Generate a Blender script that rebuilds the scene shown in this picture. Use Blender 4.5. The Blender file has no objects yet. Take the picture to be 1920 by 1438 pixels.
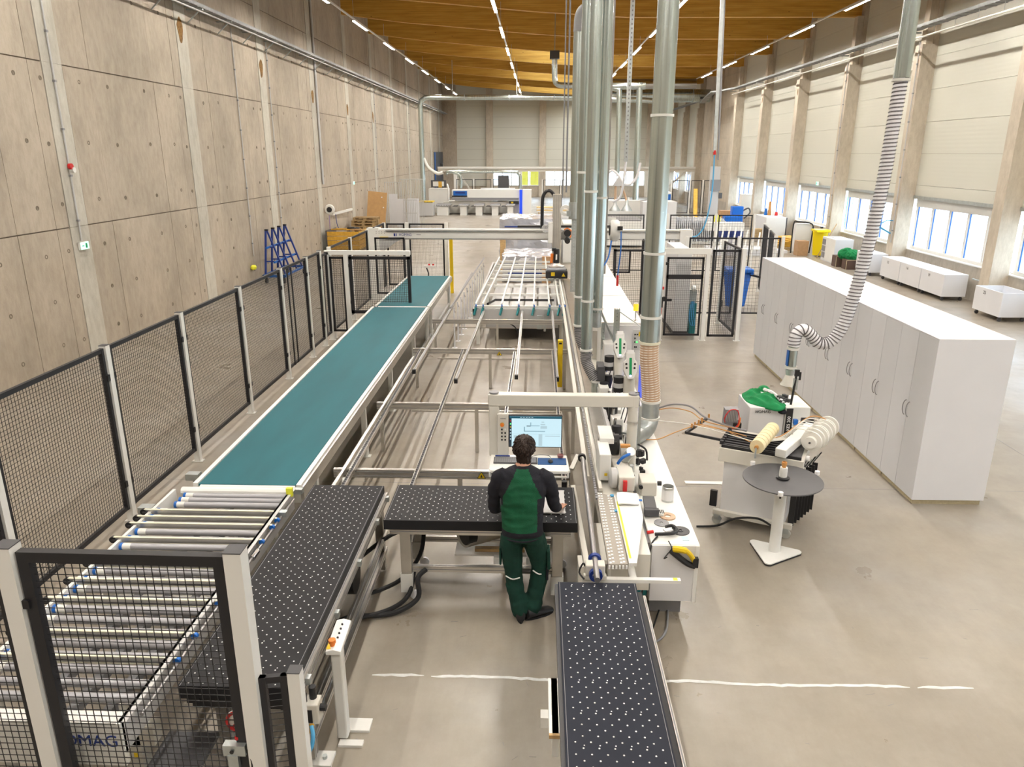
import bpy, math, random
from mathutils import Vector, Matrix, noise
random.seed(7)
PI = math.pi
SC = bpy.context.scene
COL = SC.collection

# ------------------------------------------------------------------ camera, world, exposure
cam_d = bpy.data.cameras.new('camera'); cam = bpy.data.objects.new('camera', cam_d); COL.objects.link(cam)
cam.location = (0, 0, 4.2)
cam.rotation_euler = (math.radians(90 - 17.227), 0, math.radians(1.968))
cam_d.sensor_width = 36; cam_d.lens = 36 * 1390 / 1920; cam_d.clip_end = 400
SC.camera = cam
SC.view_settings.view_transform = 'Standard'; SC.view_settings.look = 'None'
SC.view_settings.gamma = 1; SC.view_settings.use_curve_mapping = False
SC.view_settings.exposure = 0.40
w = bpy.data.worlds.new('overcast'); SC.world = w; w.use_nodes = True
bg = w.node_tree.nodes['Background']; bg.inputs[0].default_value = (0.78, 0.89, 1.0, 1); bg.inputs[1].default_value = 6.0
LAMP = 235.0          # emission of the ceiling luminaires
SC.cycles.max_bounces = 8; SC.cycles.diffuse_bounces = 5; SC.cycles.glossy_bounces = 4
SC.cycles.transparent_max_bounces = 12; SC.cycles.transmission_bounces = 6
SC.cycles.caustics_reflective = False; SC.cycles.caustics_refractive = False
SC.cycles.sample_clamp_indirect = 6
SC.cycles.use_denoising = True
try: SC.cycles.denoiser = 'OPENIMAGEDENOISE'
except Exception: pass

# ------------------------------------------------------------------ materials
MATS = {}
def mat(name, col, rough=.5, metal=0, var=0.0, vscale=6.0, bump=0.0, bscale=40.0, emit=None, alpha=1, trans=0, rnd=0.0, ior=1.45, stretch=None, coat=0):
    m = bpy.data.materials.new(name); m.use_nodes = True; nt = m.node_tree; N = nt.nodes; L = nt.links
    b = N['Principled BSDF']; c = tuple(col) + (1,)
    b.inputs['Base Color'].default_value = c; b.inputs['Roughness'].default_value = rough
    b.inputs['Metallic'].default_value = metal; b.inputs['IOR'].default_value = ior
    if coat: b.inputs['Coat Weight'].default_value = coat
    if trans: b.inputs['Transmission Weight'].default_value = trans
    if alpha < 1: b.inputs['Alpha'].default_value = alpha
    if emit: b.inputs['Emission Color'].default_value = tuple(emit[:3]) + (1,); b.inputs['Emission Strength'].default_value = emit[3]
    src = None
    if var or bump:
        g = N.new('ShaderNodeNewGeometry'); mp = N.new('ShaderNodeMapping'); L.new(g.outputs['Position'], mp.inputs[0])
        mp.inputs['Scale'].default_value = stretch or (1, 1, 1)
    if var:
        n = N.new('ShaderNodeTexNoise'); n.inputs['Scale'].default_value = vscale; n.inputs['Detail'].default_value = 5; L.new(mp.outputs[0], n.inputs[0])
        r = N.new('ShaderNodeMapRange'); r.inputs[1].default_value = .3; r.inputs[2].default_value = .7
        r.inputs[3].default_value = 1 - var; r.inputs[4].default_value = 1 + var; L.new(n.outputs[0], r.inputs[0])
        src = r.outputs[0]
    if rnd:
        oi = N.new('ShaderNodeObjectInfo'); r2 = N.new('ShaderNodeMapRange'); r2.inputs[3].default_value = 1 - rnd; r2.inputs[4].default_value = 1 + rnd
        L.new(oi.outputs['Random'], r2.inputs[0])
        if src:
            mu = N.new('ShaderNodeMath'); mu.operation = 'MULTIPLY'; L.new(src, mu.inputs[0]); L.new(r2.outputs[0], mu.inputs[1]); src = mu.outputs[0]
        else: src = r2.outputs[0]
    if src:
        vm = N.new('ShaderNodeVectorMath'); vm.operation = 'SCALE'; vm.inputs[0].default_value = tuple(col); L.new(src, vm.inputs['Scale'])
        L.new(vm.outputs[0], b.inputs['Base Color'])
    if bump:
        n2 = N.new('ShaderNodeTexNoise'); n2.inputs['Scale'].default_value = bscale; n2.inputs['Detail'].default_value = 4; L.new(mp.outputs[0], n2.inputs[0])
        bp = N.new('ShaderNodeBump'); bp.inputs['Strength'].default_value = bump; bp.inputs['Distance'].default_value = .01
        L.new(n2.outputs[0], bp.inputs['Height']); L.new(bp.outputs[0], b.inputs['Normal'])
    if name.startswith('air_table'): b.inputs['IOR'].default_value = 1.28
    MATS[name] = m
    return m
def M(n): return MATS[n]

def ramp(N, fac, L, stops):
    r = N.new('ShaderNodeValToRGB'); L.new(fac, r.inputs[0]); e = r.color_ramp.elements
    e[0].position, e[0].color = stops[0][0], tuple(stops[0][1]) + (1,)
    e[1].position, e[1].color = stops[-1][0], tuple(stops[-1][1]) + (1,)
    for p, c in stops[1:-1]:
        k = e.new(p); k.color = tuple(c) + (1,)
    return r.outputs[0]
def pos_noise(N, L, scale, stretch=(1, 1, 1), detail=6, rough=.6):
    g = N.new('ShaderNodeNewGeometry'); mp = N.new('ShaderNodeMapping'); L.new(g.outputs['Position'], mp.inputs[0]); mp.inputs['Scale'].default_value = stretch
    n = N.new('ShaderNodeTexNoise'); n.inputs['Scale'].default_value = scale; n.inputs['Detail'].default_value = detail; n.inputs['Roughness'].default_value = rough
    L.new(mp.outputs[0], n.inputs[0]); return n.outputs[0]
def mix(N, L, a, b, fac, mode='MIX'):
    x = N.new('ShaderNodeMix'); x.data_type = 'RGBA'; x.blend_type = mode
    for s, v in ((x.inputs[6], a), (x.inputs[7], b), (x.inputs[0], fac)):
        if hasattr(v, 'links') or hasattr(v, 'is_linked'): L.new(v, s)
        elif isinstance(v, (int, float)): s.default_value = v
        else: s.default_value = tuple(v) + (1,)
    return x.outputs[2]
def new_mat(name, rough=.5):
    m = bpy.data.materials.new(name); m.use_nodes = True; N = m.node_tree.nodes; L = m.node_tree.links; b = N['Principled BSDF']
    b.inputs['Roughness'].default_value = rough; MATS[name] = m; return m, N, L, b

# polished concrete floor: beige with grey clouds and a sawn joint grid
m, N, L, b = new_mat('floor', .38)
c1 = ramp(N, pos_noise(N, L, .35, detail=8), L, [(.3, (.262, .226, .180)), (.5, (.295, .262, .215)), (.7, (.325, .308, .280))])
c2 = ramp(N, pos_noise(N, L, 2.3, detail=10, rough=.7), L, [(.3, (.90, .90, .90)), (.7, (1.09, 1.09, 1.09))])
c = mix(N, L, c1, c2, 1.0, 'MULTIPLY')
c3 = ramp(N, pos_noise(N, L, 14, (1, .25, 1), 6, .75), L, [(.2, (.95, .945, .94)), (.6, (1.02, 1.02, 1.02))])
c = mix(N, L, c, c3, 1.0, 'MULTIPLY'); L.new(c, b.inputs['Base Color'])
rr = ramp(N, pos_noise(N, L, 1.2), L, [(.3, (.26, .26, .26)), (.7, (.45, .45, .45))]); L.new(rr, b.inputs['Roughness'])

def concrete(name, base, rnd=.06):
    m, N, L, b = new_mat(name, .8)
    c1 = ramp(N, pos_noise(N, L, .6, (1, 1, .7), 8), L, [(.28, tuple(v * .74 for v in base)), (.52, base), (.72, tuple(v * 1.14 for v in base))])
    c2 = ramp(N, pos_noise(N, L, 9, (1, 1, .35), 8, .7), L, [(.28, (.84, .82, .79)), (.6, (1.05, 1.05, 1.05))])
    c = mix(N, L, c1, c2, 1.0, 'MULTIPLY')
    oi = N.new('ShaderNodeObjectInfo'); mr = N.new('ShaderNodeMapRange'); mr.inputs[3].default_value = 1 - rnd; mr.inputs[4].default_value = 1 + rnd * .6; L.new(oi.outputs['Random'], mr.inputs[0])
    c = mix(N, L, c, mr.outputs[0], 1.0, 'MULTIPLY'); L.new(c, b.inputs['Base Color'])
    bp = N.new('ShaderNodeBump'); bp.inputs['Strength'].default_value = .25; bp.inputs['Distance'].default_value = .01
    L.new(pos_noise(N, L, 30, detail=4), bp.inputs['Height']); L.new(bp.outputs[0], b.inputs['Normal'])
concrete('concrete', (.42, .365, .295))
concrete('pilaster', (.50, .48, .42), .03)
concrete('column', (.56, .50, .41), .03)
concrete('plinth', (.46, .42, .36), .03)
mat('joint', (.16, .13, .10), .9)
mat('tie_hole', (.20, .17, .13), .9)
mat('brown_patch', (.20, .105, .025), .8, var=.4, vscale=20)

# glued laminated timber: long grain in x, thin lamella lines, small knots
m, N, L, b = new_mat('glulam', .55)
c1 = ramp(N, pos_noise(N, L, 2.2, (.25, 1, 3.5), 6), L, [(.3, (.46, .235, .030)), (.5, (.58, .32, .05)), (.7, (.66, .40, .08))])
g = N.new('ShaderNodeNewGeometry'); wv = N.new('ShaderNodeTexWave'); wv.bands_direction = 'Z'; wv.inputs['Scale'].default_value = 3.9; wv.inputs['Distortion'].default_value = .15; L.new(g.outputs['Position'], wv.inputs[0])
c2 = ramp(N, wv.outputs[0] if 'Fac' not in wv.outputs else wv.outputs['Fac'], L, [(.0, (.86, .84, .8)), (.12, (1, 1, 1)), (1, (1.03, 1.03, 1.03))])
vo = N.new('ShaderNodeTexVoronoi'); vo.inputs['Scale'].default_value = 1.6; mp = N.new('ShaderNodeMapping'); mp.inputs['Scale'].default_value = (.9, 1, 2.2); L.new(g.outputs['Position'], mp.inputs[0]); L.new(mp.outputs[0], vo.inputs[0])
c3 = ramp(N, vo.outputs[0], L, [(.03, (.35, .25, .15)), (.07, (1, 1, 1))])
L.new(mix(N, L, mix(N, L, c1, c2, 1.0, 'MULTIPLY'), c3, 1.0, 'MULTIPLY'), b.inputs['Base Color'])
mat('deck', (.42, .27, .11), .8, var=.15, vscale=3)
mat('wood', (.50, .33, .15), .6, var=.2, vscale=14, stretch=(1, 1, 4), rnd=.12)
mat('pallet_wood', (.36, .25, .12), .75, var=.25, vscale=14, rnd=.2)
mat('orange_board', (.58, .33, .04), .6, var=.15, vscale=8, rnd=.08)
mat('chipboard', (.62, .45, .22), .7, var=.10, vscale=60)
mat('mdf', (.55, .34, .15), .7, var=.06, vscale=6)

# ribbed sandwich wall panel
def ribbed(name, col):
    m, N, L, b = new_mat(name, .45); b.inputs['Base Color'].default_value = tuple(col) + (1,)
    g = N.new('ShaderNodeNewGeometry'); wv = N.new('ShaderNodeTexWave'); wv.bands_direction = 'Z'; wv.inputs['Scale'].default_value = 2.6; L.new(g.outputs['Position'], wv.inputs[0])
    bp = N.new('ShaderNodeBump'); bp.inputs['Strength'].default_value = .35; bp.inputs['Distance'].default_value = .004
    L.new(wv.outputs['Fac'], bp.inputs['Height']); L.new(bp.outputs[0], b.inputs['Normal'])
ribbed('sandwich', (.60, .60, .53))
mat('white', (.74, .74, .71), .35, var=.02, vscale=3)
mat('cream', (.64, .62, .56), .35, var=.03, vscale=3)
mat('white_board', (.70, .71, .74), .4, var=.02, vscale=2, rnd=.02)
mat('board_edge', (.50, .43, .28), .7, var=.1, vscale=30)
mat('grey_white', (.66, .66, .67), .4)
mat('light_grey', (.50, .50, .50), .45)
mat('mid_grey', (.24, .24, .25), .5)
mat('dark_grey', (.07, .07, .075), .5)
mat('black', (.014, .014, .016), .45)
mat('black_gloss', (.012, .012, .014), .2)
mat('rubber', (.012, .012, .013), .7)
mat('black_frame', (.016, .016, .019), .45)
mat('alu', (.62, .60, .56), .32, .9, var=.05, vscale=8)
mat('steel', (.58, .58, .58), .25, 1)
mat('ground_rod', (.36, .35, .35), .36, .85)
mat('tray', (.30, .31, .31), .6, .3, var=.15, vscale=9)
mat('galv', (.52, .56, .56), .38, .85, var=.10, vscale=9)
mat('duct', (.50, .56, .54), .27, .95, var=.22, vscale=14, stretch=(1, 1, .02))
mat('roller', (.36, .36, .38), .38, .25, var=.03, vscale=4)
mat('roller_end', (.72, .72, .68), .4)
mat('belt_cream', (.72, .70, .55), .55)
mat('teal_belt', (.007, .105, .130), .68, var=.10, vscale=1.5, stretch=(2, .4, 1))
mat('air_table', (.017, .017, .019), .55, var=.12, vscale=5)
mat('air_table_navy', (.014, .017, .028), .52, var=.12, vscale=5)
mat('ball', (.86, .86, .86), .25)
mat('blue', (.01, .12, .45), .45)
mat('sky_blue', (.08, .35, .62), .45)
mat('blue_bin', (.005, .14, .60), .4)
mat('navy', (.015, .04, .22), .4)
mat('blue_glow', (.01, .05, .5), .4, emit=(.01, .05, .6, .6))
mat('yellow', (.72, .50, .01), .45)
mat('yellow_bin', (.80, .62, .0), .4)
mat('lemon', (.80, .80, .05), .5)
mat('red', (.55, .02, .02), .4)
mat('orange', (.75, .20, .03), .45)
mat('orange_cable', (.55, .27, .08), .5)
mat('green_paint', (.01, .28, .10), .4)
mat('teal_paint', (.02, .22, .24), .4)
mat('teal_container', (.01, .42, .46), .5)
mat('green_cloth', (.003, .075, .03), .9, var=.18, vscale=9, bump=.35, bscale=220)
mat('green_pants', (.003, .036, .024), .9, var=.18, vscale=9, bump=.35, bscale=220)
mat('jacket_green', (.004, .20, .06), .85, var=.15, vscale=12, bump=.3, bscale=150)
mat('dark_cloth', (.010, .010, .016), .9, var=.15, vscale=9, bump=.35, bscale=220)
mat('reflect_strip', (.75, .75, .72), .4)
mat('skin', (.52, .27, .18), .55)
mat('hair', (.022, .010, .006), .6, var=.3, vscale=60, stretch=(3, 3, .6))
mat('paper', (.80, .80, .80), .7)
mat('cardboard', (.42, .26, .14), .8, var=.08, vscale=10)
mat('foil', (.56, .58, .64), .22, .5, bump=1.0, bscale=5)
mat('white_cable', (.70, .70, .72), .4)
mat('clear_hose', (.86, .86, .90), .3)
mat('hose_spiral', (.13, .12, .13), .5)
mat('beige_hose', (.50, .34, .22), .4)
mat('grey_hose', (.36, .36, .36), .45)
mat('violet', (.30, .22, .42), .6)
mat('paint_line', (.66, .67, .66), .6, var=.12, vscale=12)
mat('door_dark', (.05, .06, .08), .5)
mat('spool', (.80, .68, .42), .5, var=.05, vscale=30)
mat('spool_white', (.78, .77, .72), .5)
mat('perforated', (.34, .31, .27), .45)
mat('tin', (.60, .62, .60), .3, .6)
mat('resin_teal', (.02, .22, .26), .3)
mat('lamp_on', (1, 1, 1), .5, emit=(1.0, .935, .85, LAMP))
mat('exit_green', (.2, .8, .5), .5, emit=(.45, 1, .72, 1.6))
mat('beacon', (.9, .55, .02), .3, emit=(1, .55, .05, .6))
mat('green_led', (.1, .9, .2), .4, emit=(.1, .9, .2, 1.0))
mat('white_led', (.5, .7, 1), .4, emit=(.4, .5, 1, 2.0))
mat('snow_ground', (.80, .80, .78), .8)
mat('hedge', (.10, .20, .10), .9)
m, N, L, b = new_mat('glass', .02)
for n_ in list(N): 
    if n_.type == 'BSDF_PRINCIPLED': N.remove(n_)
tr = N.new('ShaderNodeBsdfTransparent'); tr.inputs[0].default_value = (.93, .97, 1, 1); gl = N.new('ShaderNodeBsdfGlossy'); gl.inputs['Roughness'].default_value = .02
ms = N.new('ShaderNodeMixShader'); ms.inputs[0].default_value = .06; L.new(tr.outputs[0], ms.inputs[1]); L.new(gl.outputs[0], ms.inputs[2]); L.new(ms.outputs[0], N['Material Output'].inputs[0])
m2 = M('glass').copy(); MATS['film'] = m2
m, N, L, b = new_mat('screen', .2); b.inputs['Base Color'].default_value = (.02, .02, .02, 1); b.inputs['Emission Color'].default_value = (.62, .86, .95, 1); b.inputs['Emission Strength'].default_value = .75
for nm, c, s in (('screen_bar', (.01, .12, .18), .6), ('screen_line', (.25, .45, .55), .6), ('screen_dark', (.02, .05, .08), .5), ('screen_pale', (.50, .68, .75), .7)):
    mat(nm, (.02, .02, .02), .2, emit=c + (s,))

# ------------------------------------------------------------------ mesh builder
class MB:
    def __init__(s): s.v = []; s.f = []
    def add(s, vs, fs):
        o = len(s.v); s.v += [tuple(p) for p in vs]; s.f += [tuple(i + o for i in f) for f in fs]; return s
    def box(s, x0, x1, y0, y1, z0, z1):
        if x0 > x1: x0, x1 = x1, x0
        if y0 > y1: y0, y1 = y1, y0
        if z0 > z1: z0, z1 = z1, z0
        return s.add([(x0, y0, z0), (x1, y0, z0), (x1, y1, z0), (x0, y1, z0), (x0, y0, z1), (x1, y0, z1), (x1, y1, z1), (x0, y1, z1)],
                     [(0, 3, 2, 1), (4, 5, 6, 7), (0, 1, 5, 4), (1, 2, 6, 5), (2, 3, 7, 6), (3, 0, 4, 7)])
    def cbox(s, c, sz, rz=0, rx=0, ry=0):
        R = Matrix.Rotation(rz, 3, 'Z') @ Matrix.Rotation(ry, 3, 'Y') @ Matrix.Rotation(rx, 3, 'X'); C = Vector(c); h = Vector(sz) / 2
        vs = [C + R @ Vector((a * h.x, b * h.y, d * h.z)) for d in (-1, 1) for a, b in ((-1, -1), (1, -1), (1, 1), (-1, 1))]
        return s.add(vs, [(0, 3, 2, 1), (4, 5, 6, 7), (0, 1, 5, 4), (1, 2, 6, 5), (2, 3, 7, 6), (3, 0, 4, 7)])
    def bar(s, p, q, w, h=None, up=(0, 0, 1)):
        h = h or w; p, q, up = Vector(p), Vector(q), Vector(up); d = (q - p).normalized()
        if abs(d.dot(up)) > .95: up = Vector((0, 1, 0))
        a = d.cross(up).normalized(); b = a.cross(d).normalized()
        vs = [e + a * (i * w / 2) + b * (j * h / 2) for e in (p, q) for i, j in ((-1, -1), (1, -1), (1, 1), (-1, 1))]
        return s.add(vs, [(0, 1, 2, 3), (7, 6, 5, 4), (0, 4, 5, 1), (1, 5, 6, 2), (2, 6, 7, 3), (3, 7, 4, 0)])
    def cyl(s, p, q, r, r2=None, n=14, caps=True):
        r2 = r if r2 is None else r2; p, q = Vector(p), Vector(q); d = (q - p).normalized()
        u = Vector((0, 0, 1)) if abs(d.z) < .9 else Vector((0, 1, 0)); a = d.cross(u).normalized(); b = d.cross(a)
        vs = [p + (a * math.cos(t) + b * math.sin(t)) * r for t in [2 * PI * k / n for k in range(n)]] + [q + (a * math.cos(t) + b * math.sin(t)) * r2 for t in [2 * PI * k / n for k in range(n)]]
        fs = [(k, k + n, (k + 1) % n + n, (k + 1) % n) for k in range(n)]
        if caps: fs += [tuple(range(n)), tuple(range(2 * n - 1, n - 1, -1))]
        return s.add(vs, fs)
    def tube(s, pts, r, n=8, smooth=0, caps=True):
        pts = [Vector(p) for p in pts]
        if smooth:
            q = []
            for i in range(len(pts) - 1):
                p0 = pts[max(i - 1, 0)]; p1 = pts[i]; p2 = pts[i + 1]; p3 = pts[min(i + 2, len(pts) - 1)]
                for k in range(smooth):
                    t = k / smooth; q.append(.5 * ((2 * p1) + (p2 - p0) * t + (2 * p0 - 5 * p1 + 4 * p2 - p3) * t * t + (3 * p1 - p0 - 3 * p2 + p3) * t ** 3))
            q.append(pts[-1]); pts = q
        rs = r if callable(r) else (lambda t: r)
        vs = []; prev = None
        for i, p in enumerate(pts):
            d = (pts[min(i + 1, len(pts) - 1)] - pts[max(i - 1, 0)]).normalized()
            if prev is None:
                u = Vector((0, 0, 1)) if abs(d.z) < .9 else Vector((0, 1, 0)); a = d.cross(u).normalized()
            else: a = (prev - d * prev.dot(d)).normalized()
            prev = a; b = d.cross(a); R = rs(i / max(1, len(pts) - 1))
            vs += [p + (a * math.cos(2 * PI * k / n) + b * math.sin(2 * PI * k / n)) * R for k in range(n)]
        fs = [(i * n + k, (i + 1) * n + k, (i + 1) * n + (k + 1) % n, i * n + (k + 1) % n) for i in range(len(pts) - 1) for k in range(n)]
        if caps: fs += [tuple(range(n)), tuple(len(vs) - 1 - k for k in range(n))]
        return s.add(vs, fs)
    def prism(s, poly, axis, a, b):
        # poly: list of 2D points in the plane perpendicular to axis ('x': (y,z); 'y': (x,z); 'z': (x,y))
        def P(p, t): return {'x': (t, p[0], p[1]), 'y': (p[0], t, p[1]), 'z': (p[0], p[1], t)}[axis]
        n = len(poly); vs = [P(p, a) for p in poly] + [P(p, b) for p in poly]
        return s.add(vs, [tuple(range(n)), tuple(range(2 * n - 1, n - 1, -1))] + [(k, (k + 1) % n, (k + 1) % n + n, k + n) for k in range(n)])
    def lathe(s, c, prof, n=24, axis='z'):
        C = Vector(c); vs = []
        for r, h in prof:
            for k in range(n):
                t = 2 * PI * k / n; x, y = r * math.cos(t), r * math.sin(t)
                vs.append(C + Vector({'z': (x, y, h), 'x': (h, x, y), 'y': (x, h, y)}[axis]))
        fs = [(i * n + k, i * n + (k + 1) % n, (i + 1) * n + (k + 1) % n, (i + 1) * n + k) for i in range(len(prof) - 1) for k in range(n)]
        if abs(prof[0][0] - prof[-1][0]) < 1e-6 and len(prof) > 2:
            i = len(prof) - 1; fs += [(i * n + k, i * n + (k + 1) % n, (k + 1) % n, k) for k in range(n)]
        else: fs += [tuple(range(n)), tuple(len(vs) - 1 - k for k in range(n))]
        return s.add(vs, fs)
    def ball(s, c, r, n=10, m=6, sc=(1, 1, 1)):
        prof = [(math.sin(PI * i / m), -math.cos(PI * i / m)) for i in range(m + 1)]; vs = []
        for a, h in prof:
            for k in range(n):
                t = 2 * PI * k / n; vs.append((c[0] + r * sc[0] * a * math.cos(t), c[1] + r * sc[1] * a * math.sin(t), c[2] + r * sc[2] * h))
        return s.add(vs, [(i * n + k, i * n + (k + 1) % n, (i + 1) * n + (k + 1) % n, (i + 1) * n + k) for i in range(m) for k in range(n)])
    def rings(s, rs, n=16):
        # rs: list of (center, rx, ry, optional normal-frame (a,b)); closed loft
        vs = []
        for r in rs:
            C = Vector(r[0]); a = Vector(r[3]) if len(r) > 3 else Vector((1, 0, 0)); b = Vector(r[4]) if len(r) > 4 else Vector((0, 1, 0))
            vs += [C + a * r[1] * math.cos(2 * PI * k / n) + b * r[2] * math.sin(2 * PI * k / n) for k in range(n)]
        fs = [(i * n + k, i * n + (k + 1) % n, (i + 1) * n + (k + 1) % n, (i + 1) * n + k) for i in range(len(rs) - 1) for k in range(n)]
        fs += [tuple(range(n - 1, -1, -1)), tuple(len(vs) - n + k for k in range(n))]
        return s.add(vs, fs)
    def build(s, name, material, parent=None, label=None, smooth=False, stuff=False, bevel=0):
        me = bpy.data.meshes.new(name); me.from_pydata(s.v, [], s.f); me.validate()
        o = bpy.data.objects.new(name, me); COL.objects.link(o)
        me.materials.append(M(material) if isinstance(material, str) else material)
        import bmesh
        bm = bmesh.new(); bm.from_mesh(me); bmesh.ops.recalc_face_normals(bm, faces=bm.faces); bm.to_mesh(me); bm.free()
        if smooth:
            me.polygons.foreach_set('use_smooth', [True] * len(me.polygons))
            try: me.set_sharp_from_angle(angle=math.radians(40))
            except Exception: pass
        if bevel:
            md = o.modifiers.new('bevel', 'BEVEL'); md.width = bevel; md.segments = 2; md.limit_method = 'ANGLE'
        if parent is not None:
            o.parent = parent
            if parent.type == 'EMPTY': o.matrix_parent_inverse = Matrix.Translation(-Vector(parent.location))
        if label: o['label'] = label
        if stuff: o['kind'] = 'stuff'
        return o
def thing(name, label, cat, loc=(0, 0, 0), group=None):
    o = bpy.data.objects.new(name, None); COL.objects.link(o); o.location = loc; o.empty_display_size = .1
    o['label'] = label; o['category'] = cat
    if group: o['group'] = group
    return o
def tag(o, label, cat, group=None, kind=None):
    o['label'] = label; o['category'] = cat
    if group: o['group'] = group
    if kind: o['kind'] = kind
    return o
def struct(o): o['kind'] = 'structure'; return o
def copy_tree(o, parent=None):
    c = o.copy(); COL.objects.link(c)
    if parent is not None: c.parent = parent
    for ch in list(o.children): copy_tree(ch, c)
    return c
def instance(src, loc, rz, label=None, group=None):
    c = copy_tree(src); c.location = loc; c.rotation_euler = (0, 0, rz)
    if label: c['label'] = label
    if group: c['group'] = group
    return c
def share(name, src, parent, loc=None):
    o = bpy.data.objects.new(name, src.data); COL.objects.link(o); o.parent = parent
    if parent.type == 'EMPTY': o.matrix_parent_inverse = src.matrix_parent_inverse.copy()
    if loc: o.location = loc
    return o
def text(body, size, loc, rot, material, parent, name='lettering', depth=.002, align='CENTER'):
    cu = bpy.data.curves.new('lettering', 'FONT'); cu.body = body; cu.size = size; cu.extrude = depth; cu.align_x = align; cu.align_y = 'CENTER'
    t = bpy.data.objects.new('tmp_text', cu); COL.objects.link(t); me = bpy.data.meshes.new_from_object(t); bpy.data.objects.remove(t)
    R = Matrix.LocRotScale(Vector(loc), rot.to_quaternion() if isinstance(rot, Matrix) else __import__('mathutils').Euler(rot).to_quaternion(), None)
    me.transform(R); o = bpy.data.objects.new(name, me); COL.objects.link(o); me.materials.clear(); me.materials.append(M(material))
    o.parent = parent
    if parent.type == 'EMPTY': o.matrix_parent_inverse = Matrix.Translation(-Vector(parent.location))
    return o

# ------------------------------------------------------------------ the hall
XL, XR, YF, YB = -9.6, 13.0, 78.0, -6.0
fl = MB().box(XL - 1, XR + 1.2, YB, YF + .5, -.3, 0).build('floor', 'floor'); struct(fl)
for (x0, x1, y0, y1) in ((XL, XR, 9.02, 9.026), (XL, XR, 15.2, 15.208), (XL, XR, 21.2, 21.21), (XL, XR, 3.2, 3.206), (7.1, 7.107, 3.2, 60), (-6.45, -6.443, 0, 60)):
    MB().box(x0, x1, y0, y1, -.001, .0012).build('sawn_joint', 'mid_grey', fl)
tag(MB().box(2.0, 2.62, 9.10, 9.19, 0, .006).build('floor_strip', 'alu'), 'bright metal strip flat on the floor between edge machine and tape magazine', 'floor strip')
# white filler line across the floor
def wobble_line(x0, x1, y, wd, seed):
    random.seed(seed); n = int((x1 - x0) / .05); a = []; b_ = []
    for i in range(n + 1):
        x = x0 + (x1 - x0) * i / n; e = min(1, min(i, n - i) / 2 + .25); o = .012 * math.sin(i * .21) + .006 * random.uniform(-1, 1)
        a.append((x, y + o + wd * e * random.uniform(.7, 1.1), .002)); b_.append((x, y + o - wd * e * random.uniform(.7, 1.1), .002))
    mb = MB(); mb.add(a + b_, [(i, i + 1, n + 2 + i, n + 1 + i) for i in range(n)])
    return mb
for k, (x0, x1, lab) in enumerate(((-1.36, -.92, 'short white filler stroke on the floor left of the walkway, beside the black perforated table'), (-.86, .20, 'white filler stroke on the floor ending at the dark navy table'), (.90, 3.10, 'long white filler stroke on the floor right of the dark navy table'), (3.16, 3.62, 'short white filler stroke at the far right end of the floor line'))):
    tag(wobble_line(x0, x1, 5.20, .018, 11 + k).build('floor_line', 'paint_line'), lab, 'floor marking', None)

# left wall: cast concrete bays
wl = struct(MB().box(XL - .5, XL - .02, YB, YF + .3, 0, 12.4).build('wall_left', 'joint'))
bays = [21.4 + 5.95 * k for k in range(-4, 10)]
HZ = [(0, 2.745), (2.755, 5.895), (5.905, 8.895), (8.905, 12.3)]
patch_z = {0: 7.0, 1: 7.2, 2: 6.4, 3: 6.0, 4: 6.0}
hole = MB()
for bi, yb in enumerate(bays):
    # pilaster occupies yb .. yb+.6 ; cast fields up to the next one
    for z0, z1 in ((0, 2.748), (2.752, 5.9), (5.9, 12.3)):
        MB().box(XL - .02, XL + .012, yb - .3, yb + .33, z0 + .003, z1).build('pilaster', 'pilaster', wl)
    ys = [yb + .345, yb + 1.30, yb + 4.05, yb + 5.22, yb + 5.64]
    for j in range(4):
        for z0, z1 in HZ:
            if ys[j] > YF: continue
            MB().box(XL - .02, XL + random.uniform(-.004, .004), ys[j] + .008, ys[j + 1] - .006, z0 + .008, z1 - .006).build('concrete_panel', 'concrete', wl)
    for y in (yb + .9, yb + 1.95, yb + 3.5, yb + 4.8, yb + 5.5):
        for z in (.45, 1.35, 2.27, 3.23, 4.4, 5.62, 7.6):
            yy, zz = y + random.uniform(-.05, .05), z + random.uniform(-.04, .04)
            hole.lathe((XL - .012, yy, zz), [(.045, 0), (.045, .018), (.03, .020), (.022, .012), (.001, .012)], 10, 'x')
    if bi in (4, 5, 6, 7, 8):
        zc = {4: 7.35, 5: 7.0, 6: 6.5, 7: 6.3, 8: 6.2}[bi]
        mb = MB(); mb.prism([(yb - .05 + .16 * math.cos(a) * (1 + .2 * math.sin(3 * a)), zc + .30 * math.sin(a) * (1 + .15 * math.cos(2 * a + bi))) for a in [2 * PI * k / 14 for k in range(14)]], 'x', XL + .01, XL + .016)
        mb.build('filler_patch', 'brown_patch', wl)
hole.build('tie_hole_rings', 'tie_hole', wl, stuff=True)

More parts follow.
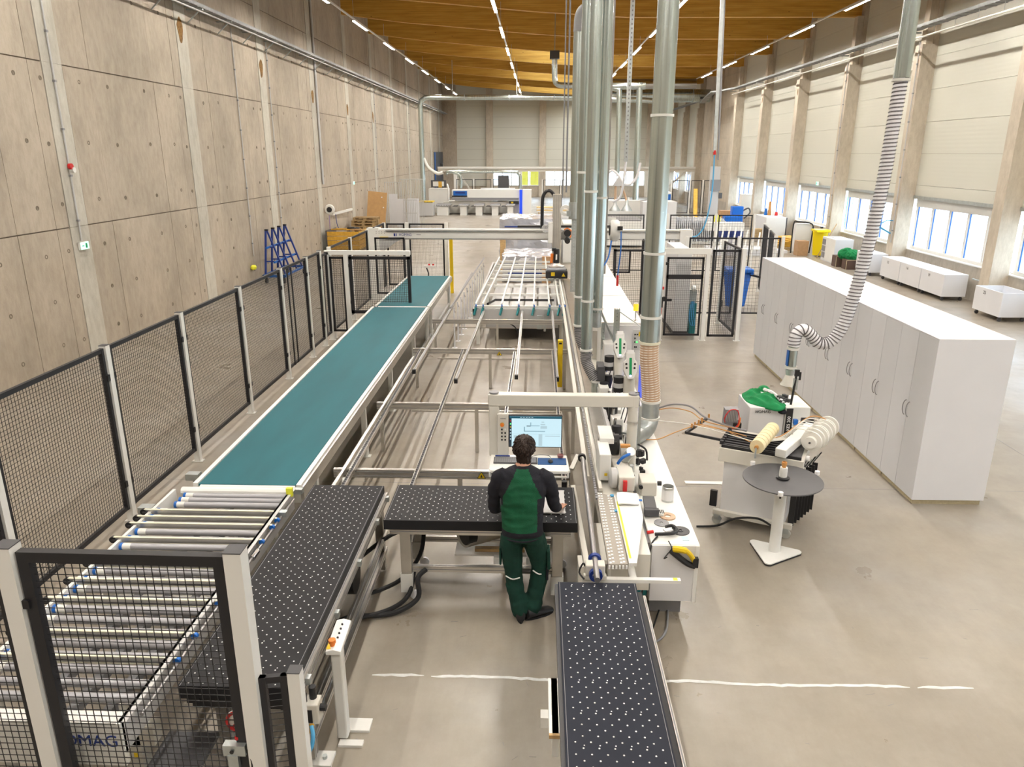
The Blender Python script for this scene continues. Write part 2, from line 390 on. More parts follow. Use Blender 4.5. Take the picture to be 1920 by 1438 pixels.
# right wall: columns, plinth, windows, sandwich panels
wr = struct(MB().box(13.32, 13.7, YB, YF + .3, 0, 1.0).build('wall_right', 'plinth'))
MB().box(XR, 13.32, YB, YF, 0, .98).build('plinth', 'plinth', wr)
MB().box(13.2, 13.6, YB, YF, 2.78, 12.4).build('backing', 'joint', wr)
col_y = [21.35 + 5.95 * k for k in range(-4, 10)]
nw = 0
def col_label(k): return None
for k, yc in enumerate(col_y):
    mb = MB(); mb.box(12.5, 13.0, yc - .46, yc, 0, 7.62)
    mb.build('column', 'column', wr)
    MB().box(12.85, 13.05, yc - .46, yc, 7.62, 12.3).build('upper_column', 'column', wr)
    MB().box(12.62, 12.85, yc - .40, yc - .06, 7.62, 9.42).build('column_bracket', 'column', wr)
    MB().prism([(yc - .30 + .045 * math.cos(a), 7.05 + .16 * math.sin(a)) for a in [2 * PI * i / 10 for i in range(10)]], 'x', 12.494, 12.5).build('filler_patch', 'brown_patch', wr)
    if k >= len(col_y) - 1: break
    y0, y1 = yc, yc + 5.95 - .46
    conc = yc > 50 and yc < 62
    z = 2.80
    zs = [2.80, 3.17, 4.19, 5.21, 6.23, 7.25, 8.27, 9.29, 10.31, 11.33, 12.3]
    for a, b_ in zip(zs[:-1], zs[1:]):
        MB().box(XR, XR + .2, y0, y1, a + .004, b_ - .004).build('wall_panel', 'column' if conc else 'sandwich', wr)
    if conc:
        MB().box(XR, XR + .25, y0, y1, .98, 2.8).build('wall_panel', 'column', wr); continue
    # galvanised lintel
    MB().box(12.96, 13.30, y0 - .10, y1 + .10, 2.72, 2.82).build('lintel', 'galv', wr)
    # window unit: white frame with five lights
    nw += 1
    fr = struct(MB().box(13.10, 13.30, y0, y1, 2.45, 2.72).box(13.10, 13.30, y0, y1, .98, 1.12).build('window_%d' % nw, 'white'))
    MB().box(12.96, 13.12, y0 + .03, y1 - .03, .985, 1.02).build('sill', 'white', fr)
    door = abs(yc - 33.25) < .5
    wn = 5; pw = (y1 - y0 - .12) / wn
    for i in range(wn + 1):
        yy = y0 + .06 + i * pw; MB().box(13.12, 13.28, yy - .055, yy + .055, 1.12, 2.45).build('mullion', 'white', fr)
    for i in range(wn):
        yy = y0 + .06 + i * pw; MB().box(13.19, 13.20, yy + .055, yy + pw - .055, 1.12, 2.45).build('pane', 'glass', fr)
        MB().box(13.14, 13.17, yy + pw - .075, yy + pw - .06, 1.12, 2.45).build('gasket', 'blue', fr)

# far wall
wf = struct(MB().box(XL, XR + .3, YF + .02, YF + .4, 2.78, 12.3).build('wall_far', 'joint'))
MB().box(XL, -8.2, YF - .35, YF, 0, 12.3).build('concrete_panel', 'concrete', wf)
for xc in (-4.9, .38, 5.7, 11.0):
    MB().box(xc - .33, xc + .33, YF - .5, YF, 0, 12.3).build('column', 'column', wf)
zs = [2.80, 3.6, 4.62, 5.64, 6.66, 7.68, 8.70, 9.72, 10.74, 12.3]
for a, b_ in ((-8.2, -5.23), (-4.57, .05), (.71, 5.37), (6.03, 10.67), (11.33, 13.0)):
    for p, q in zip(zs[:-1], zs[1:]): MB().box(a, b_, YF - .12, YF + .02, p + .006, q - .006).build('wall_panel', 'sandwich', wf)
MB().box(XL, XR, YF - .02, YF + .2, 0, 1.05).build('plinth', 'column', wf)
MB().box(-8.2, -5.23, YF - .12, YF + .02, 1.05, 2.8).build('wall_panel', 'sandwich', wf)
for a, b_ in ((-4.57, .05), (.71, 5.37), (6.03, 10.67)):
    nw += 1
    fr = struct(MB().box(a, b_, YF - .1, YF + .1, 2.5, 2.8).box(a, b_, YF - .1, YF + .1, 1.05, 1.15).build('window_%d' % nw, 'white'))
    n = 5; pw = (b_ - a) / n
    for i in range(n + 1): MB().box(a + i * pw - .05, a + i * pw + .05, YF - .09, YF + .09, 1.15, 2.5).build('mullion', 'white', fr)
    for i in range(n): MB().box(a + i * pw + .05, a + (i + 1) * pw - .05, YF, YF + .01, 1.15, 2.5).build('pane', 'glass', fr)
# tall dark doorway in the far left corner
dr = struct(MB().box(XL + .0, XL + .05, 70.6, 77.0, 0, 4.35).build('door_1', 'door_dark'))
MB().box(XL + .05, XL + .10, 70.9, 71.2, 0, 4.3).build('door_edge', 'blue', dr)
# rear wall behind the viewpoint
struct(MB().box(XL - .3, XR + .6, YB - .3, YB, 0, 12.4).build('wall_back', 'concrete'))

# ceiling: deck with rooflight openings, fish-shaped glulam beams
ce = struct(MB().box(XL - .3, XR + .4, YB, 36, 12.2, 12.5).build('ceiling', 'deck'))
for yb in bays[-7:]:
    pass
openings = [(45.3, 50.9), (57.2, 62.8), (39.4, 45.0) if False else (69.1, 74.7)]
y = 36.0
for y0, y1 in openings:
    MB().box(XL - .3, XR + .4, y, y0, 12.2, 12.5).build('deck_panel', 'deck', ce)
    MB().box(XL - .3, -.6, y0, y1, 12.2, 12.5).build('deck_panel', 'deck', ce); MB().box(3.2, XR + .4, y0, y1, 12.2, 12.5).build('deck_panel', 'deck', ce)
    y = y1
MB().box(XL - .3, XR + .4, y, YF + .4, 12.2, 12.5).build('deck_panel', 'deck', ce)
bprof = [(-9.6, 10.62), (-8.26, 10.45), (-6.5, 10.24), (-3.42, 9.98), (-1.6, 9.82), (-.3, 9.71), (1.4, 9.60), (3.55, 9.47), (7.4, 9.45), (12.95, 9.43)]
bm0 = None
for k, yc in enumerate([3.5 + 5.95 * i for i in range(13)]):
    if yc > YF: break
    if bm0 is None:
        mb = MB(); mb.prism([(x, z) for x, z in bprof] + [(12.95, 12.2), (-9.6, 12.2)], 'y', -.12, .12)
        bm0 = mb.build('glulam_beam', 'glulam', ce); bm0.location = (0, yc, 0)
    else:
        share('glulam_beam', bm0, ce, (0, yc, 0))

# outside
struct(MB().box(-60, 90, -60, 160, -.9, -.5).build('ground', 'snow_ground'))
tag(MB().box(19, 19.5, 47.9, 49.6, -.5, 2.6).box(18.95, 19, 48.0, 48.7, -.4, 2.4).build('container', 'teal_container'), 'teal container standing outside beyond the windows with the door', 'container')
tag(MB().box(-1.9, -1.2, 86, 90, -.5, 2.7).box(-.9, .2, 86, 90, -.5, 2.7).build('container', mat('olive_yellow', (.34, .29, .02), .5)), 'yellow container outside the far left window', 'container')

# light rows: rail with a luminaire every bay
def light_row(x, z, first, n, ln, lab):
    t = thing('light_rail', lab, 'ceiling light', (x, first, z))
    MB().box(x - .03, x + .03, first - 3, min(first + 5.95 * (n - 1) + 3, 77.8), z, z + .05).build('rail', 'white', t)
    for k in range(n):
        yc = first + 5.95 * k
        h = MB().box(x - .05, x + .05, yc - ln / 2, yc + ln / 2, z - .045, z).box(x - .058, x - .05, yc - ln / 2, yc + ln / 2, z - .062, z).box(x + .05, x + .058, yc - ln / 2, yc + ln / 2, z - .062, z).build('luminaire', 'white', t)
        MB().box(x - .049, x + .049, yc - ln / 2 + .02, yc + ln / 2 - .02, z - .050, z - .046).build('light_strip', 'lamp_on', h)
        MB().cyl((x, yc - 1.2, z + .05), (x, yc - 1.2, 9.9 if x < 0 else 9.45), .008, n=5).build('hanger', 'galv', t)
light_row(-7.2, 9.15, 32.5 - 5.95 * 6, 13, 2.4, 'leftmost row of ceiling lights, beside the concrete wall')
light_row(-1.55, 9.0, 33.4 - 5.95 * 6, 13, 2.8, 'second row of ceiling lights from the concrete wall, left of the tall ducts')
light_row(4.7, 9.0, 33.4 - 5.95 * 6, 14, 2.8, 'row of ceiling lights passing behind the wide single duct')
light_row(10.6, 9.0, 33.4 - 5.95 * 6, 10, 2.9, 'rightmost row of ceiling lights, beside the window wall')

# ================================================================== fences
def wire(mb, p0, p1, z0, z1, pitch=.04, r=.0016):
    # flat grid of welded wires between two uprights
    p0, p1 = Vector((p0[0], p0[1], 0)), Vector((p1[0], p1[1], 0)); d = p1 - p0; Ln = d.length; d.normalize(); nrm = Vector((-d.y, d.x, 0))
    n = max(1, int(Ln / pitch)); k = max(1, int((z1 - z0) / pitch))
    for i in range(1, n):
        p = p0 + d * (Ln * i / n); mb.bar((p.x, p.y, z0), (p.x, p.y, z1), 2 * r, 2 * r, up=(0, 1, 0))
    for j in range(1, k):
        z = z0 + (z1 - z0) * j / k; a = p0 + nrm * .003; b = p1 + nrm * .003; mb.bar((a.x, a.y, z), (b.x, b.y, z), 2 * r)
def panel(parent, p0, p1, z0, z1, fw=.048, pitch=.042, r=.0018, mid=None, name='mesh_panel'):
    mb = MB(); d = (Vector(p1) - Vector(p0)).normalized(); e = d * (fw / 2)
    a, b = Vector((p0[0], p0[1], 0)), Vector((p1[0], p1[1], 0)); e = (b - a).normalized() * fw / 2
    for z in (z0 + fw / 2, z1 - fw / 2) + ((mid,) if mid else ()):
        mb.bar((a.x, a.y, z), (b.x, b.y, z), fw * .8 if z != mid else fw * .8, fw if z != mid else fw * 2.2)
    for q in (a + e, b - e): mb.bar((q.x, q.y, z0), (q.x, q.y, z1), fw, fw * .8, up=(0, 1, 0))
    f = mb.build(name, 'black_frame', parent)
    m2 = MB(); wire(m2, a + e * 2, b - e * 2, z0 + fw, z1 - fw, pitch, r); m2.build('wire_mesh', 'black_frame', f, stuff=True)
    return f
def post(parent, x, y, h, w=.08, mat_='white', z0=0, clips=((.35, 1),), dark_cap=False, base=.15):
    p = MB().box(x - w / 2, x + w / 2, y - w / 2, y + w / 2, z0 + .01, h).build('post', mat_, parent)
    MB().box(x - w / 2 - .002, x + w / 2 + .002, y - w / 2 - .002, y + w / 2 + .002, h, h + .006).build('cap', 'dark_grey' if dark_cap else mat_, p)
    if z0 == 0: MB().box(x - base / 2, x + base / 2, y - base / 3, y + base / 3, 0, .012).build('base_plate', mat_, p)
    return p
def clip(parent, x, y, z): return MB().box(x - .02, x + .02, y - .025, y + .025, z - .035, z + .035).build('clip', 'black', parent)

FX = -4.82
t = thing('safety_fence', 'long run of black mesh panels between white posts beside the teal conveyor belt', 'fence', (FX, 7.85, 0))
ys = [4.0, 5.9, 7.85, 9.65, 11.7, 13.7, 15.3, 16.3]
for i, y in enumerate(ys[1:], 1): post(t, FX, y, 2.16, dark_cap=True)
for a, b in zip(ys[:-1], ys[1:]):
    panel(t, (FX, a + .05, 0), (FX, b - .05, 0), .18, 2.14)
    for z in (.5, 1.8): clip(t, FX + .02, a + .06, z); clip(t, FX + .02, b - .06, z)
for y in (14.0, 14.22): MB().box(FX + .03, FX + .05, y - .015, y + .015, .2, 2.1).build('upright', 'black_frame', t)

t = thing('safety_fence', 'fence corner with a white crossbar holding a mesh window above the teal belt', 'fence', (FX, 16.9, 0))
post(t, FX, 16.9, 2.06, .10); post(t, -4.38, 16.9, 2.0, .10)
MB().box(FX - .05, -2.90, 16.85, 16.95, 2.0, 2.09).build('crossbar', 'white', t)
panel(t, (-4.77, 16.9, 0), (-4.43, 16.9, 0), .2, 1.95); panel(t, (FX, 16.42, 0), (FX, 16.83, 0), .18, 2.05)
pf = panel(t, (-4.32, 16.9, 0), (-2.91, 16.9, 0), .64, 1.96, fw=.07, r=.003)
for z in (.9, 1.75): clip(t, -4.32, 16.9, z)

t = thing('safety_fence', 'further fence run past the overhead gantry leg on the concrete wall side', 'fence', (FX, 19.1, 0))
for y in (17.1, 19.1, 21.1, 23.43): post(t, FX, y, 2.14)
for a, b in ((17.1, 19.1), (19.1, 21.1), (21.9, 23.43)): panel(t, (FX, a + .05, 0), (FX, b - .05, 0), .18, 2.14)
for x in (-4.1, -2.86): post(t, x, 23.45, 2.14, .10)
panel(t, (-4.74, 23.45, 0), (-4.17, 23.45, 0), .18, 2.12); panel(t, (-4.03, 23.45, 0), (-2.93, 23.45, 0), .18, 2.12)
panel(t, (-4.6, 21.0, 0), (-3.75, 21.0, 0), .35, 1.95)

# gate in the foreground
t = thing('gate', 'black mesh gate between two thick white posts in the near left corner', 'gate', (-2.2, 3.42, 0))
post(t, -2.83, 3.44, 2.2, .095, 'white', dark_cap=True); post(t, -1.585, 3.43, 2.2, .095, 'white', dark_cap=True)
panel(t, (-2.77, 3.44, 0), (-1.64, 3.43, 0), .15, 2.17, fw=.062, r=.0019)
MB().box(-2.785, -2.745, 3.40, 3.44, 1.83, 1.88).build('hinge', 'black', t)
lk = MB().cbox((-1.71, 3.40, .93), (.13, .05, .07)).box(-1.75, -1.69, 3.37, 3.40, .80, .90).build('lock', 'galv', t)
MB().cyl((-1.72, 3.37, .93), (-1.72, 3.365, .93), .012).build('keyhole', 'black', lk)
MB().cyl((-1.70, 3.41, .985), (-1.70, 3.41, 1.0), .012, n=8).build('button', 'red', lk)
sg = MB().cyl((-1.70, 3.455, 1.07), (-1.70, 3.460, 1.07), .075, n=28).build('warning_sign', 'white', t)
mb = MB(); mb.lathe((-1.70, 3.448, 1.07), [(.055, 0), (.073, 0), (.073, .004), (.055, .004)], 28, 'y'); mb.bar((-1.74, 3.446, 1.03), (-1.66, 3.446, 1.11), .014, .003, up=(0, 1, 0)); mb.build('ring', 'red', sg)
MB().tube([(-1.66, 3.40, .93), (-1.62, 3.39, .86), (-1.63, 3.39, .7), (-1.66, 3.40, .5), (-1.64, 3.42, .1)], .009, 6, 4).build('cable', 'rubber', t)
t = thing('safety_fence', 'fence panel at the left picture edge, joined to the thick gate post', 'fence', (-3.9, 3.44, 0))
panel(t, (-4.78, 3.44, 0), (-2.88, 3.44, 0), .15, 2.17, fw=.045); post(t, FX, 3.44, 2.2, .06)
t = thing('safety_fence', 'short low fence piece with a dark capped white post beside the black table', 'fence', (-1.3, 3.5, 0))
post(t, -1.345, 3.47, 1.42, .07, dark_cap=True); panel(t, (-1.54, 3.43, 0), (-1.385, 3.46, 0), .15, 1.40, fw=.04)

# ================================================================== teal belt conveyor
def legset(parent, x, y, z1, w=.05, m_='white'):
    MB().box(x - w / 2, x + w / 2, y - w / 2, y + w / 2, .01, z1).build('leg', m_, parent)
    MB().box(x - w, x + w, y - w * .7, y + w * .7, 0, .012).build('foot', m_, parent)
def belt_conveyor(y0, y1, xl0, xl1, xr, legs, lab):
    t = thing('belt_conveyor', lab, 'conveyor', ((xl0 + xr) / 2, y0, 0))
    mb = MB(); mb.add([(xl0, y0, .90), (xr, y0, .90), (xr, y1, .90), (xl1, y1, .90), (xl0, y0, .875), (xr, y0, .875), (xr, y1, .875), (xl1, y1, .875)], [(0, 1, 2, 3), (7, 6, 5, 4), (0, 4, 5, 1), (1, 5, 6, 2), (2, 6, 7, 3), (3, 7, 4, 0)])
    mb.build('belt', 'teal_belt', t)
    MB().bar((xl0 - .035, y0, .85), (xl1 - .035, y1, .85), .05, .12).build('side_rail', 'white', t)
    MB().box(xr + .01, xr + .06, y0, y1, .84, .905).build('side_rail', 'white', t)
    MB().box(xr + .06, xr + .09, y0, y1, .76, .885).build('side_profile', 'alu', t)
    MB().box(xr - .1, xr + .05, y0, y1, .70, .84).build('side_beam', 'cream', t)
    for y in legs:
        legset(t, xr + .04, y, .76, .07); legset(t, xl0 + .05, y, .80, .07)
        MB().box(xl0, xr, y - .025, y + .025, .62, .70).build('cross_beam', 'white', t)
    MB().box(xr + .015, xr + .065, legs[0], legs[-1], .16, .22).build('brace', 'white', t)
    MB().cyl((xl0 + .02, y0, .855), (xr, y0, .855), .04, n=12).build('end_roller', 'white', t)
    return t
belt_conveyor(6.98, 16.35, -3.52, -3.66, -2.50, [7.5, 9.9, 11.9, 14.3, 16.1], 'long teal belt conveyor running away beside the mesh fence')
belt_conveyor(16.47, 20.85, -3.62, -3.60, -2.50, [16.8, 20.4], 'shorter teal belt section at the far end, under the mesh window')
t = thing('stop_station', 'small white control head with red buttons on a bent stand past the teal belt', 'control', (-3.25, 22.0, 0))
MB().tube([(-3.25, 22, 0), (-3.25, 22, .8), (-3.3, 22, .95)], .02, 6).build('stand', 'black', t); MB().cbox((-3.2, 22, 1.0), (.35, .12, .06)).build('housing', 'white', t)
MB().cyl((-3.22, 22, 1.03), (-3.22, 22, 1.07), .03).cyl((-3.10, 22, 1.03), (-3.10, 22, 1.07), .03).build('button', 'red', t)

# ================================================================== roller conveyor
t = thing('roller_conveyor', 'roller conveyor with cream transfer belts between its rollers, in front of the teal belt', 'conveyor', (-3.1, 5.2, 0))
RX0, RX1 = -3.70, -2.50
MB().box(RX0 - .03, RX0, 3.62, 6.85, .74, .90).build('side_plate', 'white', t)
sp = MB().box(RX1, RX1 + .02, 3.58, 6.85, .70, .93).box(RX1, RX1 + .05, 3.58, 6.85, .925, .93).build('side_plate', 'light_grey', t)
fb = MB().box(RX0 - .03, RX1 + .02, 3.56, 3.60, .62, .93).box(RX0, RX1, 3.56, 3.66, .925, .935).build('end_plate', 'white', t)
text('HOMAG', .115, (-2.72, 3.558, .80), (PI / 2, 0, 0), 'navy', t)
MB().cyl((RX0 + .05, 6.88, .865), (RX1 - .02, 6.88, .865), .045, n=12).build('end_roller', 'white', t)
r0 = None
ry = [6.77, 6.67, 6.57]
y = 6.42; step = .135
while y > 3.75: ry.append(y); y -= step
belts_after = [3, 4, 5, 7, 10, 12, 14, 17, 19]
for i, y in enumerate(ry):
    xl = RX0 + (.12 if i < 3 else .02)
    if i < 3 or r0 is None:
        rb = MB().cyl((xl + .1, 0, 0), (RX1 - .01, 0, 0), .030, n=14).build('roller', 'roller', t, smooth=True); rb.location = (0, y, .865)
        MB().cyl((xl + .025, 0, 0), (xl + .1, 0, 0), .031, n=14).build('roller_end', 'roller_end', rb, smooth=True)
        MB().cyl((xl, 0, 0), (xl + .026, 0, 0), .034, n=14).build('blue_ring', 'blue', rb, smooth=True)
        if i >= 3: r0 = rb
    else:
        rb = share('roller', r0, t, (0, y, .865))
        for ch in r0.children: share(ch.name.split('.')[0], ch, rb)
b0 = None
for k in belts_after:
    y = (ry[k] + ry[k + 1]) / 2 if k + 1 < len(ry) else ry[k] - .07
    if b0 is None:
        b0 = MB().box(RX0 - .08, RX1 + .07, -.011, .011, .022, .028).box(RX0 - .08, RX1 + .07, -.011, .011, -.03, -.024).build('transfer_belt', 'belt_cream', t); b0.location = (0, y, .895)
        MB().cyl((RX0 - .08, -.016, 0), (RX0 - .08, .016, 0), .030, n=16).cyl((RX0 - .08, -.02, 0), (RX0 - .03, -.02, 0), .012, n=6).build('tail_pulley', 'black', b0, smooth=True)
        MB().cyl((RX1 + .07, -.014, 0), (RX1 + .07, .014, 0), .024, n=16).build('drive_pulley', 'blue', b0, smooth=True)
        MB().box(RX0 - .06, RX1 + .04, -.009, .009, -.022, .018).build('belt_beam', 'alu', b0)
    else:
        bb = share('transfer_belt', b0, t, (0, y, .895))
        for ch in b0.children: share(ch.name.split('.')[0], ch, bb)
MB().cyl((RX1 + .075, 3.7, .88), (RX1 + .075, 6.7, .88), .013, n=10).build('drive_shaft', 'ground_rod', t, smooth=True)
for y in (6.85, 6.35):
    MB().cbox((RX1 + .07, y, .90), (.10, .06, .05)).build('shaft_bearing', 'galv', t)
MB().cbox((RX1 + .03, 6.72, .95), (.06, .04, .09)).build('sensor_bracket', 'lemon', t)
MB().cyl((RX1 + .075, 5.55, .88), (RX1 + .075, 5.68, .88), .026, n=12).build('coupling', 'steel', t)
for p in ((-3.86, 6.55, .82), (-3.75, 7.35, .82)):
    MB().cbox((p[0], p[1], p[2]), (.14, .10, .07)).cbox((p[0] + .03, p[1], p[2] - .12), (.05, .09, .2)).build('motor_bracket', 'galv', t)
for x in (RX0 + .1, RX1 - .15):
    for y in (3.95, 5.4, 6.6):
        MB().box(x - .05, x + .05, y - .05, y + .05, .02, .78).build('leg', 'cream', t); MB().box(x - .09, x + .09, y - .08, y + .08, 0, .02).build('foot', 'white', t)
MB().box(RX0, RX1, 3.9, 4.0, .45, .60).build('cross_beam', 'cream', t); MB().box(RX0, RX1, 5.35, 5.45, .5, .6).build('cross_beam', 'cream', t)
for k in range(3): MB().box(RX0 + .3 + .25 * k, RX0 + .36 + .25 * k, 3.7, 6.6, .55, .62).build('cable_tray', 'mid_grey', t)
MB().cbox((-2.35, 3.95, .35), (.35, .35, .03)).cbox((-2.25, 3.8, .18), (.5, .3, .03)).build('tray', 'dark_grey', t)
MB().cbox((-2.45, 3.62, .64), (.03, .002, .04)).build('warning_label', 'yellow', t)

# ================================================================== air cushion tables
def air_top(parent, x0, x1, y0, y1, z, mname, th=.10, nx=6, pitch=.094, edge=True):
    top = MB().box(x0, x1, y0, y1, z - th, z).build('table_top', mname, parent, bevel=.003)
    b = MB(); g = MB(); n = int((y1 - y0 - .04) / (pitch / 2)); px = (x1 - x0 - .12) / (nx - .5)
    for j in range(n):
        y = y0 + .03 + j * pitch / 2 * 1.0
        for i in range(nx):
            x = x0 + .06 + i * px + (px / 2 if j % 2 else 0)
            b.lathe((x, y, z), [(.0055, .0004), (.0055, .0016), (.003, .004), (.0005, .0045)], 8)
            g.lathe((x, y, z), [(.009, .0001), (.009, .0006), (.0001, .0006)], 8)
            if j % 6 == 3 and i < nx - 1: b.lathe((x + .006, y + .022, z), [(.0045, .0004), (.0045, .0014), (.0005, .003)], 8)
    b.build('ball_grid', 'ball', top, stuff=True); g.build('nozzle_rings', 'black', top, stuff=True)
    mb = MB().box(x0 + .012, x0 + .015, y0, y1, z, z + .001).box(x1 - .015, x1 - .012, y0, y1, z, z + .001); mb.build('edge_seam', 'mid_grey', top)
    return top
def slotted(mb, p, q, w, h=None): mb.bar(p, q, w, h)
def profile(parent, p, q, w=.05, h=None, name='frame_profile', m_='alu'):
    h = h or w; p, q = Vector(p), Vector(q)
    o = MB().bar(p, q, w, h).build(name, m_, parent)
    d = (q - p).normalized(); up = Vector((0, 0, 1)) if abs(d.z) < .9 else Vector((0, 1, 0)); a = d.cross(up).normalized(); b = a.cross(d).normalized()
    s = MB()
    n = max(1, round(h / .05))
    for k in range(n):
        off = b * ((k + .5) / n - .5) * h
        for sd in (-1, 1): s.bar(p + a * sd * w / 2 + off, q + a * sd * w / 2 + off, .0025, .009, up=tuple(b)) if abs(d.z) > .9 else s.bar(p + a * sd * w / 2 + off, q + a * sd * w / 2 + off, .0025, .009)
    for sd in (1,): s.bar(p + b * sd * h / 2, q + b * sd * h / 2, .009, .0025)
    s.build('slot', 'mid_grey', o)
    return o

# long black table, left
t = thing('air_cushion_table', 'long black perforated table running along the roller conveyor', 'table', (-1.93, 5.5, 0))
air_top(t, -2.31, -1.57, 3.94, 7.0, .90, 'air_table', nx=7)
MB().box(-2.25, -1.66, 3.98, 4.05, .70, .80).build('end_beam', 'black', t)
MB().box(-2.28, -2.20, 3.97, 4.05, .74, .80).box(-1.66, -1.58, 3.97, 4.05, .70, .80).build('corner_block', 'black', t)
profile(t, (-1.56, 3.98, .785), (-1.56, 7.0, .785), .05, .08)
for y in (4.15, 4.9, 5.65, 6.4, 6.9): MB().cbox((-1.52, y, .80), (.03, .05, .05)).build('bracket', 'galv', t)
for y in (4.28, 6.82):
    profile(t, (-1.60, y, .04), (-1.60, y, .76), .08, .08, 'leg'); profile(t, (-2.2, y, .04), (-2.2, y, .76), .08, .08, 'leg')
profile(t, (-1.56, 4.28, .42), (-1.56, 6.9, .42), .05, .05); profile(t, (-1.58, 4.28, .22), (-1.58, 6.9, .22), .06, .06); profile(t, (-2.2, 4.28, .30), (-2.2, 6.9, .30), .05, .05)
MB().box(-1.70, -1.44, 4.20, 4.34, 0, .025).build('floor_plate', 'white', t)
MB().cyl((-1.50, 4.27, .025), (-1.50, 4.27, .05), .018, n=8).build('anchor_bolt', 'galv', t)
# blower below
MB().cyl((-2.0, 6.25, .28), (-1.72, 6.25, .28), .16, n=20).build('blower', 'black', t, smooth=True)
for k, pts in enumerate(([(-1.62, 6.2, .12), (-1.35, 6.5, .10), (-1.18, 6.75, .25), (-1.15, 6.9, .5)], [(-1.75, 5.8, .10), (-1.40, 6.05, .05), (-1.22, 6.25, .10), (-1.18, 6.40, .33)], [(-1.8, 6.5, .3), (-1.5, 6.75, .45), (-1.28, 6.85, .5)])):
    MB().tube(pts, .022, 8, 6).build('black_hose', 'rubber', t, smooth=True)
# valve block with blue hose
vb = MB().cbox((-1.50, 4.10, .60), (.12, .11, .16)).build('valve_block', 'cream', t, bevel=.01)
MB().cyl((-1.49, 4.12, .68), (-1.49, 4.12, .77), .025, n=12).cyl((-1.54, 4.08, .66), (-1.54, 4.08, .74), .022, n=12).cyl((-1.45, 4.10, .62), (-1.40, 4.10, .62), .025, n=12).box(-1.55, -1.48, 4.04, 4.047, .54, .64).build('valve_knob', 'black', vb)
MB().tube([(-1.49, 4.04, .52), (-1.47, 3.99, .46), (-1.49, 3.97, .38), (-1.53, 3.99, .36), (-1.55, 4.03, .44), (-1.56, 4.1, .5)], .014, 8, 5).build('blue_hose', 'sky_blue', vb, smooth=True)
MB().cyl((-1.49, 4.05, .53), (-1.49, 4.03, .47), .017, n=8).build('fitting', 'orange_board', vb)

# operating pedestal with emergency stop
t = thing('control_pedestal', 'white pedestal with a slanted panel and a red stop button beside the black table', 'control', (-1.42, 4.5, 0))
MB().prism([(-1.46, 4.46), (-1.38, 4.46), (-1.38, 4.55), (-1.46, 4.55)], 'z', .02, .78).build('column', 'white', t, bevel=.012)
MB().box(-1.44, -1.26, 4.40, 4.46, 0, .02).build('foot', 'white', t); MB().box(-1.46, -1.24, 4.55, 4.68, 0, .02).build('foot', 'white', t)
hd = MB(); hd.prism([(-.055, 0), (.055, 0), (.055, .03), (0, .045), (-.055, .03)], 'y', 4.42, 4.74); 
hd.v = [(x - 1.425, y, z + .79 + (y - 4.42) * .12) for x, y, z in hd.v]
h = hd.build('panel_head', 'white', t, bevel=.004)
MB().cyl((-1.44, 4.47, .835), (-1.44, 4.47, .865), .018, n=12).cyl((-1.44, 4.47, .86), (-1.44, 4.47, .885), .026, n=14).build('stop_button', 'orange', h, smooth=True)
MB().cbox((-1.46, 4.47, .83), (.035, .07, .004)).build('yellow_plate', 'yellow', h)
for k in range(4): MB().cyl((-1.42, 4.54 + .045 * k, .84 + .006 * k), (-1.42, 4.54 + .045 * k, .855 + .006 * k), .008, n=8).build('button', 'black', h)

# middle black table at which the worker stands
t = thing('air_cushion_table', 'black perforated table where the worker stands, on a wheeled aluminium frame', 'table', (-.51, 6.6, 0))
air_top(t, -1.43, .40, 6.25, 7.03, .90, 'air_table', nx=19, pitch=.094)
profile(t, (-1.38, 6.30, .77), (.34, 6.30, .77), .05, .06); profile(t, (-1.38, 6.98, .77), (.34, 6.98, .77), .05, .06)
for x in (-1.24, .22):
    for y in (6.33, 6.95):
        profile(t, (x, y, .24), (x, y, .74), .10, .08, 'leg')
        MB().box(x - .06, x + .06, y - .045, y + .045, .10, .30).build('caster_bracket', 'white', t)
        MB().cyl((x + .07, y - .012, .05), (x + .07, y + .012, .05), .05, n=14).cyl((x + .03, y - .02, .09), (x + .03, y + .02, .09), .02, n=8).build('caster', 'white_cable', t, smooth=True)
profile(t, (-1.2, 6.36, .33), (.2, 6.36, .33), .05, .06); profile(t, (-1.2, 6.95, .33), (.2, 6.95, .33), .05, .06); profile(t, (-1.2, 6.92, .50), (.45, 6.92, .50), .05, .05)
profile(t, (-1.24, 6.36, .5), (-1.24, 6.95, .5), .05, .05)
MB().cyl((-.72, 6.55, .66), (-.40, 6.75, .66), .19, n=24).build('blower', 'alu', t, smooth=True)
MB().cyl((-.70, 6.48, .66), (-.62, 6.53, .66), .13, n=20).build('blower_intake', 'black', t, smooth=True)
MB().box(-.80, .05, 6.55, 6.80, .36, .375).build('shelf', 'cream', t)
MB().cbox((-.35, 6.62, .40), (.5, .06, .03)).build('offcut', 'wood', t); MB().box(-.40, -.28, 6.40, 6.46, .36, .43).box(-.08, 0, 6.40, 6.46, .36, .43).build('bracket_block', 'white', t)
MB().tube([(-1.05, 6.30, .35), (-1.12, 6.22, .30), (-1.12, 6.15, .12), (-1.35, 6.02, .04), (-1.75, 5.90, .06), (-1.95, 5.6, .08)], .024, 8, 8).build('black_hose', 'rubber', t, smooth=True)
tag(MB().box(.06, .29, 6.42, 6.92, .905, .918).build('workpiece', 'mid_grey'), 'pale grey panel lying under the hand of the worker on the black table', 'panel').data.materials[0] = M('light_grey')

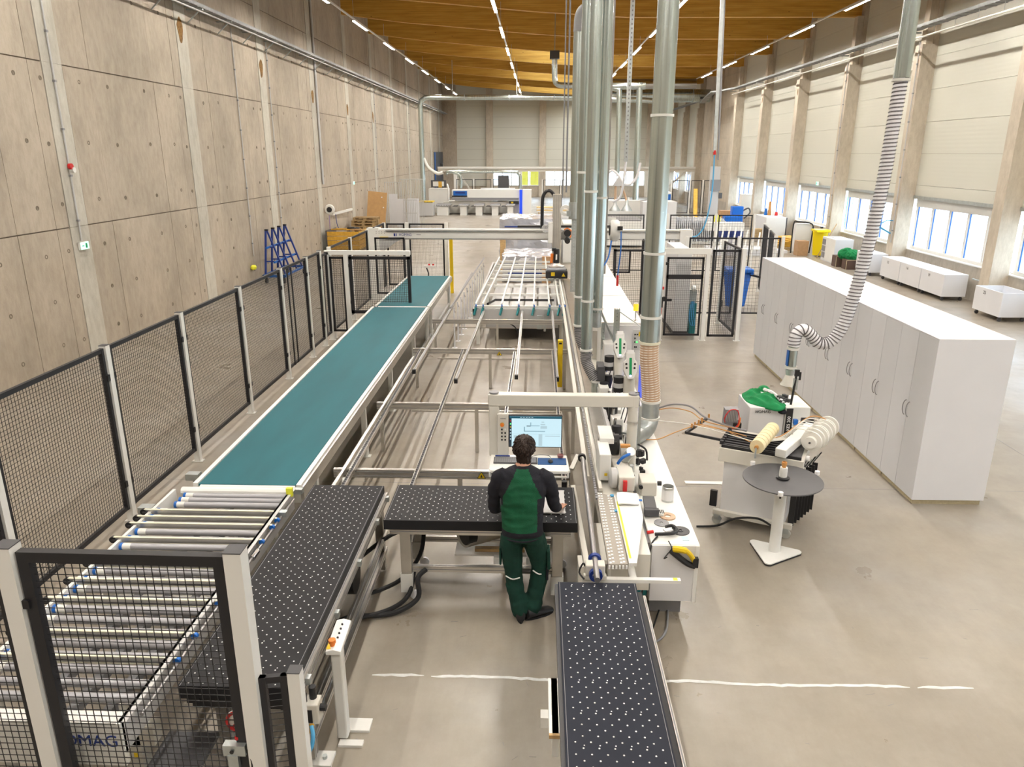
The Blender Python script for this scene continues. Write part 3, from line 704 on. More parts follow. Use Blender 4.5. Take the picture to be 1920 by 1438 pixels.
# right dark navy table
t = thing('air_cushion_table', 'dark navy perforated table in the foreground, below the edge machine', 'table', (.5, 4.0, 0))
air_top(t, .19, .815, 2.2, 5.25, .90, 'air_table_navy', nx=6, th=.06)
MB().box(.815, .86, 2.2, 5.22, .72, .84).build('side_gutter', 'black', t); profile(t, (.88, 2.2, .80), (.88, 5.2, .80), .02, .04)
MB().box(.165, .19, 2.2, 5.25, .80, .88).build('edge_strip', 'dark_grey', t)
for x in (.24, .78):
    for y in (2.6, 4.9): profile(t, (x, y, .02), (x, y, .84), .06, .06, 'leg')
MB().box(.12, .16, 3.72, 4.22, .62, .80).box(.10, .165, 3.72, 4.22, .775, .80).build('side_board', 'white', t); MB().box(.10, .165, 3.70, 3.72, .775, .80).build('board_edge', 'wood', t)
MB().box(.05, .10, 3.98, 4.06, .60, .68).build('foot_plate', 'white', t)

# ================================================================== outfeed rack: cross beams, slide rails
t = thing('sorting_rack', 'aluminium rack of long slide rails on cross beams between belt and edge machine', 'rack', (-.9, 11, 0))
for (y, x0, x1) in ((7.72, -2.30, .38), (10.08, -2.30, .58), (13.2, -2.28, .56), (15.72, -2.27, .55)):
    profile(t, (x0, y, .72), (x1, y, .72), .05, .10, 'cross_beam')
    for x in (x0 + .05, -.86, x1 - .04): profile(t, (x, y + .02, .01), (x, y + .02, .67), .05, .05, 'leg')
    MB().prism([(y - .09, .80), (y + .02, .80), (y + .06, .72), (y + .02, .60), (y - .03, .60)], 'x', x1, x1 + .01).build('end_plate', 'galv', t)
for (y, x) in ((7.57, -.61), (12.93, -.68)):
    w_ = MB().prism([(x - .05, .685), (x + .05, .685), (x, .765)], 'y', y + .115, y + .119).build('warning_sign', 'black', t)
    MB().prism([(x - .042, .690), (x + .042, .690), (x, .757)], 'y', y + .111, y + .115).build('sign_face', 'yellow', w_)
    MB().prism([(x - .012, .70), (x + .012, .70), (x + .006, .725), (x, .738), (x - .006, .725)], 'y', y + .108, y + .111).build('symbol', 'black', w_)
def slide(x0, y0, x1, y1, roll=True, cap=True):
    o = MB().bar((x0, y0, .80), (x1, y1, .80), .045, .05).build('slide_rail', 'alu', t)
    MB().bar((x0, y0, .828), (x1, y1, .828), .028, .006).build('roller_strip', 'mid_grey', o)
    if cap: MB().bar((x1, y1, .80), (x1, y1 - .06, .80), .055, .07).build('end_cap', 'black', o)
    if roll:
        mb = MB(); n = int(abs(y1 - y0) / .055)
        for k in range(n):
            f = (k + .5) / n; x, y = x0 + (x1 - x0) * f, y0 + (y1 - y0) * f; mb.cbox((x, y, .836), (.022, .026, .012))
        mb.build('small_rollers', 'dark_grey', o, stuff=True)
slide(-1.95, 22.0, -2.0, 11.6, False); slide(-2.10, 12.9, -2.05, 7.1); slide(-1.20, 16.4, -1.26, 11.1, False); slide(-1.33, 12.9, -1.32, 7.1)
slide(-.33, 16.5, -.32, 11.35, False); slide(-.39, 12.8, -.42, 7.5); slide(.34, 16.5, .33, 11.25, False); slide(.29, 12.9, .31, 7.35)
for (x, y0, y1, z) in ((-2.16, 7.0, 12.5, .78), (-2.22, 7.1, 12.6, .70)): MB().bar((x, y0, z), (x, y1, z), .03, .05).build('side_strip', 'alu', t)
profile(t, (-2.35, 10.3, .35), (-2.35, 16.0, .35), .04, .06)
for y in (11.2, 14.4, 17.2): MB().bar((-2.0, y, .25), (.4, y, .25), .03).build('tie_bar', 'alu', t)

# side rail on thin posts beyond
t = thing('slide_rail', 'long thin rail on slender posts between the teal belt and the lattice table', 'rack', (-1.9, 18, 0))
MB().tube([(-1.9, 15.9, .98), (-1.78, 21.5, .98), (-1.72, 23.9, 1.0)], .022, 6).build('rail', 'mid_grey', t)
for k in range(12):
    y = 16.2 + k * .64; x = -1.9 + (y - 15.9) * .021
    p = MB().box(x + .03, x + .06, y - .015, y + .015, .01, .93).box(x - .02, x + .10, y - .06, y + .06, 0, .01).build('thin_post', 'white_cable', t)
    MB().tube([(x + .045, y, .9), (x + .07, y, .82), (x + .03, y, .80)], .008, 5).build('hook', 'dark_grey', p)

# lattice lifting table
t = thing('lattice_table', 'open lattice table of white bars under the overhead gantry', 'table', (-.4, 20, 0))
for y in (16.45, 17.95, 19.2, 20.25, 21.0, 21.75, 22.5, 22.95, 23.75):
    MB().bar((-1.42 + (y - 16.45) * .02, y, .90), (.60, y, .90), .06, .06).build('cross_bar', 'white', t)
for (xa, xb) in ((-1.38, -1.24), (-1.22, -1.05), (-.80, -.72), (-.42, -.38), (-.08, -.06), (.27, .25), (.49, .46), (.61, .58)):
    o = MB().bar((xa, 16.4, .965), (xb, 24.3, .965), .035, .05).build('long_bar', 'white', t)
    MB().bar((xa + .01, 16.38, .90), (xa - .03, 16.30, .74), .035, .05).build('end_hook', 'teal_paint', o)
    MB().cyl((xa, 16.33, .95), (xa + .03, 16.33, .95), .03, n=8).build('end_wheel', 'blue', o)
MB().box(-1.45, .6, 16.40, 16.44, .55, .86).build('front_panel', 'light_grey', t); MB().box(-1.45, -1.40, 16.4, 24, .7, .86).box(.58, .62, 16.4, 24, .7, .86).build('side_beam', 'light_grey', t)
for x in (-1.35, .55):
    for y in (16.6, 20, 23.8): MB().box(x - .04, x + .04, y - .04, y + .04, 0, .86).build('leg', 'white', t)
MB().tube([(-1.15, 17.0, .86), (-1.0, 17.5, .86), (.4, 17.5, .86)], .03, 6).build('cable_chain', 'black', t)
MB().box(-1.2, .5, 17.0, 22, .3, .5).build('lift_unit', 'light_grey', t)
mb = MB().cbox((-.72, 16.2, .62), (.09, .06, .10)).build('switch_box', 'yellow', t); MB().cyl((-.72, 16.16, .63), (-.72, 16.14, .63), .02).build('switch_knob', 'red', mb)
MB().tube([(-.66, 16.2, .6), (-.5, 16.22, .5), (-.42, 16.25, .35)], .015, 6, 4).build('cable', 'black', t)
MB().box(.0, .12, 16.2, 16.3, .45, .75).box(.15, .2, 16.2, 16.3, .4, .9).build('drive_box', 'galv', t)

# ================================================================== gantry with suction head
t = thing('overhead_gantry', 'white overhead gantry beam crossing above the lattice table, with a lifting column', 'gantry', (0, 22, 0))
MB().box(-5.0, -4.65, 21.85, 22.2, 0, 2.12).build('leg', 'white', t); MB().box(4.1, 4.45, 21.85, 22.2, 0, 2.10).build('leg', 'white', t)
bm_ = MB().box(-5.0, 4.45, 21.9, 22.2, 1.80, 2.09).build('beam', 'white', t)
MB().box(-4.45, 4.1, 21.86, 21.9, 2.02, 2.06).box(-4.45, 4.1, 21.86, 21.9, 1.80, 1.83).build('guide_rail', 'steel', bm_)
text('HOMAG', .10, (-3.88, 21.895, 1.93), (PI / 2, 0, 0), 'navy', t)
MB().box(-4.22, -4.17, 21.89, 21.9, 1.89, 1.97).box(-4.15, -4.13, 21.89, 21.9, 1.89, 1.97).build('emblem', 'navy', bm_); MB().box(-3.55, -3.42, 21.89, 21.9, 1.92, 1.94).build('type_plate', 'mid_grey', bm_)
MB().cbox((-4.5, 21.85, 1.86), (.25, .03, .03)).build('yellow_stop', 'yellow', bm_)
mb = MB(); [mb.cyl((-4.72 + .08 * i, 21.84, 1.98 + .05 * j), (-4.72 + .08 * i, 21.85, 1.98 + .05 * j), .012, n=6) for i in range(4) for j in range(2)]; mb.build('bolts', 'mid_grey', t, stuff=True)
MB().prism([(-4.65, 1.8), (-4.0, 1.8), (-4.2, 1.7), (-4.55, 1.45), (-4.65, 1.45)], 'y', 21.9, 22.15).build('gusset', 'light_grey', t)
cl = MB().box(.42, .66, 21.6, 21.84, 1.05, 3.1).build('lift_column', 'alu', t)
MB().box(.46, .465, 21.595, 21.6, 1.1, 3.1).box(.52, .525, 21.595, 21.6, 1.1, 3.1).box(.58, .585, 21.595, 21.6, 1.1, 3.1).build('column_groove', 'mid_grey', cl)
MB().box(.30, .42, 21.55, 21.9, 1.75, 2.3).build('carriage', 'white', t)
MB().tube([(.12, 22.1, 2.1), (.12, 22.1, 2.5), (.13, 22.1, 2.95), (.2, 22.1, 3.13), (.3, 22.1, 3.18), (.4, 22.1, 3.13), (.48, 22.1, 2.95), (.49, 22.1, 2.4)], .05, 8, 4).build('energy_chain', 'black', t, smooth=True)
MB().box(-.6, 2.2, 22.2, 22.4, 2.12, 2.18).build('cable_chain', 'black', t)
hd = MB().box(.22, .80, 19.7, 20.2, 1.02, 1.22).build('suction_head', 'black', t, bevel=.02)
MB().cbox((.5, 19.95, 1.26), (.5, .42, .08)).build('foam_top', 'foil', hd, bevel=.02); MB().lathe((.5, 19.95, 1.28), [(.2, 0), (.22, .05), (.12, .09), (.1, .12)], 20).build('swivel_ring', 'alu', hd, smooth=True)
MB().box(.36, .46, 19.69, 19.70, 1.09, 1.19).build('yellow_label', 'yellow', hd)
w_ = MB().prism([(.64, 1.08), (.74, 1.08), (.69, 1.17)], 'y', 19.69, 19.70).build('warning_label', 'yellow', hd)
mt = MB().cyl((.5, 19.95, 1.38), (.5, 19.95, 1.78), .08, n=14).cbox((.44, 19.95, 1.76), (.12, .12, .08)).build('motor', 'black', t, bevel=.01); MB().cyl((.37, 19.95, 1.4), (.39, 19.95, 1.65), .04, n=10).build('orange_connector', 'orange', mt)
MB().box(.48, .52, 19.86, 19.87, 1.5, 1.64).build('label_strip', 'white', mt)
mt = MB().cyl((.85, 21.6, 2.02), (.85, 21.9, 2.02), .10, n=16).cyl((.85, 21.6, 1.80), (.85, 21.9, 1.80), .08, n=16).build('drive_motor', 'black', t, smooth=True)
MB().tube([(.75, 21.6, 2.12), (.85, 21.6, 2.16), (.98, 21.6, 2.05), (.92, 21.6, 1.9)], .02, 6, 4).build('orange_cable', 'orange', mt)
mb = MB(); [mb.tube([(.22 + r * math.cos(a), 21.6, 2.15 + r * math.sin(a)) for a in [2 * PI * k / 14 for k in range(15)]], .009, 5) for r in (.08, .11, .05)]; mb.build('coiled_hose', 'white_cable', t)

tag(MB().box(-2.73, -2.63, 23.05, 23.15, 0, 1.68).build('bollard', 'yellow', bevel=.005), 'tall yellow sensor post at the far end of the teal belt', 'post')
tag(MB().box(.98, 1.08, 21.0, 21.1, 0, 1.68).build('bollard', 'yellow', bevel=.005), 'tall yellow sensor post right of the gantry column', 'post')
yb_ = MB().box(.38, .47, 12.95, 13.03, .12, 1.0).build('bollard', 'yellow', bevel=.005); tag(yb_, 'short yellow sensor post between rack and edge machine', 'post')
MB().box(.40, .45, 12.94, 12.95, .93, .96).build('slot', 'black', yb_)

# ================================================================== edge banding machine
t = thing('edge_machine', 'long white edge banding machine with a hood, fed by steel ducts from above', 'machine', (1.1, 12, 0))
EM = t
MB().box(.64, 1.02, 7.3, 20.4, .22, .92).build('side_body', 'cream', t)
MB().box(.66, 1.0, 5.7, 7.3, .55, .90).build('infeed_body', 'cream', t)
MB().bar((.545, 7.2, .925), (.60, 20.4, .925), .05, .05).build('guide_ledge', 'cream', t)
ch = MB(); [ch.box(.60 + .003 * k * .05, .625 + .003 * k * .05, 6.7 + .055 * k, 6.74 + .055 * k, .925, .945) for k in range(200)]; ch.build('feed_chain', 'mid_grey', t, stuff=True)
MB().box(.645, .68, 6.9, 20.4, .92, .955).build('guide_ledge', 'cream', t); MB().box(.70, .86, 7.6, 20.4, .92, .95).build('table_plate', 'alu', t)
MB().box(.86, .90, 8.3, 11.0, .92, 1.05).build('pressure_beam', 'light_grey', t)
hood = MB().box(1.0, 1.64, 11.3, 20.3, .92, 1.70).build('hood', 'white', t, bevel=.008)
MB().box(.92, 1.0, 12.0, 20.3, .92, 1.40).build('hood_side', 'alu', t)
for k in range(1, 4): MB().box(1.0, 1.64, 11.3 + 2.25 * k, 11.306 + 2.25 * k, 1.70, 1.703).build('hood_seam', 'mid_grey', hood)
MB().box(1.02, 1.64, 11.26, 11.30, .9, 1.66).build('hood_front', 'grey_white', t)
MB().box(1.02, 1.30, 10.9, 11.26, .9, 1.45).build('side_cover', 'white', t)
cp = MB().box(1.49, 1.63, 11.235, 11.26, 1.28, 1.60).build('control_panel', 'light_grey', t)
for (x, z) in ((1.52, 1.53), (1.555, 1.53), (1.52, 1.47), (1.52, 1.41), (1.52, 1.33), (1.545, 1.33)): MB().cyl((x, 11.235, z), (x, 11.225, z), .012, n=10).build('knob', 'black', cp)
MB().cyl((1.55, 11.235, 1.41), (1.55, 11.222, 1.41), .014, n=10).build('green_lamp', 'green_led', cp); MB().box(1.575, 1.60, 11.23, 11.235, 1.50, 1.57).build('yellow_label', 'yellow', cp)
b_ = MB().cyl((1.54, 11.45, 1.70), (1.54, 11.45, 1.86), .01, n=8).cyl((1.54, 11.45, 1.70), (1.54, 11.45, 1.71), .035, n=10).build('beacon_stem', 'steel', t)
MB().cyl((1.54, 11.45, 1.86), (1.54, 11.45, 1.97), .04, n=16).build('beacon', 'beacon', b_, smooth=True); MB().cyl((1.54, 11.45, 1.97), (1.54, 11.45, 1.985), .04, .02, n=16).build('beacon_cap', 'cream', b_)
# perforated uprights on the hood
def perforated(parent, x, y, z0, z1, w=.07, m_='galv', hole_m='ball'):
    o = MB().box(x - w / 2, x + w / 2, y - w / 2, y + w / 2, z0, z1).build('perforated_upright', m_, parent)
    mb = MB(); n = int((z1 - z0 - .04) / .055)
    for k in range(n): mb.cyl((x, y - w / 2 - .001, z0 + .05 + .055 * k), (x, y - w / 2 - .003, z0 + .05 + .055 * k), .008, n=8)
    mb.build('punched_holes', hole_m, o, stuff=True); return o
perforated(t, 1.20, 11.0, 1.32, 1.98, .085, 'duct', 'mid_grey'); perforated(t, 1.02, 11.2, 1.3, 1.72, .05, 'duct', 'mid_grey')
MB().tube([(1.22, 10.98, 1.95), (1.38, 9.9, 1.98), (1.40, 8.85, 2.05)], .008, 6).build('stay_rod', 'galv', t); MB().bar((.95, 11.1, 1.95), (1.17, 10.98, 1.48), .02, .03).build('stay_flat', 'galv', t)
# deck and front block
MB().box(1.05, 1.48, 5.97, 11.3, .27, .85).build('deck', 'white', t, bevel=.004)
MB().box(1.055, 1.44, 5.955, 5.97, .28, .845).build('front_cover', 'grey_white', t); MB().box(1.44, 1.475, 5.95, 5.97, .27, .848).build('corner_post', 'white', t)
MB().box(.88, 1.05, 6.05, 9.0, .25, .82).build('inner_frame', 'mid_grey', t); MB().box(.70, 1.04, 6.0, 6.3, .30, .55).build('cable_box', 'teal_paint', t, bevel=.01)
MB().box(.80, .86, 5.9, 5.96, .1, .80).build('front_leg', 'white', t)
for y in (6.2, 9.5, 13, 17, 20): MB().box(1.1, 1.4, y, y + .12, 0, .3).build('machine_foot', 'mid_grey', t)
for y in (8, 12, 16, 20): MB().box(.7, .95, y, y + .12, 0, .25).build('machine_foot', 'mid_grey', t)
def flat(mb, pts, z0, z1):
    return mb.prism([(p[0], p[1]) for p in pts], 'z', z0, z1)
pl = flat(MB(), [(0.616, 6.849, 0.940), (0.783, 6.745, 0.940), (0.779, 5.470, 0.940), (0.615, 5.464, 0.940)], .90, .94).build('roller_plate', 'perforated', t)
pads = MB(); A, B_, C_, D_ = [Vector(v) for v in ((0.616, 6.849, 0.940), (0.783, 6.745, 0.940), (0.779, 5.470, 0.940), (0.615, 5.464, 0.940))]
for j in range(24):
    f = (j + .6) / 24; l_ = A.lerp(D_, f); r_ = B_.lerp(C_, f)
    for u in (.12, .27, .66, .81):
        p = l_.lerp(r_, u); pads.cbox((p.x, p.y + (.012 if u in (.27, .81) else 0), .943), (.018, .022, .006))
for u in (.05, .22, .4, .58, .75, .92): p = D_.lerp(C_, u); pads.cbox((p.x, p.y - .004, .915), (.016, .012, .03))
pads.build('pads', 'paper', pl, stuff=True)
for (x, y) in ((.765, 6.75), (.775, 6.42)): MB().cyl((x, y, .942), (x, y, .955), .02, n=12).build('blue_knob', 'sky_blue', pl)
ip = flat(MB(), [(0.780, 6.728, 0.960), (1.028, 6.772, 0.960), (1.009, 6.272, 0.960), (0.847, 5.456, 0.960), (0.785, 5.453, 0.960)], .93, .96).build('infeed_table', 'white', t)
flat(MB(), [(0.793, 6.592, 0.963), (0.808, 6.592, 0.963), (0.812, 5.534, 0.963), (0.794, 5.533, 0.963)], .96, .963).build('ruler', 'lemon', ip)
MB().cyl((0.523, 7.595, 0.970), (0.499, 5.170, 0.970), .024, n=20).build('pressure_rod', 'ground_rod', t, smooth=True)
MB().lathe((0.515, 7.655, 0.970), [(.024, -.02), (.045, -.02), (.045, .02), (.024, .02)], 18, 'y').build('rod_ring', 'black', t, smooth=True)
MB().bar((.40, 7.25, .80), (.47, 5.35, .76), .05, .05).bar((.40, 7.6, .85), (.48, 7.75, .96), .05, .03).build('support_arm', 'cream', t)
MB().box(.40, .60, 5.95, 6.15, .35, .62).build('drive_housing', 'cream', t); MB().box(.55, .66, 5.9, 6.6, .68, .72).build('support_arm', 'cream', t)
cw = MB().cbox((.50, 5.42, .93), (.16, .10, .10)).cbox((.50, 5.40, .86), (.19, .05, .05)).build('clamp_unit', 'cream', t, bevel=.01)
MB().lathe((.505, 5.52, .95), [(.03, -.02), (.055, -.02), (.055, .02), (.03, .02)], 16, 'y').lathe((.50, 5.33, .92), [(.03, -.02), (.055, -.02), (.055, .02), (.03, .02)], 16, 'y').build('clamp_ring', 'navy', cw, smooth=True)
MB().tube([(.42, 5.45, .93), (.40, 5.42, .97), (.37, 5.40, .90), (.41, 5.36, .86)], .008, 6, 3).build('lever', 'black', cw)
sb = MB().box(.40, 1.21, 5.41, 5.455, .80, .83).build('sensor_bar', 'white', t); MB().box(.42, .46, 5.415, 5.45, .83, .833).box(1.15, 1.185, 5.415, 5.45, .83, .833).build('yellow_sticker', 'lemon', sb)
MB().box(.80, .86, 5.45, 5.95, .77, .80).build('sensor_arm', 'white', t)
# aggregate near the infeed
MB().box(.66, .78, 7.10, 7.5, .95, 1.24).build('tall_plate', 'white', t, bevel=.008)
MB().box(.69, .84, 7.45, 7.85, 1.22, 1.28).build('unit_cover', 'white', t); MB().box(.70, .88, 7.5, 7.8, 1.08, 1.22).build('unit_body', 'black', t)
MB().cbox((.73, 7.095, 1.02), (.03, .004, .03)).build('yellow_label', 'yellow', t)
w_ = MB().lathe((.88, 7.62, 1.15), [(.075, -.03), (.115, -.03), (.115, .03), (.075, .03)], 24, 'x').build('belt_guard', 'black', t, smooth=True); MB().lathe((.88, 7.62, 1.15), [(.01, -.022), (.074, -.022), (.074, .022), (.01, .022)], 20, 'x').build('hub', 'roller_end', w_, smooth=True)
MB().lathe((.80, 7.0, 1.03), [(.01, -.045), (.08, -.045), (.105, -.025), (.105, .025), (.08, .045), (.01, .045)], 24, 'x').build('pressure_wheel', 'light_grey', t, smooth=True)
MB().box(.84, 1.0, 6.85, 7.15, .95, 1.10).build('wheel_bracket', 'cream', t, bevel=.01); MB().box(.88, .92, 6.82, 6.85, .96, 1.07).build('red_plate', 'red', t)
MB().box(.82, .98, 7.2, 7.55, .95, 1.06).build('bracket_block', 'cream', t)
ag = MB().cyl((.95, 7.4, 1.05), (1.0, 7.25, 1.22), .05, n=14).cyl((.92, 7.5, 1.1), (1.02, 7.5, 1.1), .06, n=14).build('glue_pot', 'tin', t, smooth=True)
MB().cyl((1.0, 7.15, .98), (1.0, 7.12, 1.12), .022, n=10).build('pneumatic_cylinder', 'galv', ag); MB().cyl((1.0, 7.08, .96), (1.0, 7.06, 1.03), .026, n=10).build('cylinder_cap', 'black', ag)
MB().tube([(.86, 7.2, 1.10), (.90, 7.18, 1.17), (.96, 7.2, 1.20), (.99, 7.25, 1.19)], .016, 8, 4).build('blue_hose', 'blue', ag)
MB().cbox((.95, 7.35, 1.24), (.10, .05, .03)).build('copper_block', 'orange_cable', ag)
mb = MB(); random.seed(5)
for k in range(9): 
    p = (1.12 + random.uniform(-.03, .03), 7.3 + random.uniform(-.1, .1), 1.0 + random.uniform(0, .2)); mb.cbox(p, (random.uniform(.02, .05), .04, random.uniform(.03, .07)), rz=random.random())
mb.build('valve_cluster', 'black', t, stuff=True)
MB().tube([(1.08, 7.35, 1.26), (1.16, 7.3, 1.22), (1.18, 7.3, 1.1)], .01, 6, 4).build('black_hose', 'rubber', t)
MB().box(1.08, 1.24, 6.95, 7.2, .85, 1.0).build('motor_box', 'cream', t, bevel=.01); MB().cyl((1.07, 6.93, .97), (1.07, 6.90, .97), .022, n=12).cyl((1.26, 7.05, .95), (1.30, 7.05, .95), .025, n=12).build('knob', 'black', t)
# interior between guides and deck
random.seed(9)
for nm, cnt, mm, rng in (('actuator', 9, 'steel', (.02, .03)), ('dark_motor', 8, 'black', (.035, .06)), ('white_cover', 5, 'white', (.05, .08))):
    for k in range(cnt):
        y = 7.9 + k * (3.0 / cnt) + random.uniform(-.1, .1); x = .98 + random.uniform(-.06, .10); z = .98 + random.uniform(0, .12)
        if nm == 'white_cover': MB().cbox((x, y, z), (.13, .22, .2), rz=random.uniform(-.1, .1)).build(nm, mm, t, bevel=.01)
        elif nm == 'actuator': MB().cyl((x, y, z - .1), (x + .02, y, z + .16), rng[0], n=10).build(nm, mm, t, smooth=True)
        else: MB().cyl((x, y, z - .06), (x, y + .02, z + .12), rng[1], n=12).build(nm, mm, t, smooth=True)
for k in range(7):
    y = 8.0 + k * .42; x = 1.02
    MB().tube([(x, y, 1.15), (x + .05, y + .08, 1.28), (x + .1, y + .2, 1.2), (x + .08, y + .3, 1.0)], .007, 6, 4).build('loose_cable', 'black' if k % 2 else 'white_cable', t)
def head_unit(x, y, z):
    o = MB(); o.prism([(-.055, .17), (.055, .17), (.055, .08), (.085, .04), (.085, -.06), (.04, -.17), (-.04, -.17), (-.085, -.06), (-.085, .04), (-.055, .08)], 'y', -.05, .05)
    R = Matrix.Rotation(-.30, 3, 'X'); o.v = [tuple(R @ Vector(p) + Vector((x, y, z))) for p in o.v]
    b = o.build('motor_head', 'white', t, bevel=.006)
    def pl_(mb): mb.v = [tuple(R @ Vector(p) + Vector((x, y, z))) for p in mb.v]; return mb
    pl_(MB().box(-.016, .016, -.054, -.05, -.12, .10)).build('green_strip', 'green_paint', b)
    for (a, c) in ((-.055, .02), (.055, .02), (-.05, -.03), (.05, -.03)): pl_(MB().cyl((a, -.05, c), (a, -.056, c), .014, n=12)).build('button', 'black', b)
    pl_(MB().cyl((0, -.05, -.13), (0, -.055, -.13), .013, n=12)).build('lamp', 'white_led', b)
    pl_(MB().box(-.04, .04, -.055, .045, .15, .20)).build('top_cap', 'paper', b)
    MB().cyl((x, y + .02, z - .5), (x, y + .02, z - .14), .075, n=16).build('motor', 'cream', b, smooth=True)
    MB().cyl((x - .13, y + .05, z - .36), (x - .13, y + .05, z - .16), .07, n=16).build('spindle', 'black', b, smooth=True)
    MB().cyl((x - .13, y + .05, z - .30), (x - .13, y + .05, z - .24), .073, n=16).build('spindle_ring', 'light_grey', b, smooth=True)
head_unit(1.15, 10.0, 1.66); head_unit(1.20, 9.2, 1.60)
MB().box(.86, .96, 10.0, 10.3, 1.15, 1.35).build('dark_box', 'dark_grey', t)
MB().box(1.475, 1.485, 9.8, 10.3, .9, 1.3).build('lamp_strip', 'blue_glow', t)

# loose things on the deck
tin = tag(MB().lathe((1.335, 6.86, .85), [(.058, 0), (.058, .16), (.055, .16), (.053, .02), (.001, .02)], 24).build('tin_can', 'tin', smooth=True), 'open metal tin can with a pale label on the white machine deck', 'can')
MB().lathe((1.335, 6.86, .85), [(.0585, .02), (.0595, .02), (.0595, .13), (.0585, .13)], 24).build('paper_label', 'paper', tin)
pp = MB(); n = 10
for i in range(n + 1):
    u = i / n; x = (0.798, 6.299, 0.970)[0] + .20 * u; z = .972 + (.016 * math.cos(PI * u)) ** 2 * 3 + .006 * math.sin(u * 5)
    pp.v += [(x, 6.50 + .01 * u, z), (x + .01, 6.74, z + .004), (x, 6.50 + .01 * u, z + .012), (x + .01, 6.74, z + .016)]
for i in range(n): a = 4 * i; pp.f += [(a, a + 1, a + 5, a + 4), (a + 2, a + 6, a + 7, a + 3), (a, a + 4, a + 6, a + 2), (a + 1, a + 3, a + 7, a + 5)]
pp.f += [(0, 2, 3, 1), (4 * n, 4 * n + 1, 4 * n + 3, 4 * n + 2)]
pg = tag(pp.build('paper_sheaf', 'paper', smooth=True), 'folded sheaf of white paper lying on the white infeed table', 'paper')
MB().cbox((1.02, 6.56, .995), (.03, .035, .004)).build('blue_mark', 'blue', pg)
tag(MB().cbox((1.12, 6.63, .93), (.115, .26, .03), rz=-.05).cbox((1.12, 6.49, .905), (.14, .05, .07)).build('tray', 'dark_grey', bevel=.004), 'dark grey rectangular tray beside the paper sheaf on the machine deck', 'tray')
rc = tag(MB().cbox((1.215, 6.55, .87), (.07, .12, .03), rz=-.2).build('keypad', 'white', bevel=.004), 'small white keypad beside the dark tray on the machine deck', 'keypad')
mb = MB(); [mb.cbox((1.195 + .016 * i, 6.51 + .02 * j, .887), (.010, .012, .004)) for i in range(4) for j in range(4)]; mb.build('keys', 'dark_grey', rc, stuff=True)
tag(MB().lathe((1.28, 6.50, .851), [(.03, 0), (.075, 0), (.075, .012), (.03, .012)], 24).build('tape_roll', 'beige_hose', smooth=True), 'flat roll of copper coloured tape beside the white keypad', 'tape')
tag(MB().lathe((1.35, 6.22, .851), [(.015, 0), (.085, 0), (.085, .008), (.03, .008), (.028, .014), (.015, .014)], 28).build('disc', 'dark_grey', smooth=True), 'black flat disc at the front corner of the machine deck', 'disc')
tag(MB().lathe((1.20, 6.37, .851), [(.015, 0), (.07, 0), (.07, .008), (.015, .008)], 24).build('disc', 'mid_grey', smooth=True), 'dark disc half under the keypad on the machine deck', 'disc')
tag(MB().cbox((1.37, 6.08, .852), (.06, .07, .003)).build('note', 'sky_blue'), 'pale blue square note at the deck front edge', 'note').data.materials[0] = mat('pale_blue', (.45, .62, .70), .6)
ct = thing('cutter', 'black crimping tool with a red handle lying on the machine deck front', 'tool', (1.2, 6.1, .85))
MB().tube([(1.10, 6.12, .87), (1.18, 6.10, .885), (1.27, 6.12, .885), (1.31, 6.20, .88), (1.28, 6.27, .88), (1.22, 6.25, .875)], .017, 8, 4).build('body', 'black', ct, smooth=True)
MB().tube([(1.03, 6.14, .875), (1.09, 6.15, .88)], .016, 8).build('red_handle', 'red', ct, smooth=True); MB().cbox((1.22, 6.14, .905), (.08, .05, .012), rz=.4).build('silver_jaw', 'white_cable', ct)
MB().tube([(1.12, 6.10, .86), (1.06, 6.0, .85), (1.03, 5.94, .78), (1.0, 5.90, .6), (.96, 5.85, .3), (.97, 5.8, .05), (1.05, 5.8, .012), (1.2, 6.2, .012)], .008, 6, 6).build('cable', 'rubber', ct)
sc = thing('hand_scanner', 'yellow and black hand scanner hanging on the machine front corner', 'scanner', (1.33, 5.93, .75))
MB().tube([(1.24, 5.93, .83), (1.30, 5.90, .84), (1.34, 5.90, .83)], .03, 8, 3).build('head', 'yellow', sc, smooth=True); MB().tube([(1.33, 5.91, .84), (1.39, 5.92, .78), (1.43, 5.93, .71)], .022, 8, 3).build('grip', 'yellow', sc, smooth=True)
MB().tube([(1.22, 5.93, .81), (1.30, 5.93, .74), (1.38, 5.93, .68), (1.44, 5.93, .66)], .028, 8, 3).cbox((1.44, 5.93, .70), (.05, .05, .09)).build('holder', 'black', sc, smooth=True)
MB().bar((1.20, 5.945, .76), (1.42, 5.945, .63), .004, .05).build('bracket', 'white_cable', sc)
MB().tube([(1.19, 5.94, .74), (1.16, 5.93, .73), (1.19, 5.93, .78), (1.22, 5.92, .84), (1.2, 5.98, .88)], .005, 5, 4).build('coil_cord', 'black', sc)
tag(MB().tube([(1.0, 6.0, .5), (.97, 5.9, .2), (1.0, 5.75, .02), (1.1, 5.72, .012), (1.22, 5.9, .012), (1.3, 6.3, .012)], .011, 8, 6).build('cable', 'mid_grey', smooth=True), 'grey cable hanging in a loop under the machine front', 'cable')

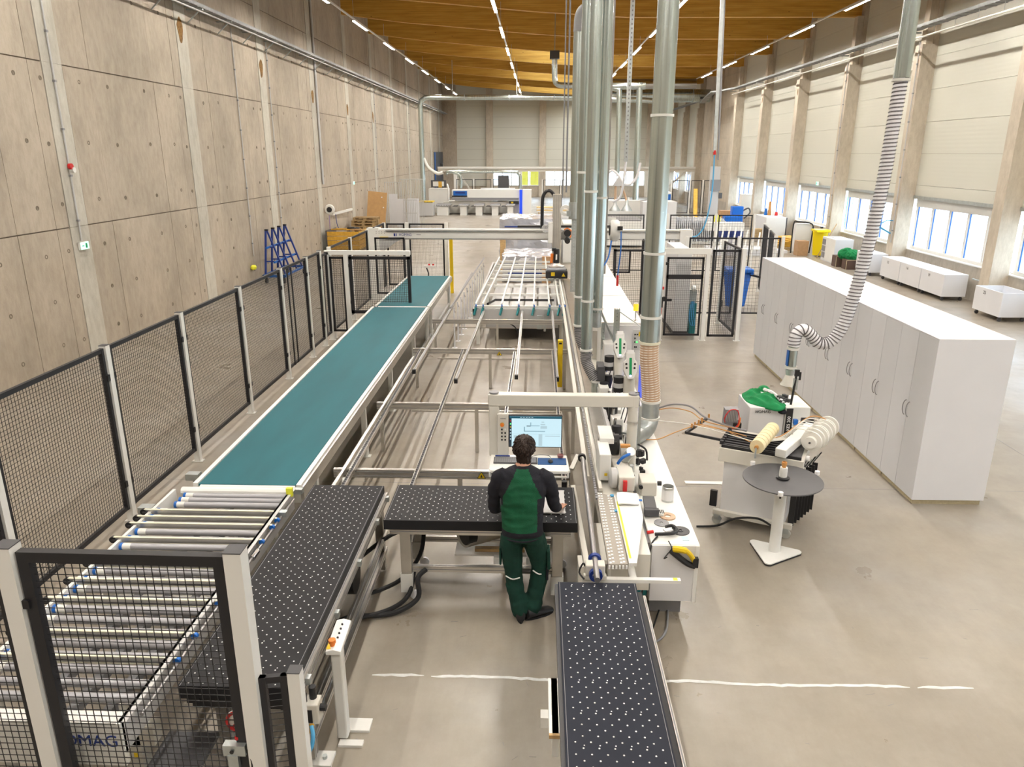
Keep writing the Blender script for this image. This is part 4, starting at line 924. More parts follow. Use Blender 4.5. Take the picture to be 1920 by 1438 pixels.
# ================================================================== terminal arch with monitor
t = thing('operator_terminal', 'cream arch carrying a monitor, keyboard shelf and button panel in front of the worker', 'terminal', (.3, 7.6, .85))
MB().box(-.51, -.40, 7.55, 7.66, 1.02, 1.60).build('left_post', 'cream', t, bevel=.01); MB().box(-.515, 1.10, 7.545, 7.665, 1.60, 1.73).build('top_beam', 'cream', t, bevel=.01)
MB().cyl((-.455, 7.6, 1.735), (-.455, 7.6, 1.75), .052, n=20).build('post_cap', 'mid_grey', t); MB().cyl((1.045, 7.6, 1.735), (1.045, 7.6, 1.75), .055, n=20).build('post_cap', 'mid_grey', t)
rp = MB().cyl((1.045, 7.6, .85), (1.045, 7.6, 1.72), .056, n=20).build('right_post', 'cream', t, smooth=True)
for z in (1.42, 1.12): MB().lathe((1.045, 7.6, z), [(.057, -.015), (.062, -.015), (.062, .015), (.057, .015)], 20).build('post_band', 'alu', rp)
MB().box(1.11, 1.14, 7.6, 7.63, .9, 1.6).build('conduit', 'galv', t); MB().tube([(1.06, 7.6, 1.75), (1.10, 7.6, 1.76), (1.11, 7.6, 1.6)], .006, 5).build('cable', 'rubber', t)
bp_ = MB().box(-.42, -.295, 7.52, 7.58, .96, 1.52).build('button_panel', 'cream', t, bevel=.01)
MB().cyl((-.365, 7.52, 1.40), (-.365, 7.515, 1.40), .024, n=18).build('yellow_ring', 'orange_board', bp_); MB().cyl((-.365, 7.515, 1.40), (-.365, 7.49, 1.40), .017, n=14).build('stop_button', 'orange', bp_)
for i in range(2):
    for j in range(4): MB().cbox((-.368 + .036 * i, 7.517, 1.345 - .04 * j), (.018, .006, .018)).build('push_button', 'black' if (i, j) != (1, 0) else 'paper', bp_)
MB().box(-.385, -.32, 7.515, 7.52, 1.03, 1.045).build('type_plate', 'mid_grey', bp_); text('HOMAG', .016, (-.355, 7.518, 1.47), (PI / 2, 0, 0), 'mid_grey', t)
mo = MB().box(-.295, .285, 7.52, 7.56, 1.14, 1.51).build('monitor', 'black', t, bevel=.004)
MB().box(-.285, .275, 7.517, 7.52, 1.15, 1.50).build('screen', 'screen', mo)
s = MB().box(-.285, .275, 7.515, 7.517, 1.475, 1.50).build('title_bar', 'screen_bar', mo); MB().box(-.285, -.262, 7.515, 7.517, 1.15, 1.475).build('side_bar', 'screen_dark', mo)
for (x0, x1, z0, z1, c_) in ((-.13, .10, 1.325, 1.332, 'screen_line'), (-.13, -.12, 1.332, 1.38, 'screen_line'), (-.10, -.06, 1.385, 1.392, 'screen_dark'), (-.05, .04, 1.39, 1.395, 'screen_line'), (-.06, -.052, 1.385, 1.43, 'screen_line'), (.05, .12, 1.36, 1.39, 'screen_pale'), (.05, .10, 1.40, 1.415, 'screen_pale'), (.06, .09, 1.43, 1.44, 'screen_pale'), (-.26, .27, 1.295, 1.298, 'screen_pale'), (.03, .07, 1.16, 1.295, 'screen_pale'), (.10, .26, 1.27, 1.28, 'screen_pale'), (-.24, -.1, 1.25, 1.28, 'screen_pale')):
    MB().box(x0, x1, 7.515, 7.517, z0, z1).build('screen_graphic', c_, mo)
for k, c_ in enumerate(('red', 'green_led', 'yellow', 'screen_pale', 'screen_pale', 'screen_pale', 'screen_pale')): MB().box(-.280, -.268, 7.513, 7.515, 1.44 - .035 * k, 1.455 - .035 * k).build('icon', c_, mo)
for i in range(5): MB().box(-.17 + .03 * i, -.15 + .03 * i, 7.513, 7.515, 1.484, 1.491).build('icon', 'screen_pale', mo)
sh = MB(); sh.prism([(-.49, 7.16), (-.46, 7.13), (.33, 7.13), (.36, 7.16), (.34, 7.56), (-.49, 7.56)], 'z', 1.00, 1.035); shelf = sh.build('keyboard_shelf', 'white', t, bevel=.008)
MB().box(-.47, .33, 7.13, 7.145, .955, .975).box(-.49, -.47, 7.13, 7.2, .955, 1.02).box(.33, .35, 7.13, 7.2, .955, 1.02).build('grab_rail', 'white', shelf, bevel=.003)
kb = tag(MB().box(-.45, .02, 7.30, 7.46, 1.035, 1.05).build('keyboard', 'dark_grey', bevel=.003), 'black keyboard on the white shelf below the monitor', 'keyboard')
mb = MB(); [mb.box(-.44 + .0235 * i, -.42 + .0235 * i, 7.31 + .024 * j, 7.33 + .024 * j, 1.05, 1.056) for i in range(19) for j in range(6) if i != 14]; mb.build('keys', 'mid_grey', kb, stuff=True)
tag(MB().box(.025, .33, 7.29, 7.47, 1.035, 1.039).build('mouse_mat', 'blue'), 'blue mouse mat beside the keyboard', 'mouse mat').data.materials[0] = mat('mat_blue', (.01, .07, .22), .6)
ms_ = tag(MB().ball((.16, 7.36, 1.048), .03, 12, 8, (.9, 1.4, .55)).build('mouse', 'black', smooth=True), 'black computer mouse on the blue mat', 'mouse'); MB().tube([(.16, 7.40, 1.05), (.15, 7.50, 1.05), (.05, 7.53, 1.05), (-.05, 7.50, 1.04)], .004, 5, 5).build('cord', 'mid_grey', ms_)
tag(MB().cyl((-.44, 7.50, 1.045), (-.28, 7.50, 1.045), .008, n=8).build('pen', 'navy'), 'dark blue pen at the left back edge of the keyboard shelf', 'pen')
tag(MB().lathe((.27, 7.50, 1.036), [(.03, 0), (.035, .03), (.03, .03), (.02, .01)], 14).build('dish', 'violet', smooth=True), 'small reddish dish at the right back edge of the keyboard shelf', 'dish').data.materials[0] = mat('dull_red', (.30, .12, .12), .5)

# ================================================================== ducts from the ceiling
def clampring(parent, p, r, m_='galv', ax='z'):
    return MB().lathe(p, [(r, -.014), (r + .013, -.014), (r + .013, .014), (r, .014)], 24, ax).build('clamp_ring', 'roller_end' if m_ == 'galv' else m_, parent, smooth=True)
def ribs(parent, pts, r, m_, pitch=.035, smooth=8, wr=.005, name='hose_spiral'):
    q = []; P = [Vector(p) for p in pts]
    for i in range(len(P) - 1):
        p0 = P[max(i - 1, 0)]; p1 = P[i]; p2 = P[i + 1]; p3 = P[min(i + 2, len(P) - 1)]
        for k in range(smooth * 4):
            t_ = k / (smooth * 4); q.append(.5 * ((2 * p1) + (p2 - p0) * t_ + (2 * p0 - 5 * p1 + 4 * p2 - p3) * t_ * t_ + (3 * p1 - p0 - 3 * p2 + p3) * t_ ** 3))
    q.append(P[-1]); L_ = [0]
    for a, b in zip(q[:-1], q[1:]): L_.append(L_[-1] + (b - a).length)
    out = []; prev = None; i = 0; s_ = 0; n_ = 12; ds = pitch / n_
    while s_ < L_[-1]:
        while i < len(L_) - 2 and L_[i + 1] < s_: i += 1
        f = (s_ - L_[i]) / max(1e-6, L_[i + 1] - L_[i]); p = q[i].lerp(q[i + 1], f); d = (q[i + 1] - q[i]).normalized()
        if prev is None: a = d.cross(Vector((0, 1, .01))).normalized()
        else: a = (prev - d * prev.dot(d)).normalized()
        prev = a; b = d.cross(a); th = 2 * PI * s_ / pitch; out.append(p + (a * math.cos(th) + b * math.sin(th)) * r); s_ += ds
    return MB().tube(out, wr, 4).build(name, m_, parent, stuff=True)
t = thing('duct', 'wide steel extraction duct from the ceiling ending in a beige hose and an elbow', 'duct', (1.36, 8.7, 2.0))
MB().cyl((1.352, 8.7, 2.05), (1.352, 8.7, 9.6), .116, n=28).build('steel_pipe', 'duct', t, smooth=True)
hp = [(1.355, 8.7, 2.06), (1.36, 8.7, 1.85), (1.385, 8.7, 1.6), (1.405, 8.7, 1.42), (1.408, 8.7, 1.30)]
h = MB().tube(hp, .112, 24, 6).build('beige_hose', 'beige_hose', t, smooth=True); ribs(h, hp, .113, 'roller_end', .030, 6, .004)
MB().tube([(1.408, 8.7, 1.32), (1.408, 8.7, 1.12), (1.40, 8.68, 1.02), (1.34, 8.58, .96), (1.22, 8.42, .95), (1.05, 8.22, .95)], .108, 24, 5).build('elbow', 'galv', t, smooth=True)
clampring(t, (1.352, 8.7, 4.6), .116); clampring(t, (1.352, 8.7, 3.1), .116); clampring(t, (1.353, 8.7, 2.35), .116); clampring(t, (1.355, 8.7, 2.04), .116, 'belt_cream'); clampring(t, (1.408, 8.7, 1.30), .110); clampring(t, (1.408, 8.7, 1.08), .108)
MB().lathe((1.22, 8.42, .95), [(.108, -.01), (.118, -.01), (.118, .01), (.108, .01)], 24, 'y').build('clamp_ring', 'galv', t)
t = thing('duct', 'front duct of the tight bundle, ending in a grey ribbed hose over the machine', 'duct', (.76, 10.2, 1.7))
bx = (0.701, 10.200, 3.435)[0]
MB().cyl((bx, 10.2, 1.52), (bx, 10.2, 9.6), .078, n=24).build('steel_pipe', 'duct', t, smooth=True)
hp = [(bx, 10.2, 1.54), (bx + .0, 10.2, 1.40), (bx + .07, 10.15, 1.24), (bx + .15, 10.1, 1.12)]
h = MB().tube(hp, .072, 20, 6).build('grey_hose', 'grey_hose', t, smooth=True); ribs(h, hp, .075, 'dark_grey', .026, 6, .0055)
MB().cyl((bx + .15, 10.1, .90), (bx + .15, 10.1, 1.14), .068, n=20).build('stub', 'duct', t, smooth=True)
for z in (3.72, 2.25, 1.55, 1.12): clampring(t, (bx + (.15 if z < 1.2 else 0), 10.2 if z > 1.2 else 10.1, z), .078 if z > 1.2 else .07)
t = thing('duct', 'left duct of the tight bundle, standing behind the front one', 'duct', (.7, 10.7, 1.7))
ax_ = (0.622, 10.800, 3.390)[0]
MB().cyl((ax_, 10.8, 1.75), (ax_, 10.8, 9.6), .072, n=24).build('steel_pipe', 'duct', t, smooth=True)
hp = [(ax_, 10.8, 1.77), (ax_ + .01, 10.8, 1.6), (ax_ + .08, 10.75, 1.42), (ax_ + .16, 10.7, 1.30)]
h = MB().tube(hp, .066, 20, 6).build('grey_hose', 'grey_hose', t, smooth=True); ribs(h, hp, .069, 'dark_grey', .026, 6, .0055)
for z in (3.95, 2.2, 1.77): clampring(t, (ax_, 10.8, z), .072)
t = thing('duct', 'right duct of the tight bundle beside the black perforated cable rail', 'duct', (.95, 11.0, 1.7))
cx = (0.894, 10.900, 3.383)[0]
MB().cyl((cx, 10.9, 1.95), (cx, 10.9, 9.6), .078, n=24).build('steel_pipe', 'duct', t, smooth=True)
MB().cyl((cx, 10.9, 1.72), (cx, 10.9, 1.97), .068, n=20).build('stub', 'galv', t, smooth=True)
for z in (3.6, 2.0): clampring(t, (cx, 10.9, z), .078)
t = thing('duct', 'duct with a domed black top behind the tight bundle, with a valve', 'duct', (.7, 14, 3))
ex = (0.674, 14.000, 4.090)[0]
MB().cyl((ex, 14, 3.35), (ex, 14, 6.2), .095, n=24).build('steel_pipe', 'duct', t, smooth=True); MB().tube([(ex, 14, 6.2), (ex + .02, 14, 6.45), (ex + .10, 14, 6.55), (ex + .22, 14, 6.5)], .10, 20, 4).build('bend', 'mid_grey', t, smooth=True)
v = MB().cyl((ex, 14, 3.05), (ex, 14, 3.35), .11, n=16).cbox((ex, 14, 3.15), (.3, .16, .1)).build('valve', 'galv', t); MB().lathe((ex - .17, 14, 3.2), [(.05, -.03), (.10, -.03), (.10, .03), (.05, .03)], 18, 'y').build('hand_wheel', 'white', v)
t = thing('cable_rail', 'vertical perforated cable rail right of the duct bundle', 'rail', (1.1, 11.5, 2))
rx = (1.046, 12.000, 4.106)[0]
MB().box(rx - .04, rx + .0, 11.95, 12.05, 2.35, 9.5).build('rail', 'galv', t); MB().box(rx + .0, rx + .05, 11.97, 12.03, 2.35, 9.5).build('rail_flange', 'steel', t)
mb = MB(); [mb.box(rx - .03, rx - .012, 11.94, 11.951, 2.4 + .06 * k, 2.435 + .06 * k) for k in range(118)]; mb.build('slots', 'black', t, stuff=True)
t = thing('hose_reel', 'white hose reel with a blue hose hanging beside the duct bundle', 'reel', (1.15, 12, 2.7))
hx, hz = (1.213, 12.000, 3.036)[0], (1.213, 12.000, 3.036)[2]
MB().lathe((hx, 12, hz), [(.05, -.07), (.15, -.07), (.17, -.04), (.17, .04), (.15, .07), (.05, .07)], 26, 'x').build('drum', 'white', t, smooth=True); MB().lathe((hx - .075, 12, hz), [(.001, -.01), (.08, -.01), (.08, .01), (.001, .01)], 20, 'x').build('side_disc', 'black', t)
MB().cbox((hx + .07, 11.85, hz + .05), (.08, .08, .06)).build('outlet', 'black', t); MB().box(rx, hx + .02, 11.98, 12.02, hz + .12, hz + .2).build('bracket', 'white', t)
MB().tube([(hx + .09, 11.84, hz), (hx + .09, 11.8, hz - .3), (hx + .06, 11.8, hz - .68)], .010, 6, 4).build('blue_hose', 'blue', t); MB().tube([(hx + .06, 11.8, hz - .68), (hx + .06, 11.8, hz - .85)], .018, 8).build('red_nozzle', 'red', t)
MB().tube([(hx - .05, 11.9, hz - .15), (hx - .1, 11.8, hz - .4), (hx - .2, 11.7, hz - .55)], .012, 6, 4).build('feed_hose', 'blue', t)
for (px, lab, r_, yy, z0) in ((1, 'thin dark hanging rod left of the duct bundle, leftmost of two', .012, 14.5, 3.4), (2, 'thin dark hanging rod just left of the domed duct', .016, 14.5, 3.5)):
    x = ((0.460, 14.500, 5.021) if px == 1 else (0.528, 14.500, 5.021))[0]
    tag(MB().cyl((x, yy, z0), (x, yy, 9.5), r_, n=8).build('hanging_rod', 'mid_grey'), lab, 'rod')
t = thing('cable_rail', 'perforated rail hanging between the duct bundle and the wide duct', 'rail', (1.9, 20, 5))
x = (2.243, 20.000, 7.047)[0]; MB().box(x - .05, x + .05, 19.95, 20.05, 4.0, 9.5).build('rail', 'galv', t)
mb = MB(); [mb.box(x - .015, x + .015, 19.94, 19.951, 4.1 + .1 * k, 4.14 + .1 * k) for k in range(53)]; mb.build('slots', 'mid_grey', t, stuff=True)
MB().tube([(x, 20, 4.0), (x - .05, 20, 3.4), (x - .12, 20, 3.1), (x - .3, 20, 3.0)], .03, 8, 4).build('hanging_hose', 'white_cable', t)
perf = thing('perforated_post', 'grey green perforated post rising behind the gantry column', 'post', (.8, 14, 1.7)); perforated(perf, (0.669, 14.000, 2.762)[0], 14.0, 1.70, 3.2, .09, 'galv', 'white_cable')

# hanging pipe with a long clear hose above the strip magazine
t = thing('suction_hose', 'long ribbed clear hose hanging from a steel pipe above the tape magazine', 'hose', (4.0, 9, 5))
MB().cyl((4.01, 9.0, 5.0), (4.01, 9.0, 9.5), .085, n=24).build('steel_pipe', 'duct', t, smooth=True); clampring(t, (4.01, 9, 4.98), .085)
hp = [(4.01, 9, 5.0), (4.00, 9, 4.6), (3.97, 9, 3.8), (3.90, 9, 3.1), (3.83, 9, 2.6), (3.74, 9, 2.2), (3.62, 9, 2.0), (3.48, 9, 1.97), (3.38, 9, 2.06), (3.27, 9, 2.14), (3.19, 9, 2.08), (3.17, 9, 1.93)]
h = MB().tube(hp, .068, 20, 8).build('clear_hose', 'clear_hose', t, smooth=True); ribs(h, hp, .070, 'hose_spiral', .042, 8, .0085)
n_ = MB().cyl((3.17, 9, 1.62), (3.17, 9, 1.95), .060, n=20).build('nozzle_pipe', 'duct', t, smooth=True); clampring(n_, (3.17, 9, 1.90), .062); clampring(n_, (3.17, 9, 1.66), .062)
MB().cyl((3.165, 9, 1.63), (3.165, 9, 1.56), .062, .05, n=20).build('reducer', 'galv', n_, smooth=True); MB().lathe((3.165, 9, 1.46), [(.105, -.03), (.07, .04), (.05, .10), (.045, .10), (.062, .04), (.10, -.03)], 20).build('funnel', 'cream', t, smooth=True)
MB().box(3.107, 3.112, 8.96, 9.03, 1.68, 1.90).build('blue_reflection', 'blue', n_)  # blue reflection on the steel pipe, laid on as a thin coloured sliver

# ================================================================== tape magazine (edge strip unit)
t = thing('tape_magazine', 'white wheeled magazine unit feeding edge tapes, black grooved table on top', 'machine', (2.6, 8.1, 0))
RM = Matrix.Rotation(math.radians(-25.5), 3, 'Z'); OM = Vector((2.14, 8.03, 0))
def loc(mb): mb.v = [tuple(RM @ Vector(p) + OM) for p in mb.v]; return mb
loc(MB().box(.04, .78, .03, .62, .16, .93)).build('body', 'grey_white', t, bevel=.01); loc(MB().box(-.02, .90, -.02, .66, .80, .965)).build('top_frame', 'cream', t, bevel=.006)
loc(MB().box(-.03, .86, -.03, .03, .12, .18)).build('base_rail', 'cream', t, bevel=.004); loc(MB().box(-.03, .86, .60, .66, .12, .18)).build('base_rail', 'cream', t)
for (a, b) in ((.02, 0), (.80, 0), (.02, .62), (.80, .62)):
    loc(MB().cyl((a, b - .015, .055), (a, b + .015, .055), .055, n=14)).build('caster', 'tin', t, smooth=True); loc(MB().box(a - .03, a + .03, b - .03, b + .03, .06, .13)).build('caster_fork', 'galv', t)
loc(MB().box(.0, .86, .02, .52, .965, .985)).build('grooved_table', 'dark_grey', t)
mb = MB(); [mb.box(.0, .62, .04 + .075 * k, .05 + .075 * k, .985, 1.0) for k in range(7)]; loc(mb).build('groove_strips', 'black', t, stuff=True)
for k in range(7): loc(MB().box(-.03, .01, .035 + .075 * k, .075 + .075 * k, .985, 1.03)).build('guide_block', 'black', t)
loc(MB().box(.0, .87, .0, .02, .96, 1.0)).build('table_edge', 'black', t); loc(MB().cbox((.42, .012, 1.002), (.06, .02, .003))).build('label', 'paper', t)
ar = MB().bar((1.801, 8.397, 1.000), (2.200, 8.151, 1.000), .02, .03).bar((1.801, 8.397, 1.000), (2.156, 8.897, 1.000), .03, .03).build('front_bracket', 'black', t)
for p in ((1.893, 8.521, 1.030), (1.943, 8.578, 1.030), (2.004, 8.655, 1.030), (2.060, 8.734, 1.030), (2.176, 8.874, 1.030)): MB().cyl((p[0], p[1], 1.0), (p[0], p[1], 1.07), .012, n=8).build('guide_pin', 'orange_cable', ar)
for k, (pts, m_, r_) in enumerate((([(1.613, 9.290, 1.000), (1.784, 9.214, 1.080), (1.996, 9.136, 1.080), (2.122, 8.845, 1.040), (2.322, 8.618, 1.020), (2.529, 8.423, 1.020)], 'mid_grey', .012),
    ([(1.604, 9.226, 1.000), (1.775, 9.151, 1.050), (1.974, 9.013, 1.050), (2.077, 8.753, 1.030), (2.256, 8.616, 1.020), (2.507, 8.459, 1.020)], 'orange_cable', .006),
    ([(1.304, 8.204, 0.980), (1.433, 8.124, 1.020), (1.624, 8.269, 1.040), (1.835, 8.455, 1.040), (2.032, 8.600, 1.030), (2.482, 8.246, 1.020)], 'orange_cable', .006),
    ([(1.474, 8.815, 1.000), (1.924, 8.577, 1.030), (2.503, 8.094, 1.020)], 'spool_white', .006), ([(1.924, 8.577, 1.030), (2.250, 8.450, 1.020), (2.528, 7.963, 1.020)], 'orange_cable', .005))):
    MB().tube(pts, r_, 6, 6).build('edge_tape', m_, t)
P0, P1 = Vector((2.414, 7.616, 1.140)), Vector((2.762, 8.204, 1.140))
rl = MB(); n = 7
for k in range(n):
    a, b = P0.lerp(P1, k / n), P0.lerp(P1, (k + .88) / n); d = MB().cyl(a, b, .078, n=22).build('cream_roll', 'spool', t, smooth=True)
MB().cyl(P0 + (P0 - P1) * .04, P1, .022, n=12).build('roll_core', 'orange_cable', t); MB().cyl(P0 + (P0 - P1) * .05, P0 + (P0 - P1) * .05 + Vector((0, 0, -.12)), .01, n=8).build('core_pin', 'galv', t)
Q0, Q1 = Vector((3.082, 7.846, 1.120)), Vector((3.444, 8.334, 1.120))
ar = MB().bar((2.690, 7.660, 1.050), (3.264, 8.381, 1.100), .12, .10).build('roll_arm', 'white', t, bevel=.008)
for k in range(8):
    a = Q0.lerp(Q1, k / 7); b = a + (Q1 - Q0).normalized() * .022; MB().cyl(a, b, .115 + .01 * (k % 3), n=26).build('white_coil', 'spool_white', t, smooth=True)
hubc = Q0 - (Q1 - Q0).normalized() * .05; MB().cyl(hubc, Q0, .065, n=22).build('coil_hub', 'spool_white', t, smooth=True); MB().cyl(hubc - (Q1 - Q0).normalized() * .01, hubc, .012, n=10).build('hub_pin', 'dark_grey', t)
MB().prism([(0, 0), (.26, 0), (.22, .2), (.05, .22)], 'y', -.01, .01)
for k in range(6): MB().tube([Q0.lerp(Q1, k / 6) + Vector((0, 0, .12)), Q0.lerp(Q1, k / 6) + Vector((-.18, .05, .13)), Vector((2.953, 8.168, 1.030)) + Vector((-.02 * k, .01 * k, 0)), Vector((2.661, 8.108, 1.010)) + Vector((-.02 * k, .02 * k, 0))], .006, 5, 6).build('edge_tape', 'spool_white' if k < 5 else 'orange_cable', t)
MB().cbox((2.86, 7.86, .93), (.20, .16, .10), rz=-.45).build('end_block', 'white', t); MB().cbox((2.98, 7.80, .88), (.10, .14, .03), rz=-.45).build('bracket', 'black', t)
mb_ = MB().cyl((3.02, 7.86, .92), (3.08, 7.83, .92), .03, n=14).build('small_wheel', 'paper', t, smooth=True)
for k in range(7):   # black cassette plates at the side
    loc(MB().cbox((.835 + .024 * k, .04 + .088 * k, .45), (.062, .014, .60))).build('cassette_plate', 'black', t)
    loc(MB().cbox((.85 + .024 * k, .04 + .088 * k, .82), (.012, .02, .16), ry=.5)).build('cassette_lever', 'galv' if k % 2 else 'black', t)
loc(MB().box(-.10, -.02, .10, .14, .16, .36)).build('side_fin', 'black', t); loc(MB().box(.72, .745, .015, .028, .72, .84)).build('handle_slot', 'black', t)
MB().tube([(1.897, 7.885, 0.020), (2.142, 7.901, 0.030), (2.318, 7.792, 0.180), (2.539, 7.723, 0.220), (2.688, 7.694, 0.150)], .013, 8, 6).build('black_cable', 'rubber', t)
cb = MB().box(2.60, 3.02, 8.62, 9.15, .02, 1.25).build('control_cabinet', 'grey_white', t, bevel=.008); text('HOMAG', .05, (2.76, 8.612, 1.20), (PI / 2, 0, 0), 'dark_grey', t)
MB().box(3.03, 3.12, 8.60, 8.68, .02, 1.26).build('blade_column', 'white', t); MB().box(3.035, 3.115, 8.59, 8.60, .7, 1.25).build('black_panel', 'black', t); text('KES 200', .055, (3.075, 8.588, 1.06), (PI / 2, 0, 0) if False else __import__('mathutils').Euler((PI / 2, -PI / 2, 0)), 'paper', t)
MB().box(3.12, 3.45, 8.55, 9.2, .80, 1.02).build('side_unit', 'white', t, bevel=.008); MB().box(3.13, 3.42, 8.85, 9.35, 1.02, 1.18).build('side_box', 'white', t, bevel=.008)
MB().cbox((3.32, 8.64, 1.07), (.14, .10, .05)).cbox((3.32, 8.64, 1.11), (.16, .03, .02)).build('clamp', 'black', t, bevel=.005); MB().cbox((3.18, 8.66, 1.06), (.05, .05, .06)).build('blue_block', 'blue', t)
MB().cyl((3.12, 8.72, 1.26), (3.16, 8.74, 1.68), .014, n=10).cbox((3.16, 8.74, 1.66), (.05, .03, .08)).cbox((3.20, 8.74, 1.62), (.02, .02, .1)).build('adjusting_rod', 'black', t); MB().cbox((3.155, 8.74, 1.52), (.05, .03, .14)).build('scale_plate', 'galv', t)
random.seed(4); mb = MB(); [mb.cbox((3.04 + random.uniform(-.06, .06), 8.80 + random.uniform(-.1, .1), 1.29 + random.uniform(-.02, .05)), (.04, .04, .04), rz=random.random()) for k in range(12)]; mb.build('mechanism', 'dark_grey', t, stuff=True)
MB().cbox((2.92, 9.05, 1.30), (.16, .12, .04)).build('red_label_box', 'white_cable', t); MB().cbox((2.92, 9.0, 1.325), (.09, .03, .004)).build('red_label', 'red', t)
cb2 = MB().cbox((2.40, 8.72, 1.10), (.16, .10, .22), rx=.1).build('cooling_unit', 'mid_grey', t); mb = MB(); [mb.cbox((2.34 + .02 * k, 8.665, 1.12), (.004, .01, .14)) for k in range(7)]; mb.build('fins', 'light_grey', cb2, stuff=True)
MB().tube([(2.32, 8.64, 1.05), (2.30, 8.6, 1.12), (2.36, 8.6, 1.22), (2.46, 8.62, 1.2), (2.48, 8.62, 1.04), (2.40, 8.6, .98), (2.32, 8.62, 1.02)], .007, 6, 5).build('red_cable', 'red', cb2)
MB().tube([(2.44, 8.62, .98), (2.48, 8.6, 1.02), (2.5, 8.62, 1.12)], .007, 6, 4).build('orange_cable', 'orange', cb2); MB().cbox((2.48, 8.72, .98), (.10, .12, .10)).build('dark_block', 'black', cb2)
# crumpled green jacket
def cloth_blob(pts, name, m_, seed=0, vox=.012, amp=.02):
    mb = MB()
    for p, r, sc in pts: mb.ball(p, r, 16, 10, sc)
    o = mb.build('tmp', m_); md = o.modifiers.new('r', 'REMESH'); md.mode = 'VOXEL'; md.voxel_size = vox; md.use_smooth_shade = True
    md = o.modifiers.new('s', 'SMOOTH'); md.iterations = 6
    me = bpy.data.meshes.new_from_object(o.evaluated_get(bpy.context.evaluated_depsgraph_get())); bpy.data.objects.remove(o)
    for v in me.vertices:
        n_ = Vector(v.normal); q = v.co * 9 + Vector((seed, 0, 0)); r_ = 1 - abs(noise.noise(q)) * 2; v.co += n_ * amp * (r_ - .4) + n_ * amp * .4 * noise.noise(v.co * 30)
    me.name = name; r = bpy.data.objects.new(name, me); COL.objects.link(r); return r
def jacket_mesh(outline, cz, top, seed):
    P = [Vector((p[0], p[1])) for p in outline]; c = sum(P, Vector((0, 0))) / len(P); B = []; n = len(P); sub = 6
    for i in range(n):
        for k in range(sub):
            t_ = k / sub; p0, p1, p2, p3 = P[i - 1], P[i], P[(i + 1) % n], P[(i + 2) % n]
            B.append(.5 * ((2 * p1) + (p2 - p0) * t_ + (2 * p0 - 5 * p1 + 4 * p2 - p3) * t_ * t_ + (3 * p1 - p0 - 3 * p2 + p3) * t_ ** 3))
    mb = MB(); m_ = 26; N_ = len(B)
    for r in range(m_ + 1):
        s_ = 1 - r / m_ * .985
        for q in B:
            x, y = (c + (q - c) * s_); e = 1 - s_ ** 4
            fold = 1 - abs(noise.noise(Vector((x * 7 + y * 5, y * 4 - x * 3, seed)))) * 2.6; fine = noise.noise(Vector((x * 22 + y * 9, y * 14, seed + 3)))
            mb.v.append((x, y, cz + e * (top * (.55 + .45 * (1 - s_)) + .050 * fold + .010 * fine) + .012 * (1 - e) * noise.noise(Vector((x * 15, y * 15, 0)))))
    for r in range(m_):
        for k in range(N_): mb.f.append((r * N_ + k, r * N_ + (k + 1) % N_, (r + 1) * N_ + (k + 1) % N_, (r + 1) * N_ + k))
    mb.f.append(tuple((m_) * N_ + k for k in range(N_))); b0 = len(mb.v)
    mb.v += [(q.x, q.y, cz - .02) for q in B]; mb.f += [(k, b0 + k, b0 + (k + 1) % N_, (k + 1) % N_) for k in range(N_)]; mb.f.append(tuple(b0 + N_ - 1 - k for k in range(N_)))
    return mb
jk = jacket_mesh([(2.627, 9.108, 1.270), (2.740, 9.265, 1.300), (2.824, 9.223, 1.300), (2.932, 9.418, 1.320), (3.037, 9.398, 1.320), (3.038, 9.095, 1.300), (3.057, 8.823, 1.270), (3.047, 8.658, 1.250), (2.919, 8.535, 1.250), (2.810, 8.601, 1.260), (2.696, 8.697, 1.260), (2.617, 8.838, 1.260)], 1.255, .07, 4).build('jacket', 'jacket_green', smooth=True)
jk.data.set_sharp_from_angle(angle=3.0)
jk.data.materials.clear(); jk.data.materials.append(M('jacket_green')); tag(jk, 'crumpled green work jacket thrown on the tape magazine cabinet', 'jacket')
MB().tube([(2.86, 8.98, 1.37), (2.93, 8.88, 1.36), (2.98, 8.79, 1.33), (3.02, 8.70, 1.29)], .022, 6, 4).build('grey_zip_band', 'white_cable', jk, smooth=True); MB().ball((3.0, 8.62, 1.20), .05, 10, 6, (1.2, .8, .6)).build('dark_cuff', 'dark_cloth', jk, smooth=True)

# turntable for coils
t = thing('coil_turntable', 'round grey coil turntable on a white column with a rounded triangular foot', 'turntable', (2.63, 7.33, 0))
MB().cyl((2.63, 7.33, .885), (2.63, 7.33, .897), .41, n=56).build('disc', mat('slate', (.095, .095, .10), .5, var=.08, vscale=5), t, smooth=True)
MB().lathe((2.63, 7.33, .897), [(.065, 0), (.07, .008), (.07, .018), (.04, .022), (.04, .03)], 28).build('hub_flange', 'black', t, smooth=True); MB().lathe((2.63, 7.33, .92), [(.040, 0), (.042, .06), (.040, .10), (.036, .11)], 24).build('hub_sleeve', 'white', t, smooth=True)
MB().lathe((2.63, 7.33, 1.03), [(.022, 0), (.022, .02), (.028, .025), (.028, .055), (.024, .06), (.018, .06), (.018, .03)], 12).build('brass_nut', 'orange_cable', t)
MB().box(2.61, 2.66, 7.30, 7.36, .86, .885).build('bearing', 'black', t); MB().prism([(2.575 + .055 + .062 * math.cos(a) * 1.0, 7.33 + .045 * math.sin(a)) for a in [2 * PI * k / 24 for k in range(24)]], 'z', .02, .88).build('column', 'white', t, smooth=True)
mb = MB(); pts = []
